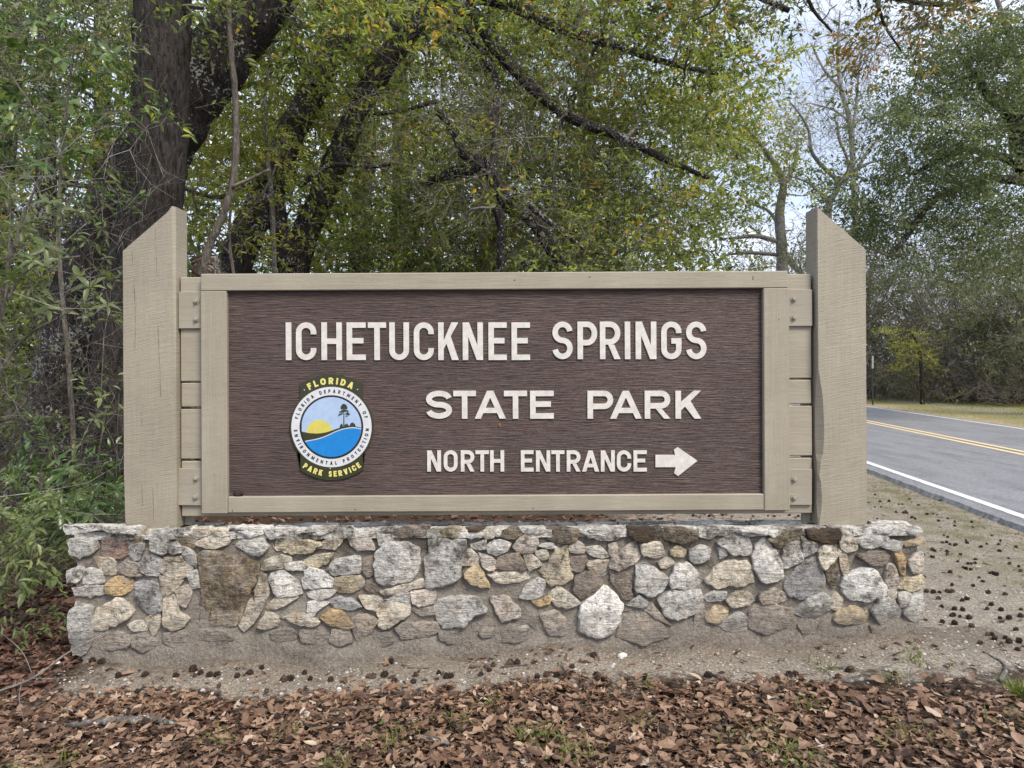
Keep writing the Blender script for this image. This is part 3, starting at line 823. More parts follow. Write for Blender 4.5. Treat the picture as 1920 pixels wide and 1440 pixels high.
R4 = [
 ('w', 32, [(8,210),(150,195),(165,240),(90,275),(15,252)]),
 ('w', 36, [(175,200),(540,195),(550,228),(420,225),(280,232),(190,225)]),
 ('w', 34, [(580,215),(700,200),(700,240),(650,262)]),
 ('d', 26, [(615,270),(710,235),(740,205),(870,205),(880,275),(760,320),(680,355)]),
 ('k', 28, [(945,195),(1200,200),(1205,285),(1150,300),(1060,300),(950,262)]),
 ('c', 24, [(1220,240),(1290,222),(1340,280),(1345,360),(1280,380),(1222,352)]),
 ('w', 40, [(1400,200),(1620,172),(1780,180),(1700,215),(1560,228),(1410,247)]),
 ('w', 40, [(1790,195),(1890,187),(1905,215),(1860,240),(1812,230)]),
 ('g', 30, [(1350,290),(1450,257),(1630,242),(1585,320),(1470,362),(1390,332)]),
 ('g', 20, [(1590,345),(1655,295),(1735,312),(1710,380)]),
 ('o', 24, [(1755,310),(1850,285),(1920,280),(1915,325),(1800,332)]),
 ('g', 30, [(175,310),(260,255),(430,262),(445,350),(430,415),(300,412),(225,350)]),
 ('w', 22, [(180,370),(210,355),(240,400),(190,437)]),
 ('w', 36, [(470,410),(500,332),(590,292),(650,370),(700,480),(725,600),(560,645),(480,540),(470,482)]),
 ('w', 30, [(720,402),(760,332),(860,307),(895,380),(885,460),(740,525)]),
 ('w', 24, [(892,272),(1010,332),(1028,370),(970,390),(912,420)]),
 ('c', 28, [(1042,372),(1120,337),(1220,390),(1150,460),(1075,525),(1035,452)]),
 ('C', 16, [(1212,422),(1270,412),(1280,560),(1250,590),(1216,502)]),
 ('d', 22, [(1092,560),(1180,472),(1200,590),(1170,690),(1130,652)]),
 ('G', 26, [(770,612),(880,502),(1000,442),(1050,540),(1070,650),(1000,750),(900,785),(790,762),(745,692)]),
 ('b', 22, [(1380,420),(1480,382),(1640,400),(1600,495),(1480,490)]),
 ('O', 24, [(1690,402),(1740,400),(1770,482),(1765,580),(1720,540)]),
 ('p', 26, [(1602,640),(1620,512),(1690,522),(1715,680),(1650,700)]),
 ('p', 22, [(1800,480),(1860,412),(1922,410),(1918,540),(1850,562)]),
 ('y', 22, [(1725,690),(1790,612),(1915,602),(1922,680),(1840,725)]),
 ('c', 28, [(75,632),(150,522),(240,482),(400,477),(460,560),(465,640),(380,675),(250,672),(180,705)]),
 ('g', 18, [(60,772),(130,732),(230,742),(200,800),(90,812)]),
 ('C', 26, [(250,790),(330,732),(420,742),(470,790),(420,840),(290,860)]),
 ('t', 22, [(530,772),(650,702),(780,772),(700,820),(560,827)]),
 ('g', 32, [(840,910),(930,792),(1060,752),(1125,782),(1115,880),(1000,950),(920,947)]),
 ('C', 20, [(1125,860),(1180,752),(1225,800),(1210,892)]),
 ('W', 44, [(1232,680),(1262,602),(1390,547),(1500,552),(1570,640),(1603,720),(1588,770),(1440,815),(1300,792)]),
 ('o', 30, [(1160,960),(1200,902),(1330,862),(1440,900),(1450,970),(1380,1005),(1200,997)]),
 ('g', 26, [(1490,900),(1560,792),(1660,792),(1740,900),(1690,990),(1580,1025)]),
 ('w', 22, [(1720,752),(1810,742),(1800,830),(1740,865)]),
 ('w', 28, [(1770,920),(1830,782),(1922,732),(1925,950),(1850,990)]),
 ('c', 16, [(1622,722),(1690,712),(1690,770),(1632,770)]),
 ('o', 20, [(62,920),(150,862),(250,882),(230,950),(150,1000),(82,982)]),
 ('g', 24, [(182,1020),(280,932),(350,922),(450,980),(380,1070),(270,1072)]),
 ('t', 22, [(432,980),(480,852),(600,832),(800,892),(780,1000),(600,1090),(452,1052)]),
 ('m', 14, [(1180,1030),(1400,1030),(1440,1110),(1300,1150),(1190,1110)]),
 ('m', 14, [(1480,1030),(1680,1020),(1800,1120),(1640,1170),(1500,1130)]),
 ('m', 12, [(200,1100),(400,1090),(420,1160),(280,1180)]),
 ('m', 12, [(870,1022),(960,1002),(960,1080),(900,1092)]),
 ('m', 12, [(1000,1090),(1050,982),(1110,1002),(1100,1120),(1022,1150)]),
 ('t', 14, [(-20,850),(30,830),(60,930),(60,1000),(-40,1010)]),
]
WALL_Y = 3.715           # plane of the mortar on the front
WX0, WX1 = -2.292, 2.122
WALL_BACK = 3.975
TOP = 0.655


def stone_mesh(px_poly, proud, plane=WALL_Y, seed=0):
    """rough stone: an outline, rounded shoulders and an uneven face"""
    r_ = np.random.default_rng(seed)
    pts = np.array([P(x, y, plane - proud * 0.4)[[0, 2]] for x, y in px_poly])
    return stone_from_outline(pts, proud, r_)


def stone_from_outline(pts, proud, r_, grow=0.0095):
    n = len(pts)
    per = np.linalg.norm(np.roll(pts, -1, 0) - pts, axis=1)
    N = int(min(34, max(14, per.sum() / 0.018)))
    cum = np.concatenate(([0], np.cumsum(per)))
    s = np.linspace(0, cum[-1], N, endpoint=False)
    xp = np.append(pts[:, 0], pts[0, 0]); zp = np.append(pts[:, 1], pts[0, 1])
    o = np.stack((np.interp(s, cum, xp), np.interp(s, cum, zp)), 1)
    o = 0.94 * o + 0.03 * (np.roll(o, 1, 0) + np.roll(o, -1, 0))        # knock the corners off
    o += r_.standard_normal(o.shape) * min(0.0034, per.sum() * 0.006)
    area = 0.5 * np.sum(o[:, 0] * np.roll(o[:, 1], -1) - np.roll(o[:, 0], -1) * o[:, 1])
    if area < 0:
        o = o[::-1]
    A2 = o[:, 0] * np.roll(o[:, 1], -1) - np.roll(o[:, 0], -1) * o[:, 1]
    cx = np.sum((o[:, 0] + np.roll(o[:, 0], -1)) * A2) / (3 * A2.sum())
    cz = np.sum((o[:, 1] + np.roll(o[:, 1], -1)) * A2) / (3 * A2.sum())
    c = np.array((cx, cz))
    o = c + (o - c) * (1 + grow * 2 / math.sqrt(abs(area)))
    rings = [(1.015, -0.03), (1.0, 0.40), (0.982, 0.80), (0.945, 0.94), (0.86, 0.98), (0.72, 1.0), (0.58, 1.02), (0.43, 1.04), (0.28, 1.05), (0.13, 1.05)]
    nf = int(r_.integers(3, 6))
    fa = r_.uniform(0, 6.28) + np.arange(nf) * 6.28 / nf + r_.normal(0, 0.4, nf)
    fb, fc = r_.uniform(0.95, 1.35, nf), r_.uniform(0.5, 1.3, nf)         # fracture planes
    off = r_.uniform(0, 100, 3)
    tilt = r_.normal(0, 0.10, 2)
    size = math.sqrt(abs(area))
    v = []
    for k, (sc, hh) in enumerate(rings):
        ring = c + (o - c) * sc
        for p in ring:
            q = Vector((p[0] * 14 + off[0], p[1] * 14 + off[1], off[2]))
            nz = mnoise.noise(q) * 0.5 + mnoise.noise(q * 2.7) * 0.28
            y = -proud * hh - (nz * 0.42 * proud + nz * 0.05 * size + (tilt[0] * (p[0] - cx) + tilt[1] * (p[1] - cz))) * (0 if k == 0 else min(1, hh))
            ux, uz = (p[0] - cx) / size, (p[1] - cz) / size
            cut = min(1.0, float(np.min(fb - fc * np.maximum(0, ux * np.cos(fa) + uz * np.sin(fa)))))
            y += proud * hh * (1 - cut) * 0.85
            if k == 0:
                y = 0.03
            v.append((p[0] - cx, y, p[1] - cz))
    v.append((0, -proud * 1.05, 0))
    v = np.array(v)
    i = np.arange(N); j = (i + 1) % N
    q = np.vstack([np.stack((k * N + i, k * N + j, (k + 1) * N + j, (k + 1) * N + i), 1) for k in range(len(rings) - 1)])
    b = (len(rings) - 1) * N
    t = np.stack((b + i, b + j, np.full(N, len(v) - 1)), 1)
    return v, t, q, (cx, cz)


def build_wall():
    root = empty('stone_wall', (0, 3.84, 0))
    tag(root, 'low wall of rough pale field stones in mortar that carries the park sign', 'wall')
    sm, mm = stone_material(), mortar_material()
    sm_moss = stone_material('mossy_field_stone', 0.09)
    # mortar core: a lumpy front, ends and a top with a shallow channel
    a = Acc()
    xs = np.linspace(WX0 + 0.01, WX1 - 0.01, 221)
    zs = np.concatenate((np.linspace(-0.25, TOP - 0.034, 50), ))
    X, Z = np.meshgrid(xs, zs)
    Yf = np.full(X.shape, WALL_Y + 0.009)
    for i in range(X.shape[0]):
        for j in range(X.shape[1]):
            q = Vector((X[i, j] * 9, Z[i, j] * 9, 3.3))
            Yf[i, j] += (0.009 + 0.012 * max(0, min(1, (0.28 - Z[i, j]) / 0.2))) * mnoise.noise(q) + 0.006 * mnoise.noise(q * 3.1)
    low = np.clip((0.16 + 0.035 * X - Z) / 0.22, 0, 1.4)
    Yf -= 0.055 * low ** 1.4 * (0.7 + 0.5 * np.sin(3.1 * X + 1.0) ** 2)          # the foot spreads out
    v = np.stack((X, Yf, Z), -1).reshape(-1, 3)
    nx = len(xs)
    i = np.arange(len(zs) - 1)[:, None] * nx + np.arange(nx - 1)[None, :]
    a.add(v, quads=np.stack((i, i + 1, i + nx + 1, i + nx), -1).reshape(-1, 4))
    xa, xb, yb, zt = WX0 + 0.01, WX1 - 0.01, WALL_BACK - 0.02, TOP - 0.034
    n0 = len(zs)
    for xx, col_ in ((xa, 0), (xb, nx - 1)):
        f = np.stack((np.full(n0, xx), Yf[:, col_], zs), 1)
        b = np.stack((np.full(n0, xx), np.full(n0, yb), zs), 1)
        k = np.arange(n0 - 1)
        q = np.stack((k, k + 1, k + n0 + 1, k + n0), 1)
        a.add(np.vstack((f, b)), quads=q if col_ else q[:, ::-1])
    a.add([(xa, yb, -0.25), (xb, yb, -0.25), (xb, yb, zt), (xa, yb, zt)], quads=[(1, 0, 3, 2)])
    top_f = np.stack((xs, Yf[-1], np.full(nx, zt)), 1)
    top_b = np.stack((xs, np.full(nx, yb), np.full(nx, zt)), 1)
    k = np.arange(nx - 1)
    a.add(np.vstack((top_f, top_b)), quads=np.stack((k, k + 1, k + nx + 1, k + nx), 1))
    a.obj('mortar', mm, root, smooth=True, origin=(0, 3.84, 0))
    # face stones
    k = 0
    for ox, rows in ((100, R1), (500, R2), (900, R3), (1310, R4)):
        for colr, proud, poly in rows:
            k += 1
            px = [(ox + x * 0.21875, 950 + y * 0.21875) for x, y in poly]
            capped = min(y for _, y in poly) < 215
            v, t, q, (cx, cz) = stone_mesh(px, proud * 0.62 / 1000.0, seed=k)
            aa = Acc(); aa.add(v, t, q)
            if capped:                       # the top row are slabs: give them a flat top that runs back
                pass
            o = aa.obj('stone', sm_moss if colr in 'Ddk' else sm, root, smooth=True)
            o.location = (cx, WALL_Y - 3.84, cz)
            c4 = STONE_COL[colr]
            j = rng.normal(1.0, 0.07)
            o.color = (c4[0] * j, c4[1] * j, c4[2] * j, c4[3])
    # cap slabs along the front and the back edge of the top
    def slab(x0, x1, y0, y1, z, th, seed, colr):
        r_ = np.random.default_rng(1000 + seed)
        n = max(6, int((x1 - x0) / 0.035))
        xs_ = np.linspace(x0, x1, n)
        ms = 5
        ys_ = np.linspace(y0, y1, ms)
        off = r_.uniform(0, 50)
        XX, YY = np.meshgrid(xs_, ys_)
        ed0, ed1 = r_.normal(0, 0.006, n), r_.normal(0, 0.010, n)
        YY[0] += ed0; YY[-1] += ed1
        ZZ = np.full(XX.shape, z)
        for a_ in range(ms):
            for b_ in range(n):
                ZZ[a_, b_] += 0.006 * mnoise.noise(Vector((XX[a_, b_] * 11, YY[a_, b_] * 20, off))) - (0.006 if a_ in (0, ms - 1) else 0) - (0.003 if b_ in (0, n - 1) else 0)
        top = np.stack((XX, YY, ZZ), -1).reshape(-1, 3)
        bot = top.copy(); bot[:, 2] = z - th
        N = ms * n
        i_ = np.arange(ms - 1)[:, None] * n + np.arange(n - 1)[None, :]
        q = [np.stack((i_, i_ + 1, i_ + n + 1, i_ + n), -1).reshape(-1, 4)]
        f = np.arange(n - 1)
        q.append(np.stack((f + N, f + N + 1, f + 1, f), 1))
        bb = f + (ms - 1) * n
        q.append(np.stack((bb, bb + 1, bb + N + 1, bb + N), 1))
        s_ = np.arange(ms - 1) * n
        q.append(np.stack((s_, s_ + n, s_ + N + n, s_ + N), 1))
        s_ = s_ + n - 1
        q.append(np.stack((s_ + N, s_ + N + n, s_ + n, s_), 1))
        vv = np.vstack((top, bot))
        org = np.array(((x0 + x1) / 2, (y0 + y1) / 2, z))
        aa = Acc(); aa.add(vv - org, quads=np.vstack(q))
        o = aa.obj('cap_stone', sm, root, smooth=False)
        o.location = org - np.array((0, 3.84, 0))
        c4 = STONE_COL[colr]
        o.color = (c4[0], c4[1], c4[2], c4[3])
    x = WX0 + 0.004; s = 0
    while x < WX1 - 0.05:
        w = min(rng.uniform(0.28, 0.7), WX1 - x)
        if WX1 - x - w < 0.12: w = WX1 - x - 0.004
        slab(x, x + w - 0.003, WALL_Y - 0.004, WALL_Y + 0.085, TOP + 0.006, 0.045, s, rng.choice(['w', 'W', 'w', 'W', 'w'])); s += 1
        x += w
    x = WX0 + 0.004
    while x < WX1 - 0.05:
        w = min(rng.uniform(0.22, 0.5), WX1 - x)
        if WX1 - x - w < 0.12: w = WX1 - x - 0.004
        slab(x, x + w - 0.01, WALL_Y + 0.155, WALL_BACK, TOP - 0.012 + rng.uniform(-0.006, 0.008), 0.04, s, rng.choice(['w', 'W', 'w', 'g'])); s += 1
        x += w
    for xx0, xx1 in ((WX0 + 0.004, WX0 + 0.2), (WX1 - 0.2, WX1 - 0.004)):         # the two ends close the channel
        slab(xx0, xx1, WALL_Y + 0.09, WALL_Y + 0.15, TOP + 0.010, 0.03, s, 'w'); s += 1
    # rough stones on the two ends and the back, for a look round the corner
    for side in (0, 1):
        for kx in range(2):
            for kz in range(4):
                cy = WALL_Y + 0.07 + kx * 0.125; cz = 0.10 + kz * 0.145 + 0.03 * kx
                th = np.linspace(0, 2 * math.pi, 9, endpoint=False)
                out_ = np.stack((0.055 * np.cos(th) * rng.uniform(0.8, 1.1, 9), 0.062 * np.sin(th) * rng.uniform(0.8, 1.1, 9)), 1)
                v, t, q, c = stone_from_outline(out_, 0.02, rng)
                aa = Acc(); aa.add(v, t, q)
                o = aa.obj('stone', sm, root, smooth=True)
                o.rotation_euler = (0, 0, math.pi / 2 if side else -math.pi / 2)
                o.location = (WX1 - 0.01 if side else WX0 + 0.01, cy - 3.84, cz)
                c4 = STONE_COL[str(rng.choice(['w', 'g', 'c', 't', 'p']))]
                o.color = c4
    return root


build_wall()
# ------------------------------------------------------------------ the park sign
def paint_material(name, base, saw=0.0, grain=0.0, axis_x=True):
    m, ns, ls, out = new_mat(name)
    tc = ns.new('ShaderNodeTexCoord'); v = tc.outputs['Object']
    big = noise_n(ns, ls, v, 2.2, 4, 0.6)
    med = noise_n(ns, ls, v, 35, 4, 0.65)
    st = (0.06, 1, 1) if axis_x else (1, 1, 0.06)
    gr = noise_n(ns, ls, v, 85, 5, 0.7, stretch=st, dist=0.3)
    br = ramp(ns, [(0.3, g(0.86)), (0.7, g(1.08))]); ls.new(big, br.inputs['Fac'])
    col = mixc(ns, ls, base, br.outputs['Color'], 1.0, 'MULTIPLY')
    mr = ramp(ns, [(0.3, g(0.90)), (0.7, g(1.06))]); ls.new(gr, mr.inputs['Fac'])
    col = mixc(ns, ls, col, mr.outputs['Color'], 1.0, 'MULTIPLY')
    geo = ns.new('ShaderNodeNewGeometry'); spz = ns.new('ShaderNodeSeparateXYZ'); ls.new(geo.outputs['Position'], spz.inputs[0])
    lowz = math_n(ns, ls, 'SUBTRACT', math_n(ns, ls, 'ADD', spz.outputs['Z'], math_n(ns, ls, 'MULTIPLY', big, 0.35)), 0.72)
    lr = ramp(ns, [(0.06, g(1)), (0.30, g(0))]); ls.new(lowz, lr.inputs['Fac'])
    col = mixc(ns, ls, col, (0.24, 0.20, 0.14), math_n(ns, ls, 'MULTIPLY', lr.outputs['Color'], 0.35))
    strk = noise_n(ns, ls, v, 22, 4, 0.6, stretch=(1, 1, 0.05))
    sr_ = ramp(ns, [(0.56, g(0)), (0.72, g(1))]); ls.new(strk, sr_.inputs['Fac'])
    col = mixc(ns, ls, col, (0.235, 0.215, 0.165), math_n(ns, ls, 'MULTIPLY', sr_.outputs['Color'], 0.22))
    dirt = ramp(ns, [(0.66, g(0)), (0.74, g(1))]); ls.new(med, dirt.inputs['Fac'])
    col = mixc(ns, ls, col, (0.2, 0.175, 0.14), math_n(ns, ls, 'MULTIPLY', dirt.outputs['Color'], 0.35))
    h = math_n(ns, ls, 'ADD', math_n(ns, ls, 'MULTIPLY', gr, 0.35 + grain), math_n(ns, ls, 'MULTIPLY', med, 0.35))
    if saw > 0:
        mp = ns.new('ShaderNodeMapping'); mp.inputs['Rotation'].default_value = (0, math.radians(11), 0)
        ls.new(v, mp.inputs['Vector'])
        sepn = ns.new('ShaderNodeSeparateXYZ'); ls.new(mp.outputs['Vector'], sepn.inputs[0])
        warp = math_n(ns, ls, 'MULTIPLY', noise_n(ns, ls, v, 3.5, 3, 0.5), 0.028)
        zz = math_n(ns, ls, 'ADD', sepn.outputs['Z'], warp)
        cmb = ns.new('ShaderNodeCombineXYZ'); ls.new(zz, cmb.inputs['Z'])
        ls.new(math_n(ns, ls, 'MULTIPLY', sepn.outputs['X'], 0.05), cmb.inputs['X'])
        kerf = noise_n(ns, ls, cmb.outputs['Vector'], 150, 3, 0.75)
        h = math_n(ns, ls, 'ADD', h, math_n(ns, ls, 'MULTIPLY', kerf, saw))
        kr = ramp(ns, [(0.32, g(0.90)), (0.5, g(1.0)), (0.7, g(1.04))]); ls.new(kerf, kr.inputs['Fac'])
        col = mixc(ns, ls, col, kr.outputs['Color'], 1.0, 'MULTIPLY')
    pr = node(ns, 'ShaderNodeBsdfPrincipled', Roughness=0.58)
    pr.inputs['Specular IOR Level'].default_value = 0.35
    ls.new(col, pr.inputs['Base Color'])
    ls.new(bump_n(ns, ls, h, 0.55, 0.006), pr.inputs['Normal'])
    ls.new(pr.outputs[0], out.inputs['Surface'])
    return m


BEIGE = (0.315, 0.280, 0.217)
M['paint_post'] = paint_material('beige_paint_on_sawn_timber', (*BEIGE, 1), saw=1.2, axis_x=False)
M['paint_rail'] = paint_material('beige_paint_on_rail', (*BEIGE, 1), grain=0.25, axis_x=True)
M['paint_stile'] = paint_material('beige_paint_on_stile', (*BEIGE, 1), grain=0.1, saw=0.35, axis_x=False)
M['paint_steel'] = paint_material('beige_paint_on_steel', (0.302, 0.273, 0.218, 1), axis_x=True)


def plain(name, c, rough=0.5, spec=0.4, vary=0.08, bump=0.0, metallic=0.0):
    m, ns, ls, out = new_mat(name)
    tc = ns.new('ShaderNodeTexCoord'); v = tc.outputs['Object']
    n = noise_n(ns, ls, v, 30, 5, 0.65)
    r = ramp(ns, [(0.3, tuple(max(0, k * (1 - vary * 2)) for k in c)), (0.65, tuple(k * (1 + vary) for k in c))])
    ls.new(n, r.inputs['Fac'])
    pr = node(ns, 'ShaderNodeBsdfPrincipled', Roughness=rough, Metallic=metallic)
    pr.inputs['Specular IOR Level'].default_value = spec
    ls.new(r.outputs['Color'], pr.inputs['Base Color'])
    if bump: ls.new(bump_n(ns, ls, n, bump, 0.004), pr.inputs['Normal'])
    ls.new(pr.outputs[0], out.inputs['Surface'])
    return m


def panel_material():
    """sandblasted timber: the soft grain eaten away between hard ridges, painted brown"""
    m, ns, ls, out = new_mat('brown_sandblasted_board')
    tc = ns.new('ShaderNodeTexCoord'); v = tc.outputs['Object']
    warpn = noise_n(ns, ls, v, 2.4, 3, 0.5, stretch=(0.35, 1, 1.0))
    sepn = ns.new('ShaderNodeSeparateXYZ'); ls.new(v, sepn.inputs[0])
    z = math_n(ns, ls, 'ADD', sepn.outputs['Z'], math_n(ns, ls, 'MULTIPLY', warpn, 0.03))
    cmb = ns.new('ShaderNodeCombineXYZ')
    ls.new(math_n(ns, ls, 'MULTIPLY', sepn.outputs['X'], 0.045), cmb.inputs['X']); ls.new(z, cmb.inputs['Z'])
    gr = noise_n(ns, ls, cmb.outputs['Vector'], 165, 3.0, 0.6, dist=0.2)
    fine = noise_n(ns, ls, v, 70, 4, 0.7, stretch=(0.3, 1, 1.3))
    big = noise_n(ns, ls, v, 1.7, 4, 0.6)
    boards = noise_n(ns, ls, v, 1.0, 0, 0.5, stretch=(0.15, 1, 9))
    r = ramp(ns, [(0.30, (0.022, 0.014, 0.012)), (0.40, (0.056, 0.036, 0.031)), (0.55, (0.077, 0.051, 0.044)), (0.72, (0.118, 0.083, 0.073))])
    ls.new(gr, r.inputs['Fac'])
    br = ramp(ns, [(0.3, g(0.78)), (0.7, g(1.22))]); ls.new(big, br.inputs['Fac'])
    col = mixc(ns, ls, r.outputs['Color'], br.outputs['Color'], 1.0, 'MULTIPLY')
    fr = ramp(ns, [(0.3, g(0.85)), (0.7, g(1.15))]); ls.new(fine, fr.inputs['Fac'])
    col = mixc(ns, ls, col, fr.outputs['Color'], 1.0, 'MULTIPLY')
    bo = ramp(ns, [(0.3, (0.93, 0.95, 0.97)), (0.7, (1.05, 1.0, 0.98))]); ls.new(boards, bo.inputs['Fac'])
    col = mixc(ns, ls, col, bo.outputs['Color'], 1.0, 'MULTIPLY')
    pr = node(ns, 'ShaderNodeBsdfPrincipled', Roughness=0.55)
    pr.inputs['Specular IOR Level'].default_value = 0.45
    ls.new(col, pr.inputs['Base Color'])
    h = math_n(ns, ls, 'ADD', gr, math_n(ns, ls, 'MULTIPLY', fine, 0.22))
    ls.new(bump_n(ns, ls, h, 0.9, 0.012), pr.inputs['Normal'])
    ls.new(pr.outputs[0], out.inputs['Surface'])
    return m


# ---- letters drawn with a flat pen; every stroke a ribbon with square ends
def arc(cx, cy, rx, ry, a0, a1, n=14):
    t = np.radians(np.linspace(a0, a1, n))
    return [(cx + rx * math.cos(k), cy + ry * math.sin(k)) for k in t]


def glyph(ch, W, H, s):
    """-> list of ('path', points, closed) and ('poly', points)"""
    a = s / 2; l, r, b, t = a, W - a, a, H - a; cx, m = W / 2, H / 2
    R = (W - s) / 2
    ry = min(R, (H - s) / 2)
    L = lambda *p: ('path', list(p), False)
    Q = lambda *p: ('poly', list(p))
    if ch == 'I': return [L((cx, 0), (cx, H))]
    if ch == 'H': return [L((l, 0), (l, H)), L((r, 0), (r, H)), L((s, m), (W - s, m))]
    if ch in 'EFL':
        o = [L((l, 0), (l, H))]
        if ch in 'EF': o += [L((s, t), (W, t)), L((s, m + a * 0.2), (W * 0.88, m + a * 0.2))]
        if ch in 'EL': o += [L((s, b), (W, b))]
        return o
    if ch == 'T': return [L((0, t), (W, t)), L((cx, 0), (cx, H - s))]
    if ch == 'U': return [L((l, H), *arc(cx, b + ry, R, ry, 180, 360), (r, H))]
    if ch == 'C': return [L((r, t - ry - 0.05 * H), *arc(cx, t - ry, R, ry, 0, 180), *arc(cx, b + ry, R, ry, 180, 360), (r, b + ry + 0.05 * H))]
    if ch == 'G': return [L((r, t - ry - 0.04 * H), *arc(cx, t - ry, R, ry, 0, 180), *arc(cx, b + ry, R, ry, 180, 360), (r, m - a * 0.2), (cx, m - a * 0.2))]
    if ch == 'O':
        return [('path', arc(cx, t - ry, R, ry, 0, 180) + arc(cx, b + ry, R, ry, 180, 360), True)]
    if ch == 'S':
        q = (H - s) / 4
        return [L(*arc(cx, t - q, R, q, 8, 270, 22), *arc(cx, b + q, R, q, 90, -172, 22)[1:])]
    if ch in 'PR':
        mid = H * 0.44 if ch == 'P' else H * 0.46
        q = (t - mid) / 2
        o = [L((l, 0), (l, H)), L((s, t), *arc(r - min(q, R), t - q, min(q, R), q, 90, -90), (s, mid))]
        if ch == 'R': o += [Q((W - 1.12 * s, 0), (W, 0), (cx + 0.75 * s, mid - a), (cx - 0.35 * s, mid - a))]
        return o
    if ch == 'D':
        q = (t - b) / 2
        return [L((l, 0), (l, H)), L((s, t), *arc(r - min(q, R), m, min(q, R), q, 90, -90, 18), (s, b))]
    if ch == 'K':
        return [L((l, 0), (l, H)), Q((s, 0.30 * H), (s, 0.30 * H + 1.5 * s), (W - 1.3 * s, H), (W - 0.02 * s, H)),
                Q((W - 1.22 * s, 0), (W, 0), (s + (W - s) * 0.45, 0.66 * H), (s + (W - s) * 0.16, 0.47 * H))]
    if ch == 'N': return [L((l, 0), (l, H)), L((r, 0), (r, H)), Q((0.05 * s, H), (W - 1.15 * s, 0), (W - 0.05 * s, 0), (1.15 * s, H))]
    if ch == 'A':
        k = 1.12 * s
        return [Q((0, 0), (k, 0), (cx + k / 2, H), (cx - k / 2, H)), Q((W - k, 0), (W, 0), (cx + k / 2, H), (cx - k / 2, H)),
                Q((W * 0.22, 0.20 * H), (W * 0.78, 0.20 * H), (W * 0.72, 0.20 * H + s * 0.95), (W * 0.28, 0.20 * H + s * 0.95))]
    if ch == 'V':
        k = 1.12 * s
        return [Q((cx - k / 2, 0), (cx + k / 2, 0), (k, H), (0, H)), Q((cx - k / 2, 0), (cx + k / 2, 0), (W, H), (W - k, H))]
    if ch == 'M':
        return [L((l, 0), (l, H)), L((r, 0), (r, H)), Q((0, H), (cx - s * 0.5, 0.15 * H), (cx + s * 0.5, 0.15 * H), (s * 1.1, H)),
                Q((W, H), (W - s * 1.1, H), (cx - s * 0.5, 0.15 * H), (cx + s * 0.5, 0.15 * H))]
    raise ValueError(ch)


def ribbon2d(pts, s, closed):
    p = np.array(pts, dtype=float)
    keep = [0] + [i for i in range(1, len(p)) if np.linalg.norm(p[i] - p[i - 1]) > 1e-6]
    p = p[keep]
    if closed and np.linalg.norm(p[0] - p[-1]) < 1e-6: p = p[:-1]
    n = len(p)
    d = np.roll(p, -1, 0) - p
    if not closed: d[-1] = d[-2]
    d /= np.linalg.norm(d, axis=1)[:, None]
    dp = np.roll(d, 1, 0)
    if not closed: dp[0] = d[0]
    nn = np.stack((-d[:, 1], d[:, 0]), 1); npv = np.stack((-dp[:, 1], dp[:, 0]), 1)
    mit = nn + npv
    mit /= np.linalg.norm(mit, axis=1)[:, None]
    k = np.clip(1.0 / np.maximum(np.sum(mit * nn, 1), 0.3), 1, 2.5)
    return p + mit * (s / 2 * k)[:, None], p - mit * (s / 2 * k)[:, None]


def add_glyph(acc, ch, W, H, s, place, thick, mat=0):
    """place(u, v, depth) -> 3D; depth 0 is the back, thick the front"""
    for k, st in enumerate(glyph(ch, W, H, s)):
        dz = thick - 0.00025 * k if thick > 0.002 else thick - 0.00004 * k
        if st[0] == 'poly':
            p = np.array(st[1])
            ar = np.sum(p[:, 0] * np.roll(p[:, 1], -1) - np.roll(p[:, 0], -1) * p[:, 1])
            if ar < 0: p = p[::-1]
            f = [place(u, v, dz) for u, v in p]; bk = [place(u, v, 0) for u, v in p]
            n = len(p)
            q = [(0, 1, 2, 3)] + [(i, i + n, (i + 1) % n + n, (i + 1) % n) for i in range(n)]
            acc.add(np.array(f + bk), quads=q, mat=mat)
        else:
            A, B = ribbon2d(st[1], s, st[2])
            n = len(A)
            v = np.array([place(u, w, dz) for u, w in A] + [place(u, w, dz) for u, w in B] + [place(u, w, 0) for u, w in A] + [place(u, w, 0) for u, w in B])
            q = []
            for i in range(n if st[2] else n - 1):
                j = (i + 1) % n
                q += [(i, n + i, n + j, j), (j, 2 * n + j, 2 * n + i, i), (n + i, 3 * n + i, 3 * n + j, n + j)]
            if not st[2]:
                q += [(0, 2 * n, 3 * n, n), (n - 1, 2 * n - 1, 4 * n - 1, 3 * n - 1)]
            acc.add(v, quads=q, mat=mat)


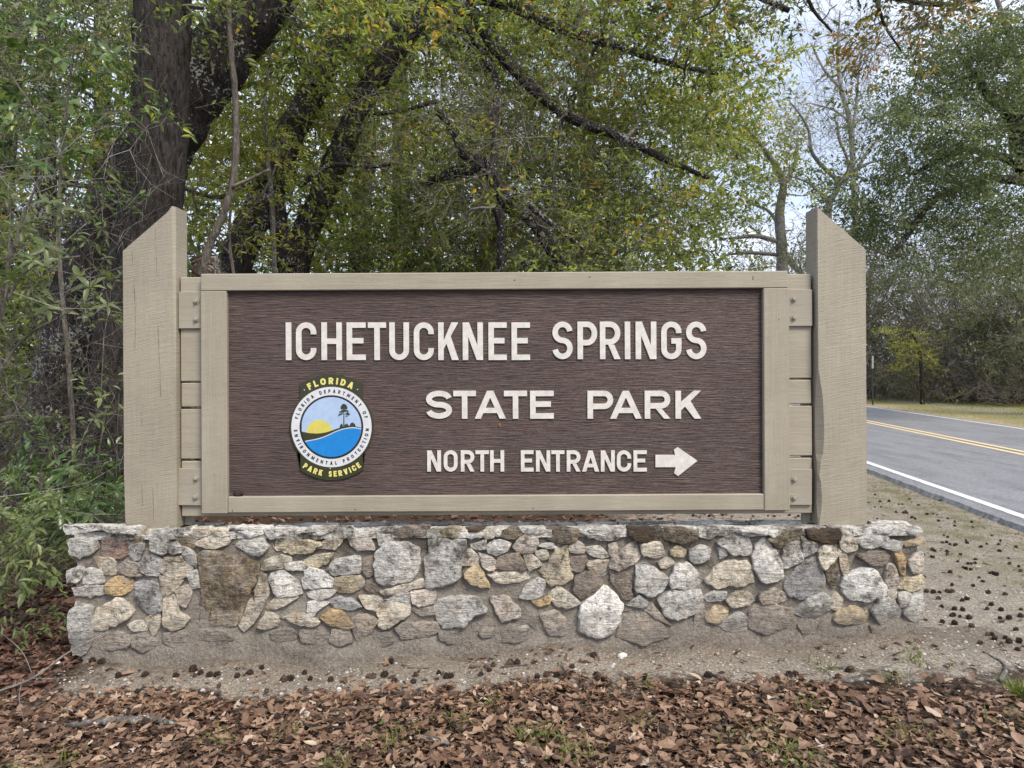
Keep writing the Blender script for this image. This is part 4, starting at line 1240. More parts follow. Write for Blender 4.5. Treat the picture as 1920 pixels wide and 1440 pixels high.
def bolt(parent, x, y, z, ms):
    """washer and hexagonal head, seen from the front"""
    a = Acc()
    t = np.arange(18) / 18 * 2 * math.pi
    wv = [(0.0175 * math.cos(k), 0, 0.0175 * math.sin(k)) for k in t] + [(0.0165 * math.cos(k), -0.004, 0.0165 * math.sin(k)) for k in t]
    a.add(wv + [(0, -0.004, 0)], quads=[(i, (i + 1) % 18, 18 + (i + 1) % 18, 18 + i) for i in range(18)], tris=[(18 + i, 18 + (i + 1) % 18, 36) for i in range(18)])
    b = a.obj('bolt', ms, parent)
    b.location = Vector((x, y, z)) - parent.location - (parent.parent.location if parent.parent else Vector())
    a = Acc()
    h0 = rng.uniform(0, 1)
    t = np.arange(6) / 6 * 2 * math.pi + h0
    hv = [(0.0105 * math.cos(k), -0.004, 0.0105 * math.sin(k)) for k in t] + [(0.0105 * math.cos(k), -0.0125, 0.0105 * math.sin(k)) for k in t] + [(0.008 * math.cos(k), -0.0145, 0.008 * math.sin(k)) for k in t]
    q = [(i, (i + 1) % 6, 6 + (i + 1) % 6, 6 + i) for i in range(6)] + [(6 + i, 6 + (i + 1) % 6, 12 + (i + 1) % 6, 12 + i) for i in range(6)]
    a.add(hv + [(0, -0.0148, 0)], quads=q, tris=[(12 + i, 12 + (i + 1) % 6, 18) for i in range(6)])
    a.add([(x_, y_, z_) for x_, y_, z_ in wv][:0] or [(0, 0, 0)])
    # the head belongs to the bolt: one mesh with its washer
    me = a.mesh('bolt_head', ms)
    import bmesh
    bm = bmesh.new(); bm.from_mesh(b.data); bm.from_mesh(me); bm.to_mesh(b.data); bm.free()
    bpy.data.meshes.remove(me)
    return b


def build_sign():
    FY = 3.765                                   # front of the frame
    root = empty('park_sign', (-0.09, 3.83, TOP))
    tag(root, 'brown wooden state park entrance sign with raised white letters between two beige posts', 'sign')
    O = Vector(root.location)
    dark = plain('dark_crack', (0.018, 0.014, 0.011), 0.9, 0.1)

    # posts with slanting tops
    def post(px_out0, px_out1, top_lo, top_hi, left):
        zb = TOP + 0.004
        x0, x1 = P(px_out0, 700, FY)[0], P(px_out1, 700, FY)[0]
        zlo, zhi = P(px_out0, top_lo, FY)[2], P(px_out0, top_hi, FY)[2]
        nz, nx_ = 46, 9
        y0, y1 = FY - 0.001, FY + 0.142
        us = np.linspace(0, 1, nx_)
        front, back = [], []
        for k in range(nz):
            t = k / (nz - 1)
            rowf, rowb = [], []
            for u in us:
                zt = zlo + (zhi - zlo) * (u if left else 1 - u)
                z = zb + (zt - zb) * t
                x = x0 + (x1 - x0) * u
                wob = 0.0012 * mnoise.noise(Vector((x * 4, z * 5, 1.0))) + 0.0004 * mnoise.noise(Vector((x * 12, z * 17, 4.0)))
                e = 0.0
                if left:
                    # the inner arris is knocked off near the top and the post widens a little downwards
                    if u == 1: e = -0.012 * max(0, min(1, (z - 1.45) / 0.8)) - 0.004 + 0.002 * mnoise.noise(Vector((z * 9, 0, 0)))
                    if u == 0: e = 0.002 + 0.002 * mnoise.noise(Vector((z * 7, 3, 0))) + 0.010 * max(0, (0.95 - z) / 0.3)
                else:
                    if u == 0:      # wane: bark edge left on the timber, between two heights
                        e = 0.004 + 0.028 * max(0, 1 - ((z - 1.17) / 0.30) ** 2) ** 0.8 + 0.016 * max(0, 1 - ((z - 0.80) / 0.12) ** 2) + 0.002 * mnoise.noise(Vector((z * 11, 9, 0)))
                        if 0.90 < z < 1.0: e -= 0.010
                    if u == 1: e = -0.004 + 0.002 * mnoise.noise(Vector((z * 8, 5, 0)))
                rowf.append((x + e, y0 + abs(e) * 0.15 * 0 + wob, z))
                rowb.append((x, y1, z))
            front.append(rowf); back.append(rowb)
        F, B = np.array(front), np.array(back)
        # an edge strip halfway keeps the side faces from shearing with the wane
        side0 = F[:, 0] + np.array((0, 0.0, 0)); side0 = side0.copy(); side0[:, 0] = x0; side0[:, 1] = y0 + np.maximum(0.010, np.abs(F[:, 0, 0] - x0) * 1.1)
        side1 = F[:, -1].copy(); side1[:, 0] = x1; side1[:, 1] = y0 + np.maximum(0.010, np.abs(F[:, -1, 0] - x1) * 1.1)
        a = Acc()
        V = np.concatenate((F.reshape(-1, 3), side1, B[:, ::-1].reshape(-1, 3), side0))
        n1, n2 = nz * nx_, nz
        col_idx = [np.arange(nz) * nx_ + c for c in range(nx_)] + [n1 + np.arange(nz)] + [n1 + n2 + np.arange(nz) * nx_ + c for c in range(nx_)] + [n1 + n2 + n1 + np.arange(nz)]
        q = []
        C = len(col_idx)
        for c in range(C):
            c2 = (c + 1) % C
            for k in range(nz - 1):
                q.append((col_idx[c][k], col_idx[c2][k], col_idx[c2][k + 1], col_idx[c][k + 1]))
        topi = [ci[-1] for ci in col_idx]
        cen = V[topi].mean(0)
        V = np.vstack((V, cen))
        t = [(topi[c], topi[(c + 1) % C], len(V) - 1) for c in range(C)]
        a.add(V - np.array(O), tris=t, quads=np.array(q))
        p = a.obj('post', M['paint_post'], root)
        return p, x0, x1

    lp, lx0, lx1 = post(231, 329, 471, 387, True)
    rp, rx0, rx1 = post(1533, 1625.5, 469, 388, False)
    # drying cracks: narrow dark slots in the left post
    for (x, ya, yb) in ((250, 520, 640), (253, 640, 655), (265, 770, 800), (291, 385 + 40, 520), (297, 610, 700), (300, 700, 745), (288, 770, 815), (266, 910, 950), (286, 915, 985), (247, 470, 500)):
        z0, z1 = P(x, yb, FY)[2], P(x, ya, FY)[2]
        n = max(4, int((z1 - z0) / 0.014))
        zs = np.linspace(z0, z1, n)
        xx = P(x, ya, FY)[0] + np.cumsum(rng.normal(0.0002, 0.0007, n)) + (zs - z1) * -0.03
        w = 0.0005 * np.clip(rng.uniform(0.2, 1.6, n), 0.15, 2) * np.sin(np.linspace(0.15, math.pi - 0.15, n)) ** 0.4
        yy = FY - 0.0016
        v = np.concatenate((np.stack((xx - w, np.full(n, yy), zs), 1), np.stack((xx + w, np.full(n, yy), zs), 1), np.stack((xx + w, np.full(n, yy + 0.01), zs), 1), np.stack((xx - w, np.full(n, yy + 0.01), zs), 1)))
        i = np.arange(n - 1)
        a = Acc(); a.add(v - np.array(O), quads=np.vstack((np.stack((i, i + n, i + n + 1, i + 1), 1), np.stack((i + n, i + 2 * n, i + 2 * n + 1, i + n + 1), 1), np.stack((i + 3 * n, i, i + 1, i + 3 * n + 1), 1))))
        o = a.obj('crack', dark, lp)

    def part(name, x0, x1, y0, y1, z0, z1, mat, bev=0.003, parent=None):
        a = Acc()
        c = np.array(((x0 + x1) / 2, (y0 + y1) / 2, (z0 + z1) / 2))
        box(a, x0 - c[0], x1 - c[0], y0 - c[1], y1 - c[1], z0 - c[2], z1 - c[2], bev)
        o = a.obj(name, mat, parent or root)
        o.location = Vector(c) - O
        return o
    X = lambda px, d=FY: P(px, HOR, d)[0]
    Zc = lambda py, d=FY: P(928, py, d)[2]
    fx0, fx1 = X(376.5), X(1480)
    ztop, zbot = Zc(510.5), Zc(960.5)
    ix0, ix1 = X(427), X(1430)
    ztr, zbr = Zc(542.5), Zc(929)
    fyb = FY + 0.04
    part('frame_rail', fx0 + 0.001, fx1 - 0.004, FY, fyb, ztr, ztop, M['paint_rail'], 0.004)
    part('frame_rail', ix0 - 0.004, ix1 + 0.004, FY + 0.001, fyb, zbot + 0.004, zbr, M['paint_rail'], 0.004)
    part('frame_stile', fx0, ix0 - 0.0055, FY - 0.002, fyb, zbot, ztr - 0.0015, M['paint_stile'], 0.004)
    part('frame_stile', ix1 + 0.0055, fx1, FY - 0.002, fyb, zbot + 0.001, ztr - 0.0015, M['paint_stile'], 0.004)
    # nail heads and holes
    nail = plain('rusty_nail', (0.05, 0.035, 0.026), 0.8, 0.2)
    for px, py in ((436, 957), (666, 955), (1412, 519), (1412, 523), (1106, 519), (965, 525), (402, 890), (1460, 599), (1440, 958), (1000, 953)):
        c = P(px, py, FY)
        a = Acc()
        t = np.arange(8) / 8 * 2 * math.pi
        r_ = 0.0028
        vv = [(r_ * math.cos(k), 0, r_ * math.sin(k)) for k in t] + [(r_ * 0.9 * math.cos(k), -0.0026, r_ * 0.9 * math.sin(k)) for k in t] + [(0, -0.0028, 0)]
        a.add(vv, quads=[(i, (i + 1) % 8, 8 + (i + 1) % 8, 8 + i) for i in range(8)], tris=[(8 + i, 8 + (i + 1) % 8, 16) for i in range(8)])
        o = a.obj('nail', nail, root)
        o.location = Vector((c[0], FY - 0.0005, c[2])) - O
    # back planks
    pyf = FY + 0.042
    gaps = [(517, 712.5), (715.5, 760.5), (764.5, 858), (862, 966)]
    for k, (ya, yb) in enumerate(gaps):
        part('back_plank', X(338.5, pyf) + (0, 0.002, -0.001, 0.001)[k], X(1522, pyf) + (0, -0.002, 0.001, 0.0)[k], pyf + (0, 0.001, 0.0, 0.0015)[k], pyf + 0.04, Zc(yb - 0.4, pyf) + 0.0, Zc(ya - 0.4, pyf), M['paint_rail'], 0.004)
    # upright steel channels that tie the planks to the posts
    part('channel', lx1 + 0.004, lx1 + 0.042, pyf + 0.045, pyf + 0.085, TOP + 0.003, Zc(520), M['paint_steel'], 0.002)
    part('channel', rx0 - 0.042, rx0 - 0.004, pyf + 0.045, pyf + 0.085, TOP + 0.003, Zc(520), M['paint_steel'], 0.002)
    # bracket plates with two bolts each
    for pa, pb, ya, yb, bx, b1, b2, tl in ((330, 375.5, 546, 615.5, 364, 564, 598, 0.0), (329.5, 375, 880, 949.5, 363.5, 898, 933, 0.02), (1480.5, 1527, 542, 611, 1492, 560, 595, 0.0), (1481, 1526.5, 881, 949, 1492.5, 900, 935, 0.012)):
        x0, x1, z0, z1 = P(pa, (ya + yb) / 2, FY)[0], P(pb, (ya + yb) / 2, FY)[0], P(pa, yb, FY)[2], P(pa, ya, FY)[2]
        a = Acc()
        c = np.array(((x0 + x1) / 2, FY + 0.030, (z0 + z1) / 2))
        box(a, x0 - c[0], x1 - c[0], -0.004, 0.011, z0 - c[2], z1 - c[2], 0.002)
        br = a.obj('bracket', M['paint_steel'], root)
        br.location = Vector(c) - O
        br.rotation_euler = (0, tl, 0)
        for by in (b1, b2):
            q = P(bx, by, FY)
            bolt(br, q[0], FY + 0.026, q[2], M['paint_steel'])
    # panel
    panf = FY + 0.026
    part('panel', ix0 - 0.012, ix1 + 0.012, panf, pyf - 0.001, zbr - 0.012, ztr + 0.012, panel_material(), 0.0)

    white = plain('white_letter_paint', (0.58, 0.558, 0.51), 0.55, 0.35, 0.10, 0.25)
    TH = 0.007

    def word(letters, y0_, y1_, s_px, yslope=0.0):
        for ch, xa, xb in letters:
            d = panf - TH
            p0 = P(xa, y1_, d)
            W, H, s = (xb - xa) * d / FPX, (y1_ - y0_) * d / FPX, s_px * d / FPX
            a = Acc()
            add_glyph(a, ch, W, H, s, lambda u, v, dep: (u - W / 2, -dep, v), TH + 0.001)
            o = a.obj('letter', white, root)
            z = p0[2]
            o.location = Vector((p0[0] + W / 2, panf + 0.001, z)) - O
    word([('I', 535.5, 546.5), ('C', 555, 593), ('H', 602.7, 641), ('E', 650, 685.7), ('T', 690, 724), ('U', 730, 767), ('C', 776, 813.5), ('K', 821.7, 860), ('N', 867.7, 905.7), ('E', 916, 950.3), ('E', 959.3, 994)], 604.5, 675.2, 10.3)
    word([('S', 1036, 1074), ('P', 1083, 1120), ('R', 1125, 1163.5), ('I', 1171.5, 1182.2), ('N', 1192, 1231), ('G', 1240, 1278), ('S', 1286.7, 1325)], 603, 673.5, 10.3)
    word([('S', 799, 847.5), ('T', 850, 892.5), ('A', 890, 948.5), ('T', 945, 988.5), ('E', 994, 1038.5), ('P', 1101.7, 1150), ('A', 1144, 1203.5), ('R', 1209, 1257), ('K', 1266.7, 1315)], 732.6, 785.2, 10.4)
    word([('N', 801, 826.9), ('O', 832, 858), ('R', 864, 889.5), ('T', 891.7, 916.9), ('H', 919, 945.5), ('E', 976.7, 1000.5), ('N', 1005, 1031.9), ('T', 1034, 1058.5), ('R', 1062.7, 1088.6), ('A', 1091.5, 1123.3), ('N', 1126.7, 1152.9), ('C', 1156.7, 1183.5), ('E', 1188, 1213)], 844.6, 884.3, 6.9)
    # arrow
    a = Acc()
    pl = [(1229, 853), (1266, 853), (1263.5, 843.5), (1271, 838.5), (1308, 864), (1271.5, 892.5), (1264, 887.5), (1267, 876), (1229, 876), (1233.5, 864.5)]
    d = panf - TH
    q3 = np.array([P(x, y, d) for x, y in pl]); cc = q3.mean(0)
    n = len(pl)
    F = [(x - cc[0], -TH, z - cc[2]) for x, _, z in q3]; B = [(x - cc[0], 0.001, z - cc[2]) for x, _, z in q3]
    fan = [(0, 9, 8), (8, 9, 7), (0, 1, 9), (9, 1, 7), (1, 2, 3), (1, 3, 4), (1, 4, 7), (7, 4, 5), (7, 5, 6)]
    a.add(F + B, tris=[(p[0], p[2], p[1]) for p in fan], quads=[(i, (i + 1) % n, (i + 1) % n + n, i + n) for i in range(n)])
    import bmesh
    o = a.obj('arrow', white, root)
    bm = bmesh.new(); bm.from_mesh(o.data); bmesh.ops.recalc_face_normals(bm, faces=bm.faces); bm.to_mesh(o.data); bm.free()
    o.location = Vector((cc[0], panf, cc[2])) - O

    # ---- the round emblem plate
    sc = panf / FPX
    c0 = P(622.3, 800.4, panf)
    px = lambda x, y: ((x - 622.3) * sc, -(y - 800.4) * sc)

    def flat(poly, depth, thick, name, mat, parent, back=True):
        """polygon in pixels, star shaped about its middle or given with a fan centre"""
        p = np.array([px(*q) for q in poly])
        ar = np.sum(p[:, 0] * np.roll(p[:, 1], -1) - np.roll(p[:, 0], -1) * p[:, 1])
        if ar < 0: p = p[::-1]
        bm = bmesh.new()
        vf = [bm.verts.new((x, -depth, z)) for x, z in p]
        f = bm.faces.new(vf)
        if thick > 0:
            vb = [bm.verts.new((x, -depth + thick, z)) for x, z in p]
            for i in range(len(p)):
                j = (i + 1) % len(p)
                bm.faces.new((vf[j], vf[i], vb[i], vb[j]))
        bmesh.ops.triangulate(bm, faces=[f])
        me = bpy.data.meshes.new(name); bm.to_mesh(me); bm.free()
        me.materials.append(mat)
        ob = bpy.data.objects.new(name, me); COL.objects.link(ob)
        ob.parent = parent
        return ob
    green = plain('dark_green_print', srgb(50, 52, 30), 0.35, 0.5, 0.05)
    blackm = plain('black_print', (0.013, 0.014, 0.015), 0.35, 0.5, 0.03)
    whitep = plain('white_print', (0.57, 0.58, 0.60), 0.35, 0.5, 0.05)
    skyb = plain('pale_blue_print', (0.35, 0.46, 0.63), 0.35, 0.5, 0.05)
    blue = plain('blue_print', (0.008, 0.19, 0.53), 0.35, 0.5, 0.05)
    yel = plain('yellow_print', (0.55, 0.49, 0.10), 0.35, 0.5, 0.05)
    yel2 = plain('yellow_letter_print', (0.64, 0.58, 0.19), 0.35, 0.5, 0.04)
    Z = lambda zx, zy: (520 + zx / 6.26, 680 + zy / 6.26)
    R_out = 78.0
    th1 = math.degrees(math.asin(0))
    def circ(r, a0=0, a1=360, n=64):
        t = np.radians(np.linspace(a0, a1, n, endpoint=(a1 - a0) % 360 != 0))
        return [(622.3 + r * math.cos(k), 800.4 - r * math.sin(k)) for k in t]
    ca = math.degrees(math.acos(58.5 / R_out))
    outline = circ(R_out, -ca, ca, 22)
    # shoulder on the right, arched top, shoulder on the left, lower left, arched foot, lower right
    top = [(622.3 + 58.5 * u, 719.2 - (17.0) * (1 - u * u) ** 1.0) for u in np.linspace(1, -1, 17)]
    bot = [(622.3 + 58.5 * u, 881.3 + (18.6) * (1 - u * u) ** 1.0) for u in np.linspace(-1, 1, 17)]
    outline = outline + top + circ(R_out, 180 - ca, 180 + ca, 22) + bot
    seal = flat(outline, 0.009, 0.0095, 'seal', green, root)
    seal.location = Vector((c0[0], panf, c0[2])) - O
    e = 0.0005
    flat(circ(75.2), 0.009 + e, 0, 'ring', whitep, seal)
    flat(circ(59.6), 0.009 + 2 * e, 0, 'ring', blackm, seal)
    flat(circ(56.0), 0.009 + 3 * e, 0, 'sky_disc', skyb, seal)
    sun_c = Z(500, 815)
    sun_p = [(sun_c[0] + 24 * math.cos(t), sun_c[1] - 23.5 * math.sin(t)) for t in np.linspace(-0.3, math.pi + 0.3, 26)]
    flat(sun_p, 0.009 + 4 * e, 0, 'sun_disc', yel, seal)

    def inside(poly):       # keep to the inner disc
        out_ = []
        for x, y in poly:
            dx, dy = x - 622.3, y - 800.4
            r = math.hypot(dx, dy)
            if r > 55.9: dx, dy = dx * 55.9 / r, dy * 55.9 / r
            out_.append((622.3 + dx, 800.4 + dy))
        return out_
    hill_top = [Z(285, 800), Z(330, 812), Z(380, 822), Z(460, 828), Z(540, 822), Z(620, 803), Z(700, 775), Z(780, 752), Z(860, 742), Z(920, 745), Z(995, 765)]
    shore = [Z(330, 925), Z(400, 912), Z(470, 898), Z(540, 878), Z(620, 845), Z(700, 808), Z(780, 782), Z(860, 768), Z(920, 768), Z(992, 782)]
    rim = lambda a0, a1: circ(55.9, a0, a1, 30)
    flat(inside(smooth_path(hill_top, 40)) + rim(-4, -100) + rim(-100, -188), 0.009 + 5 * e, 0, 'land', green, seal)
    flat(inside(smooth_path([(x, y - 1.6) for x, y in shore], 40)) + rim(-4, -152), 0.009 + 6 * e, 0, 'shore_line', whitep, seal)
    flat(inside(smooth_path(shore, 40)) + rim(-5, -150), 0.009 + 7 * e, 0, 'water', blue, seal)
    # pine tree and bushes
    for nm, pts in (('pine_trunk', [(783, 755), (785, 540), (792, 540), (795, 755)]),
                    ('pine_crown', [(765, 492), (787, 480), (812, 490), (826, 512), (832, 535), (818, 546), (790, 541), (765, 547), (752, 536), (752, 515)]),
                    ('pine_crown', [(728, 578), (770, 554), (800, 551), (840, 558), (846, 574), (800, 572), (765, 584)]),
                    ('pine_crown', [(718, 626), (730, 600), (768, 589), (782, 598), (750, 611)]),
                    ('pine_crown', [(797, 603), (835, 578), (862, 606), (845, 617), (822, 606)]), ('pine_crown', [(803, 631), (820, 615), (838, 629)])):
        flat([Z(*q) for q in pts], 0.009 + (8.5 if nm == 'pine_trunk' else 8) * e, 0, nm, green, seal)
    bush = lambda pts: flat([Z(*q) for q in pts], 0.009 + 8 * e, 0, 'bush', green, seal)
    bush([(738, 765), (742, 735), (752, 728), (760, 712), (772, 722), (776, 738), (779, 758)])
    bush([(798, 755), (798, 722), (808, 725), (820, 708), (828, 722), (840, 728), (838, 745), (846, 752)])
    bush([(852, 750), (858, 728), (866, 712), (880, 702), (895, 700), (905, 712), (918, 718), (916, 735), (922, 750)])

    def arc_text(txt, r, a0, a1, h, sw, wide, mat, name, inward):
        """letters along a circle, heads outwards on top, heads inwards at the foot"""
        wd = {'I': 0.42, ' ': 0.75, 'M': 1.35, 'E': 0.85, 'F': 0.82, 'L': 0.82, 'O': 1.15, 'C': 1.05, 'D': 1.05, 'N': 1.12, 'A': 1.12, 'V': 1.08, 'R': 1.0, 'S': 0.85, 'T': 0.92, 'P': 0.92, 'K': 1.0, 'G': 1.1}
        gap = 0.42
        pos, x = [], 0
        for ch in txt:
            w = wd[ch]
            pos.append((ch, x + w / 2, w)); x += w + gap
        x -= gap
        first, last = pos[0][1], pos[-1][1]
        for ch, c, w in pos:
            if ch == ' ': continue
            a = Acc()
            ang = math.radians(a0 + (a1 - a0) * (c - first) / (last - first))
            ca_, sa_ = math.cos(ang), math.sin(ang)
            upv = (ca_, sa_) if not inward else (-ca_, -sa_)
            rt = (upv[1], -upv[0])
            W = w * wide * h * sc; H = h * sc
            ox, oz = r * sc * ca_, r * sc * sa_
            def place(u, v, dep, ox=ox, oz=oz, rt=rt, upv=upv, W=W, H=H):
                u -= W / 2; v -= H / 2
                return (ox + u * rt[0] + v * upv[0], -(0.009 + 2.6 * e if name != 'x' else 0) - dep, oz + u * rt[1] + v * upv[1])
            if ch == 'I': add_glyph(a, ch, sw * sc, H, sw * sc, lambda u, v, dep, W_=sw * sc: place(u - W_ / 2 + W / 2, v, dep), 0.0004)
            else: add_glyph(a, ch, W, H, sw * sc, place, 0.0004)
            a.obj(name, mat, seal)
    arc_text('FLORIDA DEPARTMENT OF', 67.3, 164.6, 15.8, 6.6, 1.35, 0.62, blackm, 'letter', False)
    arc_text('ENVIRONMENTAL PROTECTION', 67.3, 185.8, 355.5, 6.6, 1.35, 0.62, blackm, 'letter', True)
    arc_text('FLORIDA', 86.3, 117.8, 64.8, 12.4, 3.3, 0.72, yel2, 'letter', False)
    arc_text('PARK SERVICE', 87.6, 236.0, 305.0, 10.8, 2.7, 0.66, yel2, 'letter', True)
    for zx, zy in ((326, 318), (950, 314), (626, 1237)):
        q = Z(zx, zy)
        flat([(q[0] + 1.1 * math.cos(t), q[1] + 1.1 * math.sin(t)) for t in np.linspace(0, 2 * math.pi, 8, endpoint=False)], 0.009 + 3 * e, 0, 'screw_head', whitep, seal)
    # a dry leaf stuck to the board and a clump of mud in its lower left corner
    lm = plain('dry_leaf_brown', (0.22, 0.085, 0.035), 0.7, 0.2)
    a = Acc()
    a.add([(-0.008, 0, 0.0), (0.0, -0.004, 0.009), (0.009, -0.003, 0.004), (0.004, -0.008, -0.011), (-0.004, -0.004, -0.008)], tris=[(0, 4, 1), (1, 4, 3), (1, 3, 2)])
    o = a.obj('dead_leaf', lm); c = P(936, 796, panf); o.location = (c[0], panf - 0.001, c[2])
    tag(o, 'small curled rust coloured leaf stuck to the brown board under the word STATE', 'leaf')
    mud = plain('dry_mud', (0.035, 0.026, 0.022), 0.95, 0.1)
    a = Acc()
    tube(a, smooth_path([(-0.022, -0.006, 0.006), (-0.012, -0.012, 0.004), (0.0, -0.012, -0.002), (0.014, -0.012, 0.0), (0.022, -0.012, 0.006), (0.012, -0.012, 0.013)], 16), 0.0075, 7, rough=0.25)
    tube(a, smooth_path([(-0.01, -0.006, 0.0), (-0.014, -0.008, 0.012), (-0.02, -0.006, 0.022)], 8), 0.004, 5, rough=0.3)
    o = a.obj('mud_nest', mud, smooth=True); c = P(448, 926, panf); o.location = (c[0], panf - 0.002, zbr + 0.008)
    tag(o, 'dark lump of dried mud in the lower left corner of the brown board', 'wasp nest')


build_sign()
# ------------------------------------------------------------------ vegetation
def leaf_far():
    """folded blade of two triangles, base at the origin, pointing along +x, one unit long"""
    v = np.array([(0, 0, 0), (0.45, 0.5, 0.10), (1, 0, -0.05), (0.45, -0.5, 0.10)])
    return v, np.array([(0, 2, 1), (0, 3, 2)])


def leaf_near():
    xs = [0.0, 0.3, 0.68, 1.0]
    ws = [0.0, 0.46, 0.40, 0.0]
    v = []
    for x, w in zip(xs, ws):
        z = -0.22 * x * x
        v += [(x, 0, z)] + ([(x, w, z + 0.18 * w), (x, -w, z + 0.18 * w)] if w else [])
    t = [(0, 1, 2), (0, 3, 1), (1, 4, 5), (1, 5, 2), (1, 3, 6), (1, 6, 4), (4, 7, 5), (4, 6, 7)]
    return np.array(v, dtype=float), np.array(t)


def frames(direction, normal):
    """rotation matrices with columns direction, side, up"""
    d = direction / (np.linalg.norm(direction, axis=1)[:, None] + 1e-9)
    n = normal - np.sum(normal * d, 1)[:, None] * d
    n /= np.linalg.norm(n, axis=1)[:, None] + 1e-9
    s = np.cross(n, d)
    return np.stack((d, s, n), -1)


def scatter(acc, tv, tt, pos, rot, scale, tone, mat=0, wscale=None):
    n = len(pos)
    if n == 0: return
    base = np.broadcast_to(tv, (n,) + tv.shape).copy()
    if wscale is not None:
        base[:, :, 1] *= np.asarray(wscale)[:, None]
    sc = np.asarray(scale)
    v = np.einsum('nij,nkj->nki', rot, base * sc[:, None, None]) + pos[:, None, :]
    t = tt[None] + (np.arange(n) * len(tv))[:, None, None]
    acc.add(v.reshape(-1, 3), tris=t.reshape(-1, 3), tone=np.repeat(tone, len(tt)), mat=mat)


def make_spray(seed, L=0.55, nsub=7, nleaf=46, leaf=0.055, aspect=0.42, twig=0.0028, near=False, flat=0.35, droop=0.12, sub=True):
    """a leafy twig with side twigs: (leaf verts, leaf tris, tones per tri), (twig verts, quads)"""
    r_ = np.random.default_rng(seed)
    ax_t = np.linspace(0, 1, 4)
    bend = r_.normal(0, 0.12, 2)
    main = np.stack((ax_t * L, bend[0] * L * ax_t ** 2, (bend[1] * ax_t ** 2 - droop * ax_t ** 2) * L), 1)
    tw = Acc()
    tube(tw, main, np.linspace(twig, twig * 0.4, 4), 3, cap=False)
    pts, dirs = [], []
    for k in range(nsub):
        u = 0.12 + 0.85 * (k + r_.uniform(0, 0.8)) / nsub
        p0 = np.array([np.interp(u, ax_t, main[:, i]) for i in range(3)])
        ang = (1 if k % 2 else -1) * r_.uniform(0.5, 1.15)
        d = np.array((math.cos(ang), math.sin(ang), r_.normal(0.05, flat)))
        ln = L * r_.uniform(0.25, 0.6) * (1.15 - 0.5 * u)
        q = np.array([p0 + d * ln * t + np.array((0.1 * ln * t * t, 0, -droop * ln * t * t)) for t in (0, 0.35, 0.7, 1.0)])
        if sub: tube(tw, q[[0, 3]], np.linspace(twig * 0.6, twig * 0.3, 2), 3, cap=False)
        for _ in range(max(1, nleaf // (nsub + 1))):
            t = r_.uniform(0.15, 1.02)
            pts.append([np.interp(t, (0, 0.35, 0.7, 1.0), q[:, i]) for i in range(3)]); dirs.append(d + np.array((0.3, 0, 0)))
    for _ in range(max(2, nleaf // (nsub + 1))):
        t = r_.uniform(0.35, 1.03)
        pts.append([np.interp(t, ax_t, main[:, i]) for i in range(3)]); dirs.append((1, 0, 0))
    pts = np.array(pts); dirs = np.array(dirs, dtype=float)
    n = len(pts)
    dirs = dirs / np.linalg.norm(dirs, axis=1)[:, None] + r_.normal(0, 0.62, (n, 3)) + np.array((0, 0, -0.18))
    nor = np.array((0, 0, 1.0)) + r_.normal(0, 0.55, (n, 3))
    la = Acc()
    tv, tt = leaf_near() if near else leaf_far()
    tone = np.clip(r_.normal(0.45, 0.2, n), 0, 0.93)
    odd = r_.random(n) < 0.025
    tone[odd] = r_.uniform(0.9, 1.0, odd.sum())
    scatter(la, tv, tt, pts, frames(dirs, nor), leaf * r_.uniform(0.6, 1.2, n), tone, wscale=np.full(n, aspect))
    return (np.concatenate(la.v), np.concatenate(la.t), np.concatenate(la.tt)), (np.concatenate(tw.v), np.concatenate(tw.q))


def make_bare(seed, L=0.7, nsub=9, twig=0.004, curl=0.25, depth=2):
    r_ = np.random.default_rng(seed)
    tw = Acc()

    def go(p, d, ln, rad, lev):
        n = (5, 4, 3)[lev]
        q = [p]
        d = d / np.linalg.norm(d)
        for k in range(n - 1):
            d = d + r_.normal(0, curl, 3); d /= np.linalg.norm(d)
            q.append(q[-1] + d * ln / (n - 1))
        tube(tw, q, np.linspace(rad, rad * 0.45, n), 3, cap=False)
        if lev < depth:
            for k in range(nsub if lev == 0 else 2):
                j = r_.integers(1, n)
                dd = (np.array(q[j]) - np.array(q[j - 1])); dd /= np.linalg.norm(dd)
                go(np.array(q[j]), dd + r_.normal(0, 0.6, 3), ln * r_.uniform(0.3, 0.6), rad * 0.55, lev + 1)
    go(np.zeros(3), np.array((1.0, 0, 0)), L, twig, 0)
    return None, (np.concatenate(tw.v), np.concatenate(tw.q))


def rot_rand(n, r_, tilt=0.5, up=0.0, yaw=None):
    """random rotations: free about the vertical, limited tilt"""
    a = r_.uniform(0, 2 * math.pi, n) if yaw is None else yaw
    e = np.clip(r_.normal(up, tilt, n), -1.3, 1.4)
    roll = r_.normal(0, 0.5, n)
    d = np.stack((np.cos(a) * np.cos(e), np.sin(a) * np.cos(e), np.sin(e)), 1)
    nn = np.array((0, 0, 1.0)) + np.stack((np.cos(a + 1.57), np.sin(a + 1.57), np.zeros(n)), 1) * roll[:, None]
    return frames(d, nn)


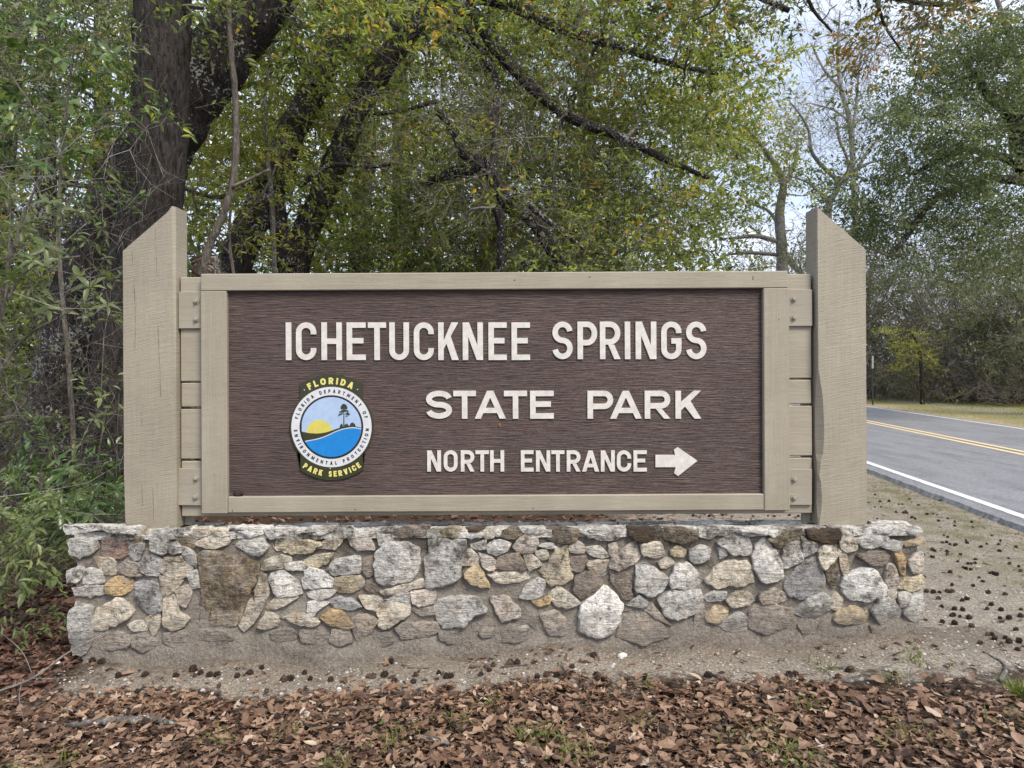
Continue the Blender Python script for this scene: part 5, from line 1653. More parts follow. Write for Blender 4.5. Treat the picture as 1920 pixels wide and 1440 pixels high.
def place_sprays(leafacc, twigacc, sprays, pos, rot, scale, r_, tone_shift=None):
    n = len(pos)
    which = r_.integers(0, len(sprays), n)
    for k, (lf, tw) in enumerate(sprays):
        m = np.where(which == k)[0]
        if len(m) == 0: continue
        for data, acc, quad in ((lf, leafacc, False), (tw, twigacc, True)):
            if data is None or acc is None: continue
            v = np.einsum('nij,kj->nki', rot[m], data[0]) * scale[m][:, None, None] + pos[m][:, None, :]
            f = data[1][None] + (np.arange(len(m)) * len(data[0]))[:, None, None]
            if quad:
                acc.add(v.reshape(-1, 3), quads=f.reshape(-1, 4))
            else:
                t = data[2][None] + (tone_shift[m][:, None] if tone_shift is not None else 0)
                acc.add(v.reshape(-1, 3), tris=f.reshape(-1, 3), tone=np.clip(t, 0, 1).ravel())


def in_poly(x, y, poly):
    c = np.zeros(len(x), bool)
    n = len(poly)
    for i in range(n):
        x1, y1 = poly[i]; x2, y2 = poly[(i + 1) % n]
        k = ((y1 > y) != (y2 > y))
        with np.errstate(divide='ignore', invalid='ignore'):
            c ^= k & (x < (x2 - x1) * (y - y1) / (y2 - y1) + x1)
    return c


def sample_region(poly, n, d0, d1, r_):
    """points spread through the volume seen through an outline, between two distances"""
    p = np.array(poly, dtype=float)
    out = []
    while len(out) < n:
        x = r_.uniform(p[:, 0].min(), p[:, 0].max(), n * 3); y = r_.uniform(p[:, 1].min(), p[:, 1].max(), n * 3)
        k = in_poly(x, y, poly)
        for a, b in zip(x[k], y[k]):
            q = P(a, b, r_.uniform(d0, d1))
            if q[2] > 0.15: out.append(q)
            if len(out) >= n: break
    return np.array(out)


def limb_path(pts, d):
    """limb given as pixels (and width in pixels) at a distance or a pair of distances"""
    n = len(pts)
    ds = np.linspace(d[0], d[1], n) if isinstance(d, (tuple, list)) else np.full(n, d)
    return np.array([P(x, y, k) for (x, y, _), k in zip(pts, ds)]), np.array([w * k / FPX / 2 for (_, _, w), k in zip(pts, ds)])


def add_limb(acc, pts, radii, skel, sides=8, rough=0.05, wob=0.02):
    sp = smooth_path(pts, max(10, len(pts) * 6))
    t0 = np.linspace(0, 1, len(pts)); t = np.linspace(0, 1, len(sp))
    rr = np.interp(t, t0, radii)
    sp = sp + rng.standard_normal(sp.shape) * (rr * wob * 2)[:, None]
    tube(acc, sp, rr, sides, rough=rough)
    if skel is not None:
        for p, r in zip(sp, rr): skel.append((p, r))


def grow_to(acc, skel, targets, r_, rmin=0.006, rmax=0.05, arch=0.12, sides=4):
    """join every target to the nearest point of the skeleton with a curved branch, nearest first"""
    sk = np.array([p for p, _ in skel]); sr = np.array([r for _, r in skel])
    rem = list(range(len(targets)))
    dmin = np.array([np.min(np.linalg.norm(sk - t, axis=1)) for t in targets])
    order = np.argsort(dmin)
    for i in order:
        t = targets[i]
        dist = np.linalg.norm(sk - t, axis=1) + np.where(sk[:, 2] > t[2] + 0.6, 0.4, 0)
        j = int(np.argmin(dist))
        p0, r0 = sk[j], sr[j]
        ln = np.linalg.norm(t - p0)
        if ln < 0.05: continue
        n = 5
        u = np.linspace(0, 1, n)
        q = p0[None] * (1 - u[:, None]) + t[None] * u[:, None]
        side = r_.normal(0, 1, 3); side /= np.linalg.norm(side)
        q += (np.sin(u * math.pi) * ln * arch)[:, None] * (side[None] * 0.8 + np.array((0, 0, 0.4))[None]) + r_.normal(0, 0.025 * ln, (n, 3)) * (np.sin(u * math.pi))[:, None]
        ra = min(rmax, max(rmin * 1.5, r0 * 0.6, 0.012 * ln))
        ra = min(ra, max(r0 * 0.9, rmin))
        rr = np.linspace(ra, max(rmin, ra * 0.4), n)
        tube(acc, q, rr, sides, cap=False)
        sk = np.vstack((sk, q[1:])); sr = np.concatenate((sr, rr[1:]))
    return


SPR = {}
SPR['oak'] = [make_spray(10 + k, L=0.62, nsub=7, nleaf=38, leaf=0.094, aspect=0.42) for k in range(5)]
SPR['fine'] = [make_spray(30 + k, L=0.75, nsub=9, nleaf=46, leaf=0.088, aspect=0.40, droop=0.25) for k in range(4)]
SPR['far'] = [make_spray(50 + k, L=0.95, nsub=7, nleaf=36, leaf=0.135, aspect=0.45, sub=False) for k in range(4)]
SPR['broad'] = [make_spray(70 + k, L=0.55, nsub=5, nleaf=26, leaf=0.105, aspect=0.36, near=True, droop=0.2) for k in range(4)]
SPR['bay'] = [make_spray(80 + k, L=0.5, nsub=5, nleaf=30, leaf=0.082, aspect=0.34, near=True, droop=0.3) for k in range(4)]
SPR['bare'] = [make_bare(90 + k, L=1.0, nsub=8, twig=0.006) for k in range(4)]
SPR['thin'] = [make_bare(96 + k, L=1.0, nsub=6, twig=0.0075) for k in range(4)]
SPR['tangle'] = [make_bare(100 + k, L=1.1, nsub=7, twig=0.0042, curl=0.35) for k in range(5)]
SPR['bigtangle'] = [make_bare(110 + k, L=2.0, nsub=10, twig=0.012, curl=0.3, depth=1) for k in range(4)]


def tree(name, label, cat, limbs, base, bark='bark_far', twig='twig', leaf=None, crown=None, group=None, bare=None, seed=1, trunk_kw=None, targets_arch=0.12):
    """limbs: list of (pixel points with widths, distance); crown: list of dicts(region, d, clusters, sprays, kind, ...)"""
    r_ = np.random.default_rng(seed)
    root = empty(name, tuple(base))
    tag(root, label, cat, group)
    tr = Acc(); skel = []
    for i, (pts, d) in enumerate(limbs):
        p, r = limb_path(pts, d)
        add_limb(tr, p, r, skel, **(trunk_kw or {}))
    tr.obj('trunk', M[bark], root, smooth=True, origin=base)
    br = Acc()
    crown = crown or []
    for c in crown:
        kind = c['kind']
        T = sample_region(c['region'], c['clusters'], c['d'][0], c['d'][1], r_)
        grow_to(br, skel, T, r_, rmin=c.get('rmin', 0.006), rmax=c.get('rmax', 0.05), arch=targets_arch)
        n = c['sprays']
        la = Acc() if SPR[kind][0][0] is not None else None
        ta = br
        ci = r_.integers(0, len(T), n)
        rad = c.get('radius', 0.7)
        off = r_.normal(0, 1, (n, 3)) * np.array((1, 1, c.get('squash', 0.6))) * rad
        pos = T[ci] + off
        pos[:, 2] = np.maximum(pos[:, 2], 0.1)
        yaw = np.arctan2(off[:, 1], off[:, 0]) + r_.normal(0, 0.9, n)
        rot = rot_rand(n, r_, c.get('tilt', 0.45), c.get('up', 0.0), yaw)
        sh = r_.normal(0, 0.17, len(T))[ci] + r_.normal(0, 0.05, n) + c.get('tone', 0.0)
        place_sprays(la, ta, SPR[kind], pos, rot, r_.uniform(0.75, 1.25, n) * c.get('scale', 1.0), r_, sh)
        if la is not None:
            o = la.obj('crown', M[c['leaf']], root, origin=base)
            o['kind'] = 'stuff'
    if br.n:
        o = br.obj('branches', M[twig], root, origin=base)
        o['kind'] = 'stuff'
    return root


G = lambda px, d: P(px, HOR, d) * np.array((1, 1, 0))      # the spot on the ground under a column of the picture

# --- the two big oaks at the left
tree('oak_tree', 'huge furrowed dark oak trunk standing upright right behind the left sign post', 'tree',
     [([(215, 1000, 190), (228, 860, 150), (240, 700, 128), (262, 520, 112), (283, 400, 106), (296, 280, 100), (303, 150, 98), (303, 30, 98), (306, -160, 92), (312, -420, 80)], 7.0),
      ([(306, -100, 60), (380, -220, 46), (470, -330, 34)], (7.0, 7.6)), ([(300, -60, 50), (200, -180, 40), (90, -260, 30)], (7.0, 6.6))],
     G(225, 7.0), 'bark_dark', 'twig', crown=[
         dict(region=[(-120, -80), (420, -80), (380, 60), (200, 110), (-120, 200)], d=(6.2, 8.5), clusters=26, sprays=170, kind='bay', leaf='leaf_dull', radius=0.5)],
     seed=11, trunk_kw=dict(sides=26, rough=0.035, wob=0.01))
tree('oak_tree', 'thick leaning oak trunk spotted with white lichen that crosses behind the upright trunk', 'tree',
     [([(70, 960, 130), (98, 830, 100), (125, 680, 96), (165, 540, 108), (205, 430, 118), (262, 325, 122), (330, 225, 112), (400, 125, 108), (470, 30, 104), (560, -110, 100), (700, -330, 90)], (7.6, 7.9)),
      ([(480, 10, 60), (470, -100, 50), (430, -260, 36)], (7.9, 8.2)), ([(600, -170, 50), (740, -200, 40), (860, -170, 26)], (7.9, 8.6))],
     G(85, 7.6), 'bark_lichen', 'twig', crown=[
         dict(region=[(380, -90), (800, -90), (800, 20), (640, 40), (500, 60), (420, 20)], d=(7.5, 10), clusters=20, sprays=170, kind='oak', leaf='leaf_oak', radius=0.4)],
     seed=12, trunk_kw=dict(sides=24, rough=0.04, wob=0.012))
tree('oak_tree', 'dark slanting trunk that rises behind the left end of the sign frame', 'tree',
     [([(405, 840, 78), (425, 620, 66), (442, 505, 60), (470, 425, 57), (505, 350, 56), (535, 270, 54), (583, 180, 50), (640, 60, 48), (710, -80, 44)], (10.0, 10.6)),
      ([(535, 500, 40), (522, 420, 36), (515, 350, 30)], 10.4),
      ([(505, 325, 16), (455, 345, 12), (410, 370, 8), (330, 350, 5)], 10.0), ([(590, 165, 22), (560, 90, 20), (530, -20, 16)], (10.3, 10.9))],
     G(400, 10.0), 'bark_lichen', 'twig', crown=[
         dict(region=[(360, 20), (640, 0), (660, 200), (560, 300), (500, 400), (370, 420), (345, 250)], d=(10.1, 13), clusters=60, sprays=430, kind='oak', leaf='leaf_yellow', radius=0.40, tone=-0.1)],
     seed=13, trunk_kw=dict(sides=16, rough=0.04, wob=0.012))
tree('oak_tree', 'second slanting dark trunk, right of its twin behind the sign, under a wide canopy', 'tree',
     [([(500, 860, 70), (530, 620, 58), (562, 470, 50), (600, 375, 47), (640, 280, 46), (690, 170, 45), (738, 95, 45), (800, 0, 44), (860, -120, 40)], (11.0, 10.2)),
      ([(800, 0, 34), (880, 20, 28), (930, 90, 24), (1010, 175, 22), (1080, 225, 20), (1160, 255, 17), (1250, 300, 12), (1330, 335, 8)], (10.4, 9.6)),
      ([(850, -20, 30), (960, 10, 26), (1040, 48, 22), (1150, 85, 16), (1260, 120, 10), (1350, 140, 6)], (10.3, 9.8)),
      ([(845, 40, 18), (880, 60, 16), (912, 115, 13), (930, 150, 12), (931, 220, 10), (925, 300, 8)], (10.2, 10.0)),
      ([(700, 215, 8), (760, 205, 8), (820, 190, 9)], 9.8),
      ([(590, 330, 9), (560, 350, 9), (620, 310, 8), (690, 313, 7), (740, 308, 5)], 9.6),
      ([(900, -60, 30), (1100, -100, 24), (1300, -60, 18), (1480, 20, 10)], (10.0, 9.0))],
     G(495, 11.0), 'bark_lichen', 'twig', crown=[
         dict(region=[(620, 0), (960, -40), (1300, -40), (1380, 30), (1360, 150), (1300, 250), (1260, 320), (1200, 300), (1000, 220), (900, 140), (760, 110), (640, 90)], d=(9.9, 13.5), clusters=130, sprays=1150, kind='oak', leaf='leaf_oak', radius=0.5, tone=-0.04),
         dict(region=[(980, 40), (1290, 0), (1370, 40), (1340, 120), (1180, 110), (1020, 90)], d=(8.6, 10.5), clusters=22, sprays=44, kind='oak', leaf='leaf_orange', radius=0.35, tone=0.02),
         dict(region=[(760, 60), (1000, 60), (1180, 240), (1230, 420), (1050, 470), (880, 420), (760, 330)], d=(9.4, 11.5), clusters=44, sprays=110, kind='tangle', leaf=None, radius=0.45)],
     seed=14, trunk_kw=dict(sides=16, rough=0.04, wob=0.012))
tree('oak_tree', 'crooked lichened tree with drooping limbs in the middle of the greenery', 'tree',
     [([(1130, 860, 44), (1100, 640, 36), (1062, 505, 26), (1035, 470, 24), (1000, 415, 24), (950, 380, 27), (925, 330, 24), (905, 305, 20), (870, 290, 18), (850, 245, 16), (820, 205, 14)], (10.4, 9.2)),
      ([(905, 305, 18), (880, 318, 24), (845, 325, 20), (800, 345, 12)], (9.4, 9.8)),
      ([(950, 380, 18), (975, 370, 14), (1010, 400, 12), (1060, 440, 8), (1100, 470, 6)], (9.3, 9.2)),
      ([(925, 330, 14), (928, 250, 12), (930, 180, 10)], (9.2, 9.6)), ([(930, 390, 18), (940, 430, 16), (938, 480, 14), (940, 520, 12)], (9.2, 9.4))],
     G(1135, 10.4), 'bark_lichen', 'twig_grey', crown=[
         dict(region=[(960, 220), (1180, 280), (1260, 340), (1270, 400), (1220, 500), (1000, 520), (1000, 380)], d=(9.5, 13), clusters=70, sprays=560, kind='fine', leaf='leaf_oak', radius=0.5, tone=-0.02),
         dict(region=[(640, 240), (900, 200), (960, 330), (980, 520), (640, 520)], d=(10.2, 13), clusters=60, sprays=460, kind='fine', leaf='leaf_oak', radius=0.5, tone=0.0),
         dict(region=[(820, 140), (1000, 160), (1010, 420), (860, 430), (830, 300)], d=(9.0, 10), clusters=30, sprays=70, kind='tangle', leaf=None, radius=0.4)],
     seed=15, trunk_kw=dict(sides=12, rough=0.06, wob=0.02))
tree('dead_tree', 'reddish brown broken trunk just above the top left corner of the sign frame', 'tree',
     [([(385, 860, 62), (386, 640, 56), (387, 520, 52), (390, 483, 44)], 8.4)], G(385, 8.4), 'bark_red', seed=16, trunk_kw=dict(sides=14, rough=0.06, wob=0.01))
tree('hanging_vine', 'long thin woody vine curving down from above to the reddish trunk', 'vine',
     [([(375, 520, 16), (392, 462, 15), (412, 418, 14), (436, 345, 14), (443, 260, 13), (441, 180, 12), (433, 90, 11), (428, 0, 10), (420, -160, 9)], (7.4, 7.2)),
      ([(436, 350, 8), (470, 335, 6), (505, 318, 5)], 7.3)], G(360, 7.4), 'twig', seed=17, trunk_kw=dict(sides=8, rough=0.08, wob=0.03))
tree('hanging_vine', 'pale straight vine hanging in front of the first slanting trunk', 'vine',
     [([(515, 520, 9), (512, 420, 9), (508, 360, 9), (503, 310, 8), (498, 180, 6), (520, 40, 5), (560, -100, 5)], (9.2, 9.0))], G(516, 9.2), 'bark_grey', seed=18, trunk_kw=dict(sides=7, rough=0.08, wob=0.03))

# --- wood behind the sign: trees one can tell apart, then a far mass
deep = [
    (-40, 13.5, 44, 'straight dark trunk far back at the left edge', 40, -300),
    (90, 12.0, 36, 'reddish straight trunk seen through the leaves at the top left', 85, -300),
    (195, 14.0, 34, 'slim grey trunk left of the big upright oak, far back', 190, -300),
    (660, 15.0, 40, 'dark trunk deep in the wood right of the slanting pair', 700, -250),
    (760, 17.0, 36, 'faint straight trunk deep in the wood above the middle of the sign', 745, -250),
    (905, 18.0, 34, 'dim trunk deep in the wood above the right half of the word SPRINGS', 930, -200),
    (1130, 20.0, 34, 'grey trunk at the edge of the wood towards the sky gap', 1080, 60)]
for k, (bx, d, w, lab, tx, ty) in enumerate(deep):
    tree('forest_tree', lab, 'tree', [([(bx, 690 + 2000 / d, w * 1.25), (bx + (tx - bx) * 0.4, 450, w), (bx + (tx - bx) * 0.7, 150, w * 0.85), (tx, ty, w * 0.6)], d)], G(bx, d),
         'bark_far', 'twig', crown=[
             dict(region=[(tx - 200, -80), (tx + 210, -80), (tx + 190, 260), (tx - 170, 260)], d=(d - 1.5, d + 2.5), clusters=36, sprays=170 if bx < 1100 else 120, kind='far', leaf=('leaf_oak', 'leaf_grey', 'leaf_yellow')[k % 3], radius=0.8, tone=(0.0, 0.0, -0.15)[k % 3]),
             dict(region=[(bx - 150, 300), (bx + 170, 300), (bx + 170, 690), (bx - 150, 690)], d=(d - 1, d + 2), clusters=26, sprays=190, kind='far', leaf=('leaf_grey', 'leaf_oak')[k % 2], radius=0.7)],
         seed=30 + k, trunk_kw=dict(sides=10, rough=0.05))


def stuff_wood(name, label, region, d, n, kinds, seed, scale=1.5, tone=0.0, root_xy=None):
    r_ = np.random.default_rng(seed)
    la, ta = Acc(), Acc()
    mats = []
    for k, (kind, leaf, share) in enumerate(kinds):
        m = int(n * share)
        pos = sample_region(region, m, d[0], d[1], r_)
        acc = Acc(); tw = Acc()
        place_sprays(acc if leaf else None, tw, SPR[kind], pos, rot_rand(m, r_, 0.5, 0.1), r_.uniform(0.7, 1.4, m) * scale, r_, r_.normal(tone, 0.1, m))
        if leaf:
            la.v += acc.v; la.t += [t + la.n for t in acc.t]; la.tt += acc.tt; la.tm += [np.full(len(t), k + 1, np.int32) for t in acc.t]; la.n += acc.n
            mats.append(M[leaf])
        else:
            mats.append(M['twig_grey'])
        la.v += tw.v; la.q += [q + la.n for q in tw.q]; la.qt += tw.qt; la.qm += [np.zeros(len(q), np.int32) for q in tw.q]; la.n += tw.n
    o = la.obj(name, [M['twig_grey']] + mats)
    tag(o, label, 'woodland', kind='stuff')
    return o


stuff_wood('distant_wood', 'far mass of mixed woodland filling the background behind the sign', [(-150, 260), (300, 200), (800, 150), (1100, 300), (1200, 400), (1235, 490), (1235, 715), (-150, 715)], (20, 34), 1000,
           [('far', 'leaf_grey', 0.4), ('far', 'leaf_oak', 0.35), ('bigtangle', None, 0.25)], 60, 2.0)
stuff_wood('undergrowth', 'dark tangle of low leaves and twigs on the wood floor behind the sign', [(-150, 480), (420, 470), (1000, 470), (1300, 500), (1300, 790), (-150, 830)], (10.5, 16), 1050,
           [('far', 'leaf_oak', 0.4), ('far', 'leaf_grey', 0.2), ('tangle', None, 0.4)], 61, 1.1, tone=-0.1)

# --- right: trees round the gap of sky
tree('young_oak', 'slender tree with yellow green leaves in the sky gap above the right sign end', 'tree',
     [([(1475, 738, 30), (1470, 560, 26), (1466, 480, 22), (1462, 400, 18), (1468, 340, 13), (1440, 290, 9), (1400, 240, 5)], 40.0),
      ([(1466, 350, 10), (1490, 310, 8), (1495, 270, 5)], 40.0), ([(1466, 470, 12), (1490, 500, 11), (1512, 520, 9)], 40.0),
      ([(1463, 455, 10), (1420, 443, 8), (1370, 447, 5)], 40.0), ([(1464, 430, 8), (1440, 395, 6), (1400, 380, 4)], 40.0), ([(1466, 478, 8), (1400, 474, 6), (1350, 480, 3)], 40.0)],
     G(1475, 40.0), 'bark_grey', 'twig', crown=[
         dict(region=[(1270, 180), (1350, 150), (1430, 200), (1490, 265), (1480, 295), (1440, 300), (1350, 305), (1280, 300)], d=(37, 43), clusters=36, sprays=300, kind='far', leaf='leaf_yellow', radius=0.72, scale=1.65, rmin=0.012, rmax=0.07),
         dict(region=[(1420, 310), (1470, 310), (1470, 350), (1440, 350)], d=(39, 41), clusters=10, sprays=70, kind='far', leaf='leaf_yellow', radius=0.62, scale=1.45, rmin=0.012, rmax=0.05),
         dict(region=[(1330, 350), (1520, 330), (1510, 490), (1320, 490)], d=(38, 42), clusters=24, sprays=46, kind='bare', leaf=None, radius=1.0, scale=1.7, rmin=0.012, rmax=0.05)], seed=70)
tree('bare_tree', 'tall leafless grey tree fanning its twigs against the white sky', 'tree',
     [([(1612, 745, 22), (1608, 600, 17), (1605, 420, 13), (1600, 330, 11), (1594, 230, 10), (1575, 160, 7), (1571, 90, 5), (1575, 20, 3)], 34.0),
      ([(1597, 260, 6), (1606, 190, 5), (1612, 120, 4), (1625, 60, 3)], 34.0), ([(1590, 225, 5), (1560, 205, 4), (1525, 195, 3)], 34.0),
      ([(1600, 330, 8), (1630, 280, 6), (1665, 240, 3)], 34.0), ([(1576, 165, 7), (1545, 130, 5), (1520, 80, 3)], 34.0)],
     G(1612, 34.0), 'twig_pale', 'twig_pale', crown=[
         dict(region=[(1500, 80), (1570, 20), (1660, 40), (1680, 260), (1640, 330), (1560, 320), (1510, 250)], d=(32, 36), clusters=70, sprays=190, kind='thin', leaf=None, radius=0.7, up=0.7, scale=1.85, rmin=0.008, rmax=0.032)], seed=71)
tree('bare_tree', 'low forked leafless tree left of the tall one, its limbs bent like a wishbone', 'tree',
     [([(1548, 742, 22), (1550, 600, 18), (1552, 460, 15), (1555, 385, 12), (1572, 345, 10), (1545, 315, 8), (1522, 285, 7), (1516, 245, 5), (1500, 215, 4), (1480, 190, 2.5)], 36.0),
      ([(1572, 345, 9), (1590, 320, 7), (1586, 290, 5), (1574, 262, 6), (1570, 230, 4)], 36.0), ([(1556, 380, 8), (1530, 355, 6), (1510, 340, 4), (1480, 330, 3)], 36.0), ([(1580, 340, 8), (1620, 310, 6), (1650, 300, 3)], 36.0)],
     G(1548, 36.0), 'bark_grey', 'twig_pale', crown=[
         dict(region=[(1460, 170), (1560, 200), (1640, 280), (1620, 380), (1480, 370), (1470, 270)], d=(34.5, 37.5), clusters=40, sprays=80, kind='thin', leaf=None, radius=0.68, up=0.4, scale=1.4, rmin=0.008, rmax=0.035)], seed=72)
tree('evergreen_oak', 'spreading evergreen oak with dark limbs and blue green leaves over the road at the right', 'tree',
     [([(2090, 840, 70), (2060, 640, 60), (2010, 460, 52), (1960, 340, 44), (1915, 300, 34), (1905, 235, 26), (1885, 205, 24), (1850, 175, 18), (1835, 150, 12), (1790, 90, 7)], (20, 19)),
      ([(1930, 310, 24), (1870, 292, 16), (1800, 278, 14), (1760, 300, 11), (1715, 325, 7)], (19.3, 18.6)),
      ([(1960, 345, 24), (1860, 335, 14), (1790, 355, 14), (1745, 380, 14), (1715, 420, 13), (1690, 455, 10), (1665, 480, 8)], (19.5, 18.0)),
      ([(1905, 240, 12), (1930, 160, 10), (1920, 60, 6)], 19.0)],
     G(2095, 20.0), 'bark_lichen', 'twig', crown=[
         dict(region=[(1690, 120), (1800, 30), (1990, 0), (2000, 260), (1850, 250), (1740, 230)], d=(17.5, 21), clusters=44, sprays=820, kind='far', leaf='leaf_blue', radius=0.34, squash=0.45, scale=0.75, rmax=0.04),
         dict(region=[(1640, 200), (1760, 190), (1900, 260), (1990, 330), (1990, 520), (1820, 520), (1700, 500), (1560, 480), (1545, 420), (1600, 330)], d=(17, 21), clusters=66, sprays=1350, kind='far', leaf='leaf_blue', radius=0.34, squash=0.45, scale=0.75, rmax=0.03, tone=-0.03)], seed=73)
tree('forest_tree', 'hazy grey green tree behind the evergreen oak at the upper right corner', 'tree',
     [([(2010, 800, 30), (2005, 500, 24), (1960, 250, 18), (1890, 60, 10), (1850, -60, 5)], 26.0)], G(2010, 26.0), 'bark_grey', 'twig_grey', crown=[
         dict(region=[(1770, 60), (1850, -40), (2000, -40), (2000, 330), (1760, 300)], d=(25, 29), clusters=40, sprays=240, kind='far', leaf='leaf_grey', radius=0.6, tone=0.1),
         dict(region=[(1680, 40), (1900, -30), (1960, 200), (1740, 300)], d=(24, 27), clusters=40, sprays=140, kind='bare', leaf=None, radius=0.7)], seed=74)
tree('tree_branch', 'overhanging branch with dark and orange leaves along the top right edge', 'branch',
     [([(1330, -190, 30), (1440, -100, 22), (1540, -40, 16), (1650, -10, 11), (1760, 10, 7), (1840, 0, 4)], (8.0, 8.6)), ([(1500, -60, 10), (1520, 10, 7), (1560, 60, 4)], 8.3), ([(1640, -10, 8), (1660, 50, 5), (1690, 95, 3)], 8.5), ([(1380, -150, 8), (1350, 0, 5), (1300, 40, 3)], 8.2)],
     P(1330, -190, 8.0), 'bark_dark', 'twig', crown=[
         dict(region=[(1450, -60), (1740, -60), (1730, 50), (1700, 85), (1600, 20), (1520, 40), (1460, 20)], d=(7.9, 8.8), clusters=26, sprays=60, kind='oak', leaf='leaf_grey', radius=0.16, scale=0.75, rmax=0.01, tone=-0.45),
         dict(region=[(1620, 30), (1700, 40), (1720, 90), (1660, 105), (1630, 70)], d=(8.2, 8.8), clusters=10, sprays=26, kind='oak', leaf='leaf_orange', radius=0.12, scale=0.8, rmax=0.008, tone=0.15),
         dict(region=[(1750, -20), (1835, -20), (1825, 35), (1760, 30)], d=(8.2, 8.8), clusters=8, sprays=26, kind='oak', leaf='leaf_orange', radius=0.12, scale=0.8, rmax=0.008, tone=0.2)], seed=75)

# --- right: thicket beyond the road, bush by bush
thick = [
    (1600, 33, 'pale olive bush tangle beside the right sign post across the road', 'leaf_grey', 0.1), (1655, 32, 'fine grey twiggy shrub behind the thin road marker', 'leaf_grey', 0.1),
    (1780, 29, 'brown half bare thicket in the middle of the far road edge', None, 0), (1835, 28, 'tall grey thicket with scattered leaves left of the silvery shrub', 'leaf_grey', 0.0),
    (1900, 27, 'silvery leaved shrub at the right edge beyond the road', 'leaf_blue', 0.3), (1980, 26, 'dark brushy thicket at the far right end of the road edge', 'leaf_grey', -0.2),
    (1560, 36, 'dense bush hidden partly by the right post', 'leaf_grey', 0.0), (1720, 33, 'high brown brush behind the bright green sapling', None, 0)]
for k, (bx, d, lab, leaf, tone) in enumerate(thick):
    by = 690 + 2000 / d - 8
    ht = (500, 560, 470, 590, 520, 545, 450, 575)[k]
    stems = [([(bx + rng.uniform(-40, 40), by, 7), (bx + rng.uniform(-60, 60), by - 100, 5), (bx + rng.uniform(-100, 100), ht + rng.uniform(-30, 60), 2.5)], d) for _ in range(7)]
    cr_ = [dict(region=[(bx - 55, ht), (bx + 55, ht), (bx + 70, by), (bx - 70, by)], d=(d - 1.2, d + 1.5), clusters=30, sprays=110, kind='bigtangle', leaf=None, radius=0.6, scale=0.75, up=0.2, tilt=0.7),
           dict(region=[(bx - 60, by - 60), (bx + 60, by - 60), (bx + 60, by), (bx - 60, by)], d=(d - 1.4, d + 0.5), clusters=14, sprays=55, kind='bigtangle', leaf=None, radius=0.5, scale=0.6, up=0.1, tilt=0.7),
           dict(region=[(bx - 70, ht - 20), (bx + 70, ht - 20), (bx + 70, by - 20), (bx - 70, by - 20)], d=(d - 1.6, d + 1.8), clusters=30, sprays=270 if leaf else 130, kind='far', leaf=leaf or 'leaf_grey', radius=0.6, scale=0.85, tone=tone)]
    tree('thicket_shrub', lab, 'shrub', stems, G(bx, d), 'bark_grey', 'twig_thicket' if k % 3 else 'twig_grey', crown=cr_, seed=80 + k, trunk_kw=dict(sides=5))
tree('sapling', 'small bright yellow green sapling leaning in front of the brown thicket', 'tree',
     [([(1730, 762, 9), (1728, 700, 7), (1722, 650, 6), (1705, 622, 4), (1680, 625, 2)], 27.0)], G(1730, 27.0), 'bark_dark', 'twig', crown=[
         dict(region=[(1665, 630), (1700, 610), (1740, 625), (1760, 660), (1715, 690), (1690, 650)], d=(26.3, 27.3), clusters=16, sprays=90, kind='far', leaf='leaf_yellow', radius=0.22, scale=0.5, rmax=0.02, tone=0.05)], seed=95)
stuff_wood('thicket', 'deep grey brown thicket closing the view beyond the road', [(1600, 470), (2000, 430), (2000, 770), (1600, 745)], (31, 40), 650,
           [('bigtangle', None, 0.55), ('far', 'leaf_grey', 0.3), ('far', 'leaf_blue', 0.15)], 63, 1.6)
stuff_wood('wood_edge', 'low far trees under the sky gap above the right part of the sign', [(980, 400), (1180, 420), (1250, 470), (1330, 505), (1420, 490), (1620, 470), (1620, 700), (980, 700)], (146, 200), 700,
           [('far', 'leaf_grey', 0.5), ('far', 'leaf_oak', 0.2), ('bigtangle', None, 0.3)], 64, 7.5)


# --- left: broad-leaved shrubs close by; the leaves that show largest are parts of their own
LEAF_ME = []
def leaf_part_mesh(k):
    v, t = leaf_near()
    r_ = np.random.default_rng(300 + k)
    v = v.copy(); v[:, 1] *= r_.uniform(0.30, 0.46)
    v[:, 2] += -0.10 * v[:, 0] ** 2 * r_.uniform(0, 2.2) + 0.04 * np.sin(v[:, 0] * 6 + k)
    return v, t


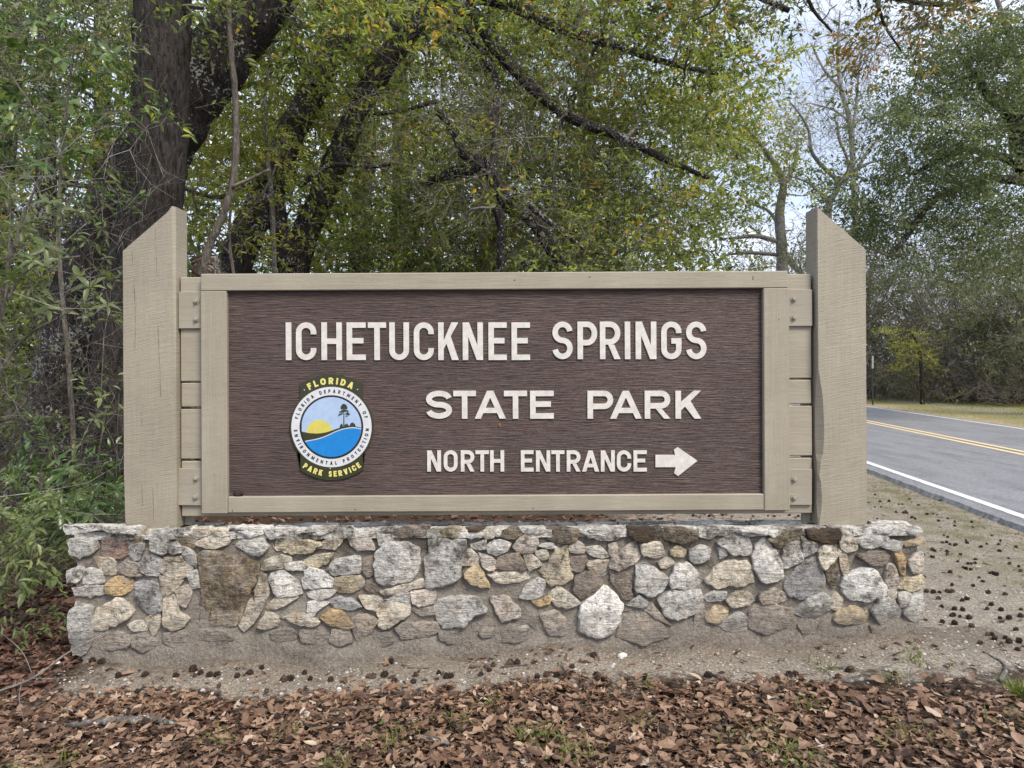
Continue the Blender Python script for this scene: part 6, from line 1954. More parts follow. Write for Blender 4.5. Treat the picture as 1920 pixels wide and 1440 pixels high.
def shrub(name, label, base, stems, region, d, clusters, n_single, n_mass, leaf, leafmat, seed, kind='bay', radius=0.2, whorl=7, tone=0.0, scale=1.0, cat='shrub', bare=0, bark='twig_grey'):
    r_ = np.random.default_rng(seed)
    root = empty(name, tuple(base)); tag(root, label, cat)
    st = Acc(); skel = []
    for pts, dd in stems:
        p, r = limb_path(pts, dd)
        add_limb(st, p, r, skel, sides=6, rough=0.06, wob=0.03)
    T = sample_region(region, clusters, d[0], d[1], r_)
    grow_to(st, skel, T, r_, rmin=0.0022, rmax=0.009, arch=0.15, sides=4)
    st.obj('stem', M['twig'], root, origin=base)
    if bare:
        br = Acc()
        m = bare
        place_sprays(None, br, SPR['tangle'], T[r_.integers(0, len(T), m)] + r_.normal(0, radius, (m, 3)), rot_rand(m, r_, 0.6, 0.1), r_.uniform(0.5, 1.0, m), r_)
        o = br.obj('twigs', M[bark], root, origin=base); o['kind'] = 'stuff'
    if n_mass:
        la = Acc(); tw = Acc()
        ci = r_.integers(0, len(T), n_mass)
        off = r_.normal(0, radius, (n_mass, 3))
        pos = T[ci] + off; pos[:, 2] = np.maximum(pos[:, 2], 0.06)
        place_sprays(la, tw, SPR[kind], pos, rot_rand(n_mass, r_, 0.45, 0.05), r_.uniform(0.6, 1.0, n_mass) * scale, r_, r_.normal(tone, 0.12, n_mass))
        o = la.obj('foliage', M[leafmat], root, origin=base); o['kind'] = 'stuff'
        o = tw.obj('twigs', M['twig'], root, origin=base); o['kind'] = 'stuff'
    # whorls of single leaves at the branch ends that face the road
    front = np.argsort(T[:, 1])
    mes = []
    for k in range(8):
        v, t = leaf_part_mesh(k)
        a = Acc(); a.add(v, tris=t, tone=float(np.clip(r_.normal(0.5 + tone, 0.22), 0.05, 1.0)))
        mes.append(a.mesh('leaf', M[leafmat], smooth=True))
    left = n_single
    k = 0
    while left > 0 and k < len(T) * 4:
        c = T[front[k % len(T)]] + (r_.normal(0, 0.05, 3) if k >= len(T) else 0); k += 1
        axis_d = np.array((r_.normal(0, 0.5), -0.5 + r_.normal(0, 0.4), 0.5)); axis_d /= np.linalg.norm(axis_d)
        for j in range(min(whorl, left)):
            a_ = j * 2.4 + r_.uniform(-0.3, 0.3)
            s1 = np.cross(axis_d, (0, 0, 1.0)); s1 /= np.linalg.norm(s1); s2 = np.cross(s1, axis_d)
            dv = s1 * math.cos(a_) + s2 * math.sin(a_) + axis_d * r_.uniform(0.1, 0.6)
            R = frames(dv[None], (axis_d + np.array((0, 0, 0.5)))[None] + r_.normal(0, 0.25, (1, 3)))[0]
            sc = leaf * r_.uniform(0.65, 1.15)
            o = bpy.data.objects.new('leaf', mes[r_.integers(0, 8)])
            COL.objects.link(o); o.parent = root
            q = c + axis_d * 0.006 * j
            mw = Matrix([[*(R[i] * sc), q[i] - base[i]] for i in range(3)] + [[0, 0, 0, 1]])
            o.matrix_local = mw
            left -= 1
    return root


shrub('laurel_shrub', 'glossy dark green laurel shrub with whorled leaves low beside the left post', G(95, 5.0),
      [([(75, 1085, 14), (72, 980, 10), (80, 880, 7), (95, 840, 4)], 5.0), ([(78, 1040, 9), (115, 950, 7), (140, 890, 4)], 5.0)],
      [(20, 880), (70, 825), (130, 850), (180, 900), (200, 960), (120, 985), (40, 960)], (4.6, 5.3), 22, 120, 30, 0.115, 'leaf_laurel', 201, radius=0.16, tone=-0.05)
shrub('leafy_shrub', 'loose pale green bush at the left edge beside the end of the stone wall', G(20, 4.3),
      [([(-20, 1190, 10), (10, 1090, 7), (30, 1020, 4)], 4.3), ([(10, 1200, 8), (60, 1140, 6), (85, 1105, 3)], 4.3), ([(-30, 1200, 8), (-20, 1100, 6), (-60, 1000, 4)], 4.3)],
      [(-60, 965), (60, 955), (125, 1000), (115, 1060), (95, 1130), (60, 1200), (-60, 1230)], (4.0, 4.7), 46, 230, 60, 0.082, 'leaf_dull', 202, radius=0.16, tone=0.05, scale=0.8, bare=10)
shrub('bay_tree', 'young bay tree with long hanging grey green leaves at the left edge', G(-10, 4.6),
      [([(-60, 1100, 16), (-40, 800, 12), (0, 560, 9), (40, 420, 6), (70, 340, 4)], 4.6), ([(-40, 760, 9), (40, 640, 6), (120, 590, 4), (200, 540, 3)], (4.6, 4.9)), ([(-10, 600, 8), (60, 500, 5), (150, 480, 3)], (4.6, 5.0)), ([(-35, 700, 7), (10, 560, 5), (20, 380, 3)], 4.5)],
      [(-60, 330), (60, 330), (120, 400), (110, 470), (225, 500), (215, 600), (150, 640), (60, 600), (-60, 640)], (4.3, 5.4), 52, 260, 26, 0.105, 'leaf_dull', 203, radius=0.18, whorl=6, tone=-0.05, scale=0.8, bare=26, cat='tree')
shrub('magnolia_tree', 'broad leaved sapling with upright glossy leaves at the top left in front of the oaks', G(120, 6.0),
      [([(150, 1020, 12), (130, 700, 9), (110, 450, 8), (120, 250, 6), (140, 80, 4)], 6.0), ([(115, 420, 6), (160, 300, 4), (200, 200, 3)], (6.0, 6.1)), ([(120, 300, 5), (60, 200, 4), (20, 140, 3)], 5.9), ([(112, 470, 6), (40, 420, 4), (-20, 330, 3)], (6.0, 5.7))],
      [(-40, 20), (200, -20), (225, 170), (225, 290), (150, 330), (-40, 300)], (5.5, 6.5), 60, 260, 70, 0.13, 'leaf_laurel', 204, kind='bay', radius=0.25, whorl=6, tone=0.05, bare=16, cat='tree')
shrub('yellow_shrub', 'thin sapling with small light green leaves between the oaks and the slanting trunk', G(400, 8.6),
      [([(470, 900, 8), (450, 600, 7), (430, 450, 6), (440, 340, 4)], 8.6), ([(435, 480, 5), (380, 420, 4), (360, 360, 3)], 8.6), ([(440, 430, 5), (500, 350, 4), (540, 250, 3)], 8.6)],
      [(350, 280), (460, 220), (560, 220), (560, 420), (480, 520), (350, 500)], (8.0, 9.4), 50, 60, 120, 0.085, 'leaf_yellow', 205, kind='bay', radius=0.25, whorl=5, tone=-0.05, cat='tree')
shrub('brush', 'grey twiggy underbrush with a few leaves beside the foot of the upright oak', G(170, 6.2),
      [([(190, 1010, 5), (180, 900, 4), (200, 760, 3)], 6.2), ([(150, 1010, 5), (120, 900, 4), (60, 820, 3)], 6.2), ([(30, 1020, 5), (20, 900, 4), (40, 700, 3)], 6.4)],
      [(-40, 640), (225, 640), (225, 985), (-40, 985)], (5.7, 6.8), 40, 50, 36, 0.08, 'leaf_dull', 206, radius=0.22, whorl=4, bare=80, bark='twig')
shrub('fern_brush', 'leafy undergrowth between the left post and the wood, seen just over the wall end', G(150, 4.9),
      [([(150, 1080, 5), (160, 1000, 4), (190, 930, 3)], 4.9), ([(60, 1090, 5), (90, 1020, 4), (120, 970, 3)], 4.8), ([(215, 1080, 5), (215, 990, 4), (222, 930, 3)], 5.0)],
      [(60, 940), (228, 910), (228, 985), (130, 990), (60, 1040)], (4.5, 5.3), 26, 120, 24, 0.085, 'leaf_laurel', 207, radius=0.12, whorl=5, tone=0.05, scale=0.7)
# ------------------------------------------------------------------ what lies on the ground
def litter_leaf(k):
    """fallen leaf: ovate, narrow, wavy lobed or star shaped, curled as it dried"""
    r_ = np.random.default_rng(500 + k)
    kind = k % 4
    if kind == 3:            # star of five pointed lobes
        v = [(0.0, 0.0, 0.0)]
        for i, a in enumerate(np.radians([-140, -70, 0, 70, 140])):
            L = (0.40, 0.5, 0.58, 0.5, 0.40)[i] * r_.uniform(0.85, 1.1)
            for da, f in ((-20, 0.52), (-8, 0.82), (0, 1.0), (8, 0.82), (20, 0.52)):
                v.append((L * f * math.cos(a + math.radians(da)), L * f * math.sin(a + math.radians(da)), 0))
            b = a + math.radians(35)
            v.append((0.19 * math.cos(b), 0.19 * math.sin(b), 0))
        v = np.array(v); n = len(v) - 1
        t = np.array([(0, 1 + i, 1 + (i + 1) % n) for i in range(n)])
    else:
        w = (0.27, 0.17, 0.25)[kind]
        m = 6
        xs = np.linspace(-0.5, 0.5, m)
        base = np.sin(np.linspace(0, math.pi, m)) ** 0.75
        wob = (0.06, 0.05, 0.30)[kind]
        w0 = w * base * (1 + wob * np.cos(np.arange(m) * math.pi) + r_.normal(0, 0.07, m))
        w1 = w * base * (1 + wob * np.cos(np.arange(m) * math.pi) + r_.normal(0, 0.07, m))
        rib = 0.06 * r_.normal() * np.sin(np.linspace(0, math.pi, m))
        v = []
        for i in range(m): v += [(xs[i], rib[i] + w0[i], 0), (xs[i], rib[i], -0.025 * base[i]), (xs[i], rib[i] - w1[i], 0)]
        v = np.array(v); t = []
        for i in range(m - 1):
            a = 3 * i
            t += [(a, a + 1, a + 4), (a, a + 4, a + 3), (a + 1, a + 2, a + 5), (a + 1, a + 5, a + 4)]
        t = np.array(t)
    c = np.array((r_.uniform(-0.9, 1.7), r_.uniform(-0.5, 0.9)))
    v[:, 2] += c[0] * v[:, 1] ** 2 * 1.5 + c[1] * v[:, 0] ** 2 * 0.5 + r_.normal(0, 0.008, len(v)) + 0.35 * r_.normal() * v[:, 0] * v[:, 1]
    v[:, 2] -= v[:, 2].min()
    return v, t


M['litter'] = leaf_mat('dead_leaf_brown', [(0.0, (0.035, 0.020, 0.014)), (0.3, (0.098, 0.055, 0.035)), (0.55, (0.19, 0.114, 0.072)), (0.8, (0.30, 0.20, 0.135)), (0.95, (0.41, 0.30, 0.215)), (1.0, (0.45, 0.39, 0.32))], trans=0.12, rough=0.5, spec=0.35)
M['litter_red'] = leaf_mat('red_dead_leaf', [(0.0, (0.04, 0.02, 0.015)), (0.5, (0.14, 0.07, 0.048)), (1.0, (0.30, 0.18, 0.13))], trans=0.12, rough=0.6)
LEAVES = [litter_leaf(k) for k in range(14)]


def leaf_spots(n, x0, x1, y0, y1, keep, r_):
    x, y = r_.uniform(x0, x1, n), r_.uniform(y0, y1, n)
    k = keep(x, y, r_)
    return x[k], y[k]


def scatter_litter(acc, x, y, size, r_, lift=0.02, tilt=0.3, tone_mu=0.48, mat=0):
    n = len(x)
    which = r_.integers(0, len(LEAVES), n)
    a = r_.uniform(0, 2 * math.pi, n)
    d = np.stack((np.cos(a), np.sin(a), r_.normal(0, tilt, n)), 1)
    nor = np.stack((r_.normal(0, tilt, n), r_.normal(0, tilt, n), np.ones(n)), 1)
    z = gh(x, y) + np.abs(r_.normal(0, lift, n)) + 0.002
    pos = np.stack((x, y, z), 1)
    tone = np.clip(r_.normal(tone_mu, 0.24, n), 0, 1)
    sc = size * np.clip(r_.lognormal(-0.12, 0.32, n), 0.4, 1.7)
    for k in range(len(LEAVES)):
        m = which == k
        if m.any():
            scatter(acc, LEAVES[k][0], LEAVES[k][1], pos[m], frames(d[m], nor[m]), sc[m], tone[m], mat=mat)


def edge_y(x):
    """where the litter in front of the wall ends"""
    return 3.36 - 0.035 * x + 0.05 * np.sin(2.3 * x + 1) + 0.035 * np.sin(6.1 * x) + np.where(x > 1.2, -0.20 * (x - 1.2), 0)


def build_litter():
    r_ = np.random.default_rng(42)
    a = Acc()
    keep = lambda x, y, r: r.random(len(x)) < np.clip((edge_y(x) - y) / 0.16 + 0.3, 0.0, 1) * np.where((x > 0.9) & (y > 2.85 - 0.1 * x), np.clip(1.15 - 0.28 * (x - 0.9) - 0.5 * np.clip(y - 2.85, 0, 1), 0.15, 1), 1.0)
    x, y = leaf_spots(24000, -3.2, 3.6, 2.15, 3.6, keep, r_)
    scatter_litter(a, x, y, 0.046, r_, lift=0.013)
    x, y = leaf_spots(5000, -3.0, 3.5, 2.15, 3.6, keep, r_)          # crumbs and broken bits on top
    scatter_litter(a, x, y, 0.02, r_, lift=0.02, tone_mu=0.45)
    # thinner on the sand and thick in the wood behind
    x, y = leaf_spots(240, -2.6, 3.0, 3.3, 3.66, lambda x, y, r: r.random(len(x)) < 0.4, r_)
    scatter_litter(a, x, y, 0.045, r_, lift=0.004, tilt=0.25)
    tag(a.obj('leaf_litter', M['litter']), 'thick litter of curled brown dead leaves across the foreground', 'fallen leaves', kind='stuff')
    a = Acc()
    x, y = leaf_spots(6500, -7, 3.0, 4.05, 11, lambda x, y, r: (x + 0.25 * np.sin(y * 1.7) < 2.1 - 0.05 * y + r.normal(0, 0.35, len(x))), r_)
    scatter_litter(a, x, y, 0.075, r_, tone_mu=0.5)
    x, y = leaf_spots(2500, -3.6, -2.25, 3.4, 5.2, lambda x, y, r: np.ones(len(x), bool), r_)
    scatter_litter(a, x, y, 0.06, r_, tone_mu=0.4)
    tag(a.obj('leaf_litter', M['litter_red']), 'reddish dead leaves on the wood floor behind and beside the wall', 'fallen leaves', kind='stuff')
    a = Acc()
    s = r_.uniform(4.6, 8.0, 2600); y = r_.uniform(18, 46, 2600); x = 9.95 + 0.12 * y + s + r_.normal(0, 0.4, 2600)
    scatter_litter(a, x, y, 0.14, r_, tone_mu=0.45)
    tag(a.obj('leaf_litter', M['litter']), 'band of brown leaves along the foot of the thicket across the road', 'fallen leaves', kind='stuff')
    a = Acc()
    x, y = leaf_spots(900, 1.9, 5.5, 3.0, 11, lambda x, y, r: (x < 3.8 + 0.115 * y) & ((x > 2.2) | (y > 4.1)), r_)
    scatter_litter(a, x, y, 0.034, r_, lift=0.003, tilt=0.2)
    x, y = leaf_spots(420, 3.4, 6.0, 4.0, 14, lambda x, y, r: np.abs(x - (3.80 + 0.115 * y)) < 0.22 * np.abs(r.normal(0, 1, len(x))), r_)
    scatter_litter(a, x, y, 0.04, r_, lift=0.004, tilt=0.2)
    x, y = leaf_spots(260, -2.3, 2.15, 3.50, 3.66, lambda x, y, r: r.random(len(x)) < 0.25 + 0.5 * (np.sin(x * 3 + 1) > 0.3), r_)
    scatter_litter(a, x, y, 0.028, r_, lift=0.004, tilt=0.3, tone_mu=0.35)
    tag(a.obj('leaf_debris', M['litter']), 'scattered small leaf bits on the sandy verge and along the asphalt edge', 'fallen leaves', kind='stuff')
    a = Acc()
    for k in range(1500):
        if k < 1000: px, py = r_.uniform(-2.9, 3.3), r_.uniform(2.2, 3.42)
        else: px, py = r_.uniform(-2.4, 5.0), r_.uniform(3.3, 7.5)
        if (WX0 < px < WX1 and py > 3.66 and py < 4.0) or px > 3.75 + 0.115 * py: continue
        an, ln = r_.uniform(0, 6.28), r_.lognormal(-2.9, 0.5)
        z = float(gh(px, py)) + (0.018 * r_.random() + 0.012 if py < edge_y(px) - 0.05 else 0.004)
        d = np.array((math.cos(an), math.sin(an), r_.normal(0, 0.08))) * ln
        c = np.array((px, py, z)); s_ = np.array((-d[1], d[0], 0)) * r_.normal(0, 0.1)
        tube(a, [c - d, c + s_, c + d], [0.0013, 0.0013, 0.0007], 3, cap=False)
    tag(a.obj('fine_twigs', M['twig']), 'fine twigs and needles mixed into the litter and strewn over the sand', 'twigs', kind='stuff')
    # the leaves that show largest, one object each
    mes = []
    for k in range(14):
        for tn in (0.25, 0.5, 0.72, 0.9):
            aa = Acc(); aa.add(LEAVES[k][0], tris=LEAVES[k][1], tone=tn)
            mes.append(aa.mesh('fallen_leaf', M['litter']))
    n = 300
    x = r_.uniform(-2.15, 2.15, n); y = 2.62 + 0.62 * r_.random(n) ** 1.3
    for i in range(n):
        o = bpy.data.objects.new('fallen_leaf', mes[r_.choice(len(mes), p=np.tile([0.2, 0.36, 0.32, 0.12], 14) / 14)])
        COL.objects.link(o)
        s = 0.054 * r_.uniform(0.7, 1.45)
        o.scale = (s, s, s)
        o.rotation_euler = (r_.normal(0, 0.28), r_.normal(0, 0.28), r_.uniform(0, 6.28))
        o.location = (x[i], y[i], float(gh(x[i], y[i])) + 0.020 + abs(r_.normal(0, 0.010)))
        tag(o, 'dry brown leaf lying on top of the leaf litter in front of the stone wall', 'leaf', 'fallen leaves on the litter in front of the wall')


build_litter()


def build_gravel_and_grass():
    r_ = np.random.default_rng(77)
    gm = plain('pale_grit', (0.42, 0.40, 0.37), 0.9, 0.2, 0.25)
    t = np.arange(5) / 5 * 2 * math.pi
    pv = np.array([(math.cos(k), math.sin(k), 0.0) for k in t] + [(0.6 * math.cos(k + 0.6), 0.6 * math.sin(k + 0.6), 0.55) for k in t] + [(0, 0, 0.7)])
    pt = np.array([(i, (i + 1) % 5, 5 + i) for i in range(5)] + [((i + 1) % 5, 5 + (i + 1) % 5, 5 + i) for i in range(5)] + [(5 + i, 5 + (i + 1) % 5, 10) for i in range(5)])
    a = Acc()
    n = 9000
    x = r_.uniform(-2.8, 4.0, n); y = r_.uniform(2.9, 4.6, n)
    k = (y > edge_y(x) - 0.02) & ~((x > WX0) & (x < WX1) & (y > 3.63)) & ((y < 3.7) | (x > 2.0))
    x, y = x[k], y[k]; n = len(x)
    sc = np.clip(r_.lognormal(-5.7, 0.55, n), 0.0015, 0.013)
    ang = r_.uniform(0, 6.28, n)
    d = np.stack((np.cos(ang), np.sin(ang), np.zeros(n)), 1)
    scatter(a, pv, pt, np.stack((x, y, gh(x, y) - sc * 0.1), 1), frames(d, np.tile((0, 0, 1.0), (n, 1)) + r_.normal(0, 0.2, (n, 3))), sc, np.full(n, 0.5))
    tag(a.obj('gravel', gm), 'fine pale grit and pebbles strewn over the sand before the wall', 'gravel', kind='stuff')

    M['grass'] = leaf_mat('verge_grass', [(0.0, (0.05, 0.075, 0.02)), (0.45, (0.12, 0.15, 0.035)), (0.75, (0.26, 0.235, 0.09)), (1.0, (0.42, 0.34, 0.19))], trans=0.3, rough=0.6)
    bv = np.array([(0, 0.06, 0), (0, -0.06, 0), (0.25, 0.035, 0.6), (0.25, -0.035, 0.6), (0.62, 0, 1.0)])
    bt = np.array([(0, 1, 2), (1, 3, 2), (2, 3, 4)])

    def blades(acc, x, y, h, tone, spread=0.4):
        n = len(x); ang = r_.uniform(0, 6.28, n)
        d = np.stack((np.cos(ang), np.sin(ang), r_.normal(0, 0.15, n)), 1)
        scatter(acc, bv, bt, np.stack((x, y, gh(x, y) - 0.003), 1), frames(d, np.tile((0, 0, 1.0), (n, 1)) + r_.normal(0, spread, (n, 3))), h, tone)
    # verge this side: patches of moss and short grass
    a = Acc()
    n = 30000
    y = r_.uniform(3.2, 16, n); x = r_.uniform(1.8, 6, n)
    s = x - (3.87 + 0.115 * y)
    den = np.array([mnoise.noise(Vector((px * 1.6, py * 1.6, 2.0))) + 0.5 * mnoise.noise(Vector((px * 5, py * 5, 5.0))) for px, py in zip(x, y)])
    k = (s < 0.02) & (den + 0.45 * np.clip(s + 1.2, -1.5, 1.2) + 0.03 * (y - 6) > 0.18) & ~((x < WX1 + 0.02) & (y < 4.0))
    x, y = x[k], y[k]
    blades(a, x, y, r_.uniform(0.012, 0.035, len(x)), np.clip(r_.normal(0.48, 0.2, len(x)), 0, 1))
    # the far verge
    n = 36000
    y = r_.uniform(12, 50, n) ; s = r_.uniform(-0.05, 6.5, n); x = 9.95 + 0.12 * y + s
    den = np.array([mnoise.noise(Vector((px * 0.8, py * 0.5, 7.0))) for px, py in zip(x, y)])
    k = den + 0.25 * np.cos(s * 1.6) > -0.15
    x, y, s = x[k], y[k], s[k]
    blades(a, x, y, r_.uniform(0.03, 0.08, len(x)), np.clip(0.86 - 0.11 * s + r_.normal(0, 0.14, len(x)), 0, 1))
    # sprigs of clover and grass coming up through the litter
    tg = Acc()
    for cx, cy, rr, m in ((0.08, 2.86, 0.10, 70), (0.25, 2.74, 0.10, 60), (-0.25, 3.0, 0.08, 30), (-0.12, 3.16, 0.05, 20), (-0.5, 2.86, 0.12, 40), (-1.75, 2.78, 0.10, 40), (-1.9, 2.72, 0.06, 26), (-0.68, 2.66, 0.06, 40), (0.95, 2.75, 0.14, 60), (1.05, 2.62, 0.1, 60), (1.55, 2.74, 0.12, 50), (1.25, 3.0, 0.05, 26),
                          (2.0, 2.78, 0.08, 40), (1.72, 3.22, 0.05, 16), (2.25, 3.1, 0.05, 30), (1.5, 3.42, 0.06, 20), (0.62, 3.25, 0.04, 14), (1.95, 3.42, 0.08, 30), (-1.2, 2.9, 0.06, 24), (0.5, 2.95, 0.06, 20), (-0.95, 2.95, 0.05, 16)):
        x_ = cx + r_.normal(0, rr * 0.6, m); y_ = cy + r_.normal(0, rr * 0.5, m)
        blades(tg, x_, y_, r_.uniform(0.03, 0.08, m), np.clip(r_.normal(0.42, 0.15, m), 0, 0.8), 0.8)
        m2 = m // 2
        x_ = cx + r_.normal(0, rr * 0.6, m2); y_ = cy + r_.normal(0, rr * 0.5, m2)
        ang = r_.uniform(0, 6.28, m2)
        lv, lt = leaf_far(); lv = lv * np.array((1, 0.9, 1))
        scatter(tg, lv, lt, np.stack((x_, y_, gh(x_, y_) + r_.uniform(0.025, 0.06, m2)), 1), frames(np.stack((np.cos(ang), np.sin(ang), np.zeros(m2)), 1), np.tile((0, 0, 1.0), (m2, 1)) + r_.normal(0, 0.3, (m2, 3))), r_.uniform(0.012, 0.024, m2), np.clip(r_.normal(0.3, 0.12, m2), 0, 0.7))
    tag(a.obj('verge_grass', M['grass']), 'short patchy grass and moss along both verges of the road', 'grass', kind='stuff')
    tag(tg.obj('clover_sprigs', M['grass']), 'small green sprigs of clover and grass coming up through the leaf litter', 'grass', kind='stuff')
    # a taller tuft at the right edge
    a = Acc(); m = 60
    c = P(1908, 1310, 3.05)
    a2 = r_.uniform(0, 6.28, m); rr = np.abs(r_.normal(0, 0.018, m))
    x_, y_ = c[0] + rr * np.cos(a2), c[1] + rr * np.sin(a2)
    blades(a, x_, y_, r_.uniform(0.05, 0.11, m), np.clip(r_.normal(0.35, 0.15, m), 0, 0.9), 0.5)
    tag(a.obj('grass_tuft', M['grass'], origin=(c[0], c[1], 0)), 'green grass tuft at the right edge of the sand near the leaves', 'grass tuft')


build_gravel_and_grass()


def build_seed_balls():
    """spiky sweetgum fruits"""
    r_ = np.random.default_rng(91)
    m = plain('dry_seed_ball', (0.042, 0.029, 0.023), 0.85, 0.2, 0.3)
    m2 = plain('brown_seed_ball', (0.085, 0.056, 0.041), 0.85, 0.2, 0.3)
    mes = []
    import bmesh
    for k in range(4):
        bm = bmesh.new()
        bmesh.ops.create_icosphere(bm, subdivisions=2, radius=0.0125)
        for f in list(bm.faces):
            c = f.calc_center_median(); n = c.normalized()
            if r_.random() < 0.8:
                v = bm.verts.new(c + n * r_.uniform(0.003, 0.0075) + Vector(r_.normal(0, 0.001, 3)))
                vs = list(f.verts)
                bm.faces.remove(f)
                for i in range(3): bm.faces.new((vs[i], vs[(i + 1) % 3], v))
        me = bpy.data.meshes.new('seed_ball'); bm.to_mesh(me); bm.free(); me.materials.append(m2 if k == 3 else m)
        mes.append(me)
    spots = []
    front = [(362, 1253), (376, 1260), (393, 1264), (407, 1264), (445, 1266), (469, 1260), (491, 1251), (533, 1273), (545, 1272), (571, 1260), (582, 1271), (620, 1273), (272, 1236), (240, 1227), (150, 1238), (174, 1238), (190, 1240), (222, 1265), (272, 1265), (330, 1266), (285, 1292), (258, 1302),
             (692, 1268), (700, 1268), (721, 1265), (740, 1275), (780, 1264), (775, 1277), (823, 1260), (838, 1267), (845, 1267), (733, 1238), (902, 1264), (912, 1250), (925, 1245), (918, 1256), (957, 1242), (970, 1241), (1008, 1268), (1025, 1264), (1045, 1266), (1063, 1268), (1073, 1248), (1118, 1264), (1121, 1273), (1133, 1273), (1114, 1228), (1183, 1285), (1210, 1266), (1225, 1294), (1265, 1280), (1260, 1289),
             (1328, 1266), (1308, 1290), (1335, 1284), (1371, 1292), (1480, 1264), (1491, 1263), (1457, 1271), (1496, 1283), (1523, 1281), (1572, 1270), (1590, 1256), (1595, 1255), (1613, 1292), (1642, 1295), (1677, 1263), (1735, 1294), (1773, 1287), (1790, 1300), (1800, 1290), (1803, 1290),
             (1060, 1355), (935, 1340), (877, 1410), (1150, 1410), (1120, 1430), (640, 1355), (520, 1350), (500, 1302), (850, 1365), (980, 1322), (1660, 1330), (1848, 1378), (1380, 1300), (1430, 1320), (760, 1330), (410, 1322), (350, 1410), (1240, 1375), (1530, 1340)]
    for px, py in front:
        spots.append((px, py, 'sand'))
    road = [(1641, 927), (1650, 940), (1640, 950), (1645, 972), (1652, 950), (1667, 939), (1680, 960), (1685, 945), (1692, 945), (1698, 958), (1694, 961), (1700, 961), (1705, 936), (1722, 947), (1738, 964), (1750, 963), (1757, 965), (1710, 970), (1716, 972), (1760, 977), (1777, 972), (1790, 977), (1770, 1003), (1777, 1006), (1790, 986), (1822, 978), (1824, 988), (1767, 1017), (1775, 1016), (1781, 1020), (1793, 1020), (1790, 1021), (1811, 1012), (1813, 1017), (1748, 1030), (1752, 1032), (1776, 1034), (1776, 1038), (1801, 1039), (1747, 1043), (1750, 1044), (1732, 1040), (1839, 1025), (1850, 1019), (1873, 1020), (1876, 1013), (1860, 1004), (1874, 1033), (1891, 1046), (1829, 1049), (1796, 1052), (1815, 1056), (1821, 1056), (1828, 1055), (1811, 1065), (1820, 1067), (1806, 1063), (1782, 1072), (1733, 1081), (1855, 1073), (1862, 1074), (1868, 1076), (1836, 1082), (1843, 1090), (1825, 1097), (1785, 1095), (1737, 1108), (1750, 1109), (1762, 1110), (1776, 1107), (1785, 1108), (1760, 1121), (1804, 1125), (1813, 1122), (1766, 1136), (1860, 1133), (1851, 1140), (1885, 1114), (1893, 1056), (1910, 1061), (1905, 1025), (1914, 1070), (1853, 1110),
            (1790, 1141), (1805, 1142), (1788, 1152), (1784, 1153), (1790, 1167), (1800, 1155), (1817, 1157), (1822, 1172), (1851, 1141), (1859, 1133), (1877, 1142), (1875, 1158), (1892, 1157), (1915, 1143), (1914, 1154), (1852, 1189), (1860, 1188), (1865, 1196), (1885, 1195), (1892, 1202), (1878, 1206), (1911, 1200), (1908, 1217), (1760, 1122), (1905, 1180), (1838, 1205), (1767, 1165), (1916, 1258)]
    for px, py in road: spots.append((px, py, 'verge'))
    for px, py in ((1355, 955 + 10), (1372, 968), (1412, 967), (1440, 967), (1452, 968), (1330, 967), (1300, 966), (1480, 966), (1497, 967)): spots.append((px, py, 'back'))
    labels = {'sand': ('dark spiky sweetgum seed ball on the sand or leaf edge before the wall', 'sweetgum seed balls in front of the wall'),
              'verge': ('dark spiky sweetgum seed ball on the sandy verge between wall and road', 'sweetgum seed balls on the verge by the road'),
              'back': ('dark spiky sweetgum seed ball on the ground seen through the gap under the sign', 'sweetgum seed balls behind the wall')}
    for px, py, w in spots:
        d = 1.5 * FPX / (py - HOR)
        for _ in range(6):
            q = P(px, py, d)
            zg = float(gh(q[0], q[1])) + 0.009
            d = (EYE - zg) * FPX / ((py - HOR) + 0.0052 * (px - 960)) if py > HOR else d
        q = P(px, py, d)
        o = bpy.data.objects.new('seed_ball', mes[r_.integers(0, 4)])
        COL.objects.link(o)
        zz = float(gh(q[0], q[1])) + 0.007 + (0.018 if w == 'sand' and py > 1300 else 0)
        o.location = (q[0], q[1], zz)
        o.rotation_euler = tuple(r_.uniform(0, 6.28, 3))
        s = r_.uniform(0.62, 1.12) * (1.25 if w == 'sand' else 1.0); o.scale = (s, s, s)
        tag(o, labels[w][0], 'seed ball', labels[w][1])


build_seed_balls()


def ground_pt(px, py, lift=0.0):
    d = 1.5 * FPX / (py - HOR)
    for _ in range(6):
        q = P(px, py, d)
        d = (EYE - float(gh(q[0], q[1])) - lift) * FPX / ((py - HOR) + 0.0052 * (px - 960))
    return P(px, py, d)


def stick(name, label, cat, pts, widths, mat, sides=7, lift=0.006):
    q = np.array([ground_pt(x, y, lift) for x, y in pts])
    w = np.array([k * p[1] / FPX / 2 for k, p in zip(widths, q)])
    a = Acc()
    sp = smooth_path(q, 22); rr = np.interp(np.linspace(0, 1, len(sp)), np.linspace(0, 1, len(w)), w)
    tube(a, sp, rr, sides, rough=0.12)
    c = sp.mean(0)
    o = a.obj(name, M[mat], smooth=True, origin=c)
    return tag(o, label, cat)


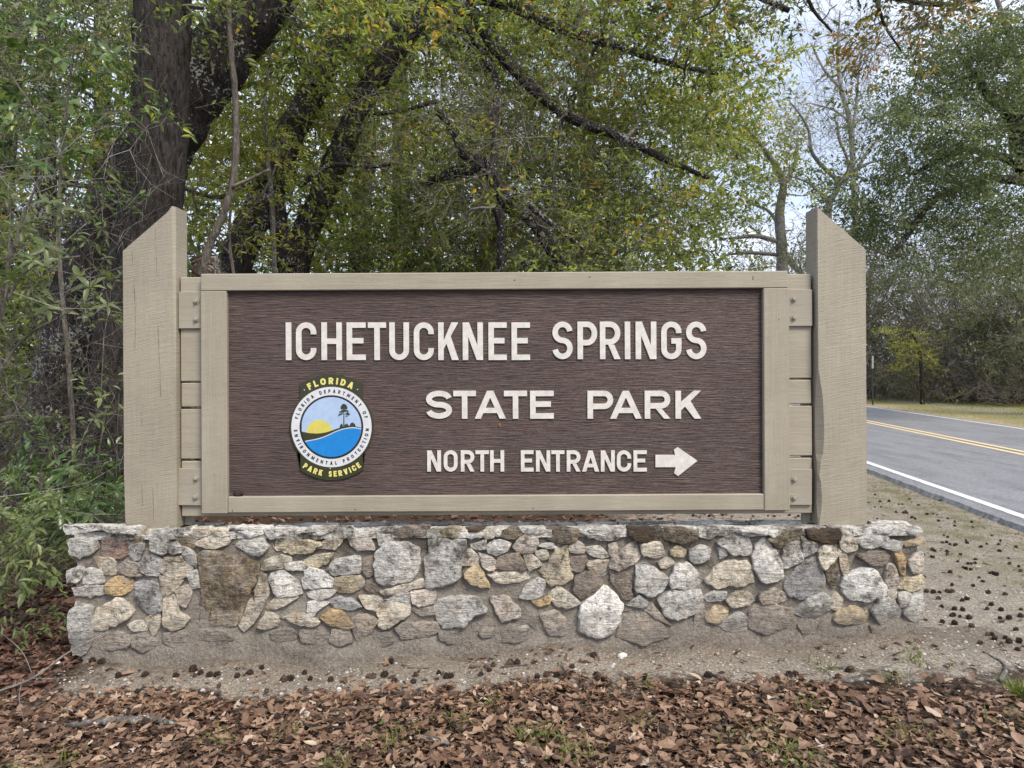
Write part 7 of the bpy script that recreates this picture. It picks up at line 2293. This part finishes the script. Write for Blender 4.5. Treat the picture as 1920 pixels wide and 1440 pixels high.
stick('fallen_stick', 'dark crooked stick lying at the foot of the wall at the left', 'stick', [(325, 1235), (345, 1233), (372, 1237), (400, 1231), (438, 1222)], [4, 9, 10, 8, 4], 'bark_dark')
stick('fallen_stick', 'short pale log lying on the sand at the edge of the leaves at the right', 'stick', [(1545, 1279), (1580, 1277), (1610, 1274), (1636, 1273)], [9, 9, 9, 7], 'bark_grey')
stick('fallen_stick', 'thin curved grey twig on the sand in front of the wall right of the middle', 'stick', [(1333, 1263), (1350, 1270), (1374, 1280)], [4, 5, 3], 'bark_grey')
stick('tree_root', 'curving bare root on the sand at the right edge', 'root', [(1843, 1222), (1862, 1232), (1882, 1245), (1884, 1262), (1878, 1275), (1900, 1282), (1915, 1288)], [3, 5, 5, 8, 9, 7, 5], 'bark_grey')
stick('tree_root', 'grey flat root surfacing through the leaf litter at the lower left', 'root', [(120, 1362), (170, 1355), (240, 1351), (290, 1350), (330, 1358)], [8, 14, 16, 15, 6], 'bark_grey', lift=0.02)
stick('bark_piece', 'short weathered piece of bark in the litter below the middle of the wall', 'bark', [(778, 1382), (805, 1386), (842, 1394)], [7, 14, 6], 'bark_grey', lift=0.025)
stick('bark_piece', 'dark flat bark strip half buried in the litter left of the middle', 'bark', [(560, 1358), (595, 1362), (640, 1364)], [5, 8, 5], 'bark_dark', lift=0.022)
for pts, lab in (([(1652, 1256), (1670, 1260), (1680, 1262)], 'tiny dark twig with a seed ball on the sand right of the pale log'), ([(765, 1251), (790, 1253), (812, 1251)], 'thin straight dark twig on the grit below the big round stone'),
                 ([(938, 1250), (960, 1248), (990, 1246)], 'short pale twig between two seed balls in front of the wall'), ([(430, 1238), (470, 1231), (520, 1224)], 'thin pale twig leading to a dead leaf at the wall foot')):
    stick('twig', lab, 'twig', pts, [2.2, 2.4, 1.6], 'twig', 5)


def bare_branch():
    a = Acc()
    main = np.array([P(-20, 1302, 3.15), P(60, 1272, 3.2), P(130, 1222, 3.3), P(198, 1187, 3.42)])
    sp = smooth_path(main, 18)
    tube(a, sp, np.linspace(0.0055, 0.0025, len(sp)), 6, rough=0.1)
    for pts in ([(198, 1187, 3.42), (235, 1188, 3.45), (262, 1165, 3.5)], [(198, 1187, 3.42), (228, 1190, 3.42), (246, 1194, 3.42)], [(40, 1280, 3.2), (36, 1310, 3.1), (44, 1350, 3.0)], [(60, 1272, 3.2), (100, 1272, 3.15), (150, 1268, 3.1)],
                [(60, 1262, 3.2), (40, 1220, 3.25), (0, 1185, 3.3)], [(198, 1187, 3.42), (202, 1180, 3.44), (200, 1160, 3.46)]):
        q = smooth_path([P(*p) for p in pts], 10)
        tube(a, q, np.linspace(0.0022, 0.0009, len(q)), 4)
    tag(a.obj('bare_branch', M['twig_pale'], smooth=True, origin=main[0]), 'thin bare branch reaching from the lower left corner to the stone wall', 'branch')


bare_branch()


def rock(label, px, py, w, h, seed):
    r_ = np.random.default_rng(seed)
    import bmesh
    q = ground_pt(px, py)
    bm = bmesh.new(); bmesh.ops.create_icosphere(bm, subdivisions=2, radius=1)
    s = q[1] / FPX / 2
    off = r_.uniform(0, 20)
    for v in bm.verts:
        f = 1 + 0.35 * mnoise.noise(v.co * 1.3 + Vector((off, 0, 0)))
        v.co = Vector((v.co.x * w * s * f, v.co.y * w * s * 0.8 * f, v.co.z * h * s * f))
    me = bpy.data.meshes.new('rock'); bm.to_mesh(me); bm.free()
    me.materials.append(M['rock'])
    o = bpy.data.objects.new('rock', me); COL.objects.link(o)
    o.location = (q[0], q[1], q[2] + h * s * 0.35)
    tag(o, label, 'rock')


M['rock'] = plain('pale_limestone', (0.58, 0.56, 0.51), 0.9, 0.2, 0.15, 0.5)
rock('white limestone chip lying on the sand below the big white stone', 1167, 1232, 17, 13, 1)
rock('white triangular stone at the edge of the leaf litter right of the middle', 1592, 1328, 18, 16, 2)
rock('pale flat pebble on the grit below the orange stone', 720, 1218, 16, 8, 3)
rock('small white pebble at the left corner of the wall foot', 108, 1244, 10, 6, 4)
rock('white pebble in the leaves just left of the picture middle', 636, 1296, 10, 12, 5)
rock('flat pale stone by the seed balls right of the middle', 1105, 1283, 18, 9, 6)


def build_marker():
    """thin roadside marker: dark steel post with a pale reflector plate on top"""
    base = P(1636.5, 764, 27.0); base[2] = float(gh(base[0], base[1])) - 0.02
    root = empty('marker_post', tuple(base))
    tag(root, 'thin dark marker post with a pale plate on top beside the far road edge', 'marker post')
    s = 27.0 / FPX
    a = Acc(); H = 92 * s
    box(a, -0.028, 0.028, -0.012, 0.012, 0, H, 0.004)
    a.obj('post', plain('dark_steel', (0.025, 0.024, 0.024), 0.6, 0.4), root)
    a = Acc(); box(a, -0.036, 0.036, -0.018, -0.0125, H - 0.46, H + 0.02, 0.002)
    a.obj('reflector_plate', plain('pale_grey_plate', (0.34, 0.34, 0.33), 0.5, 0.4), root)


build_marker()
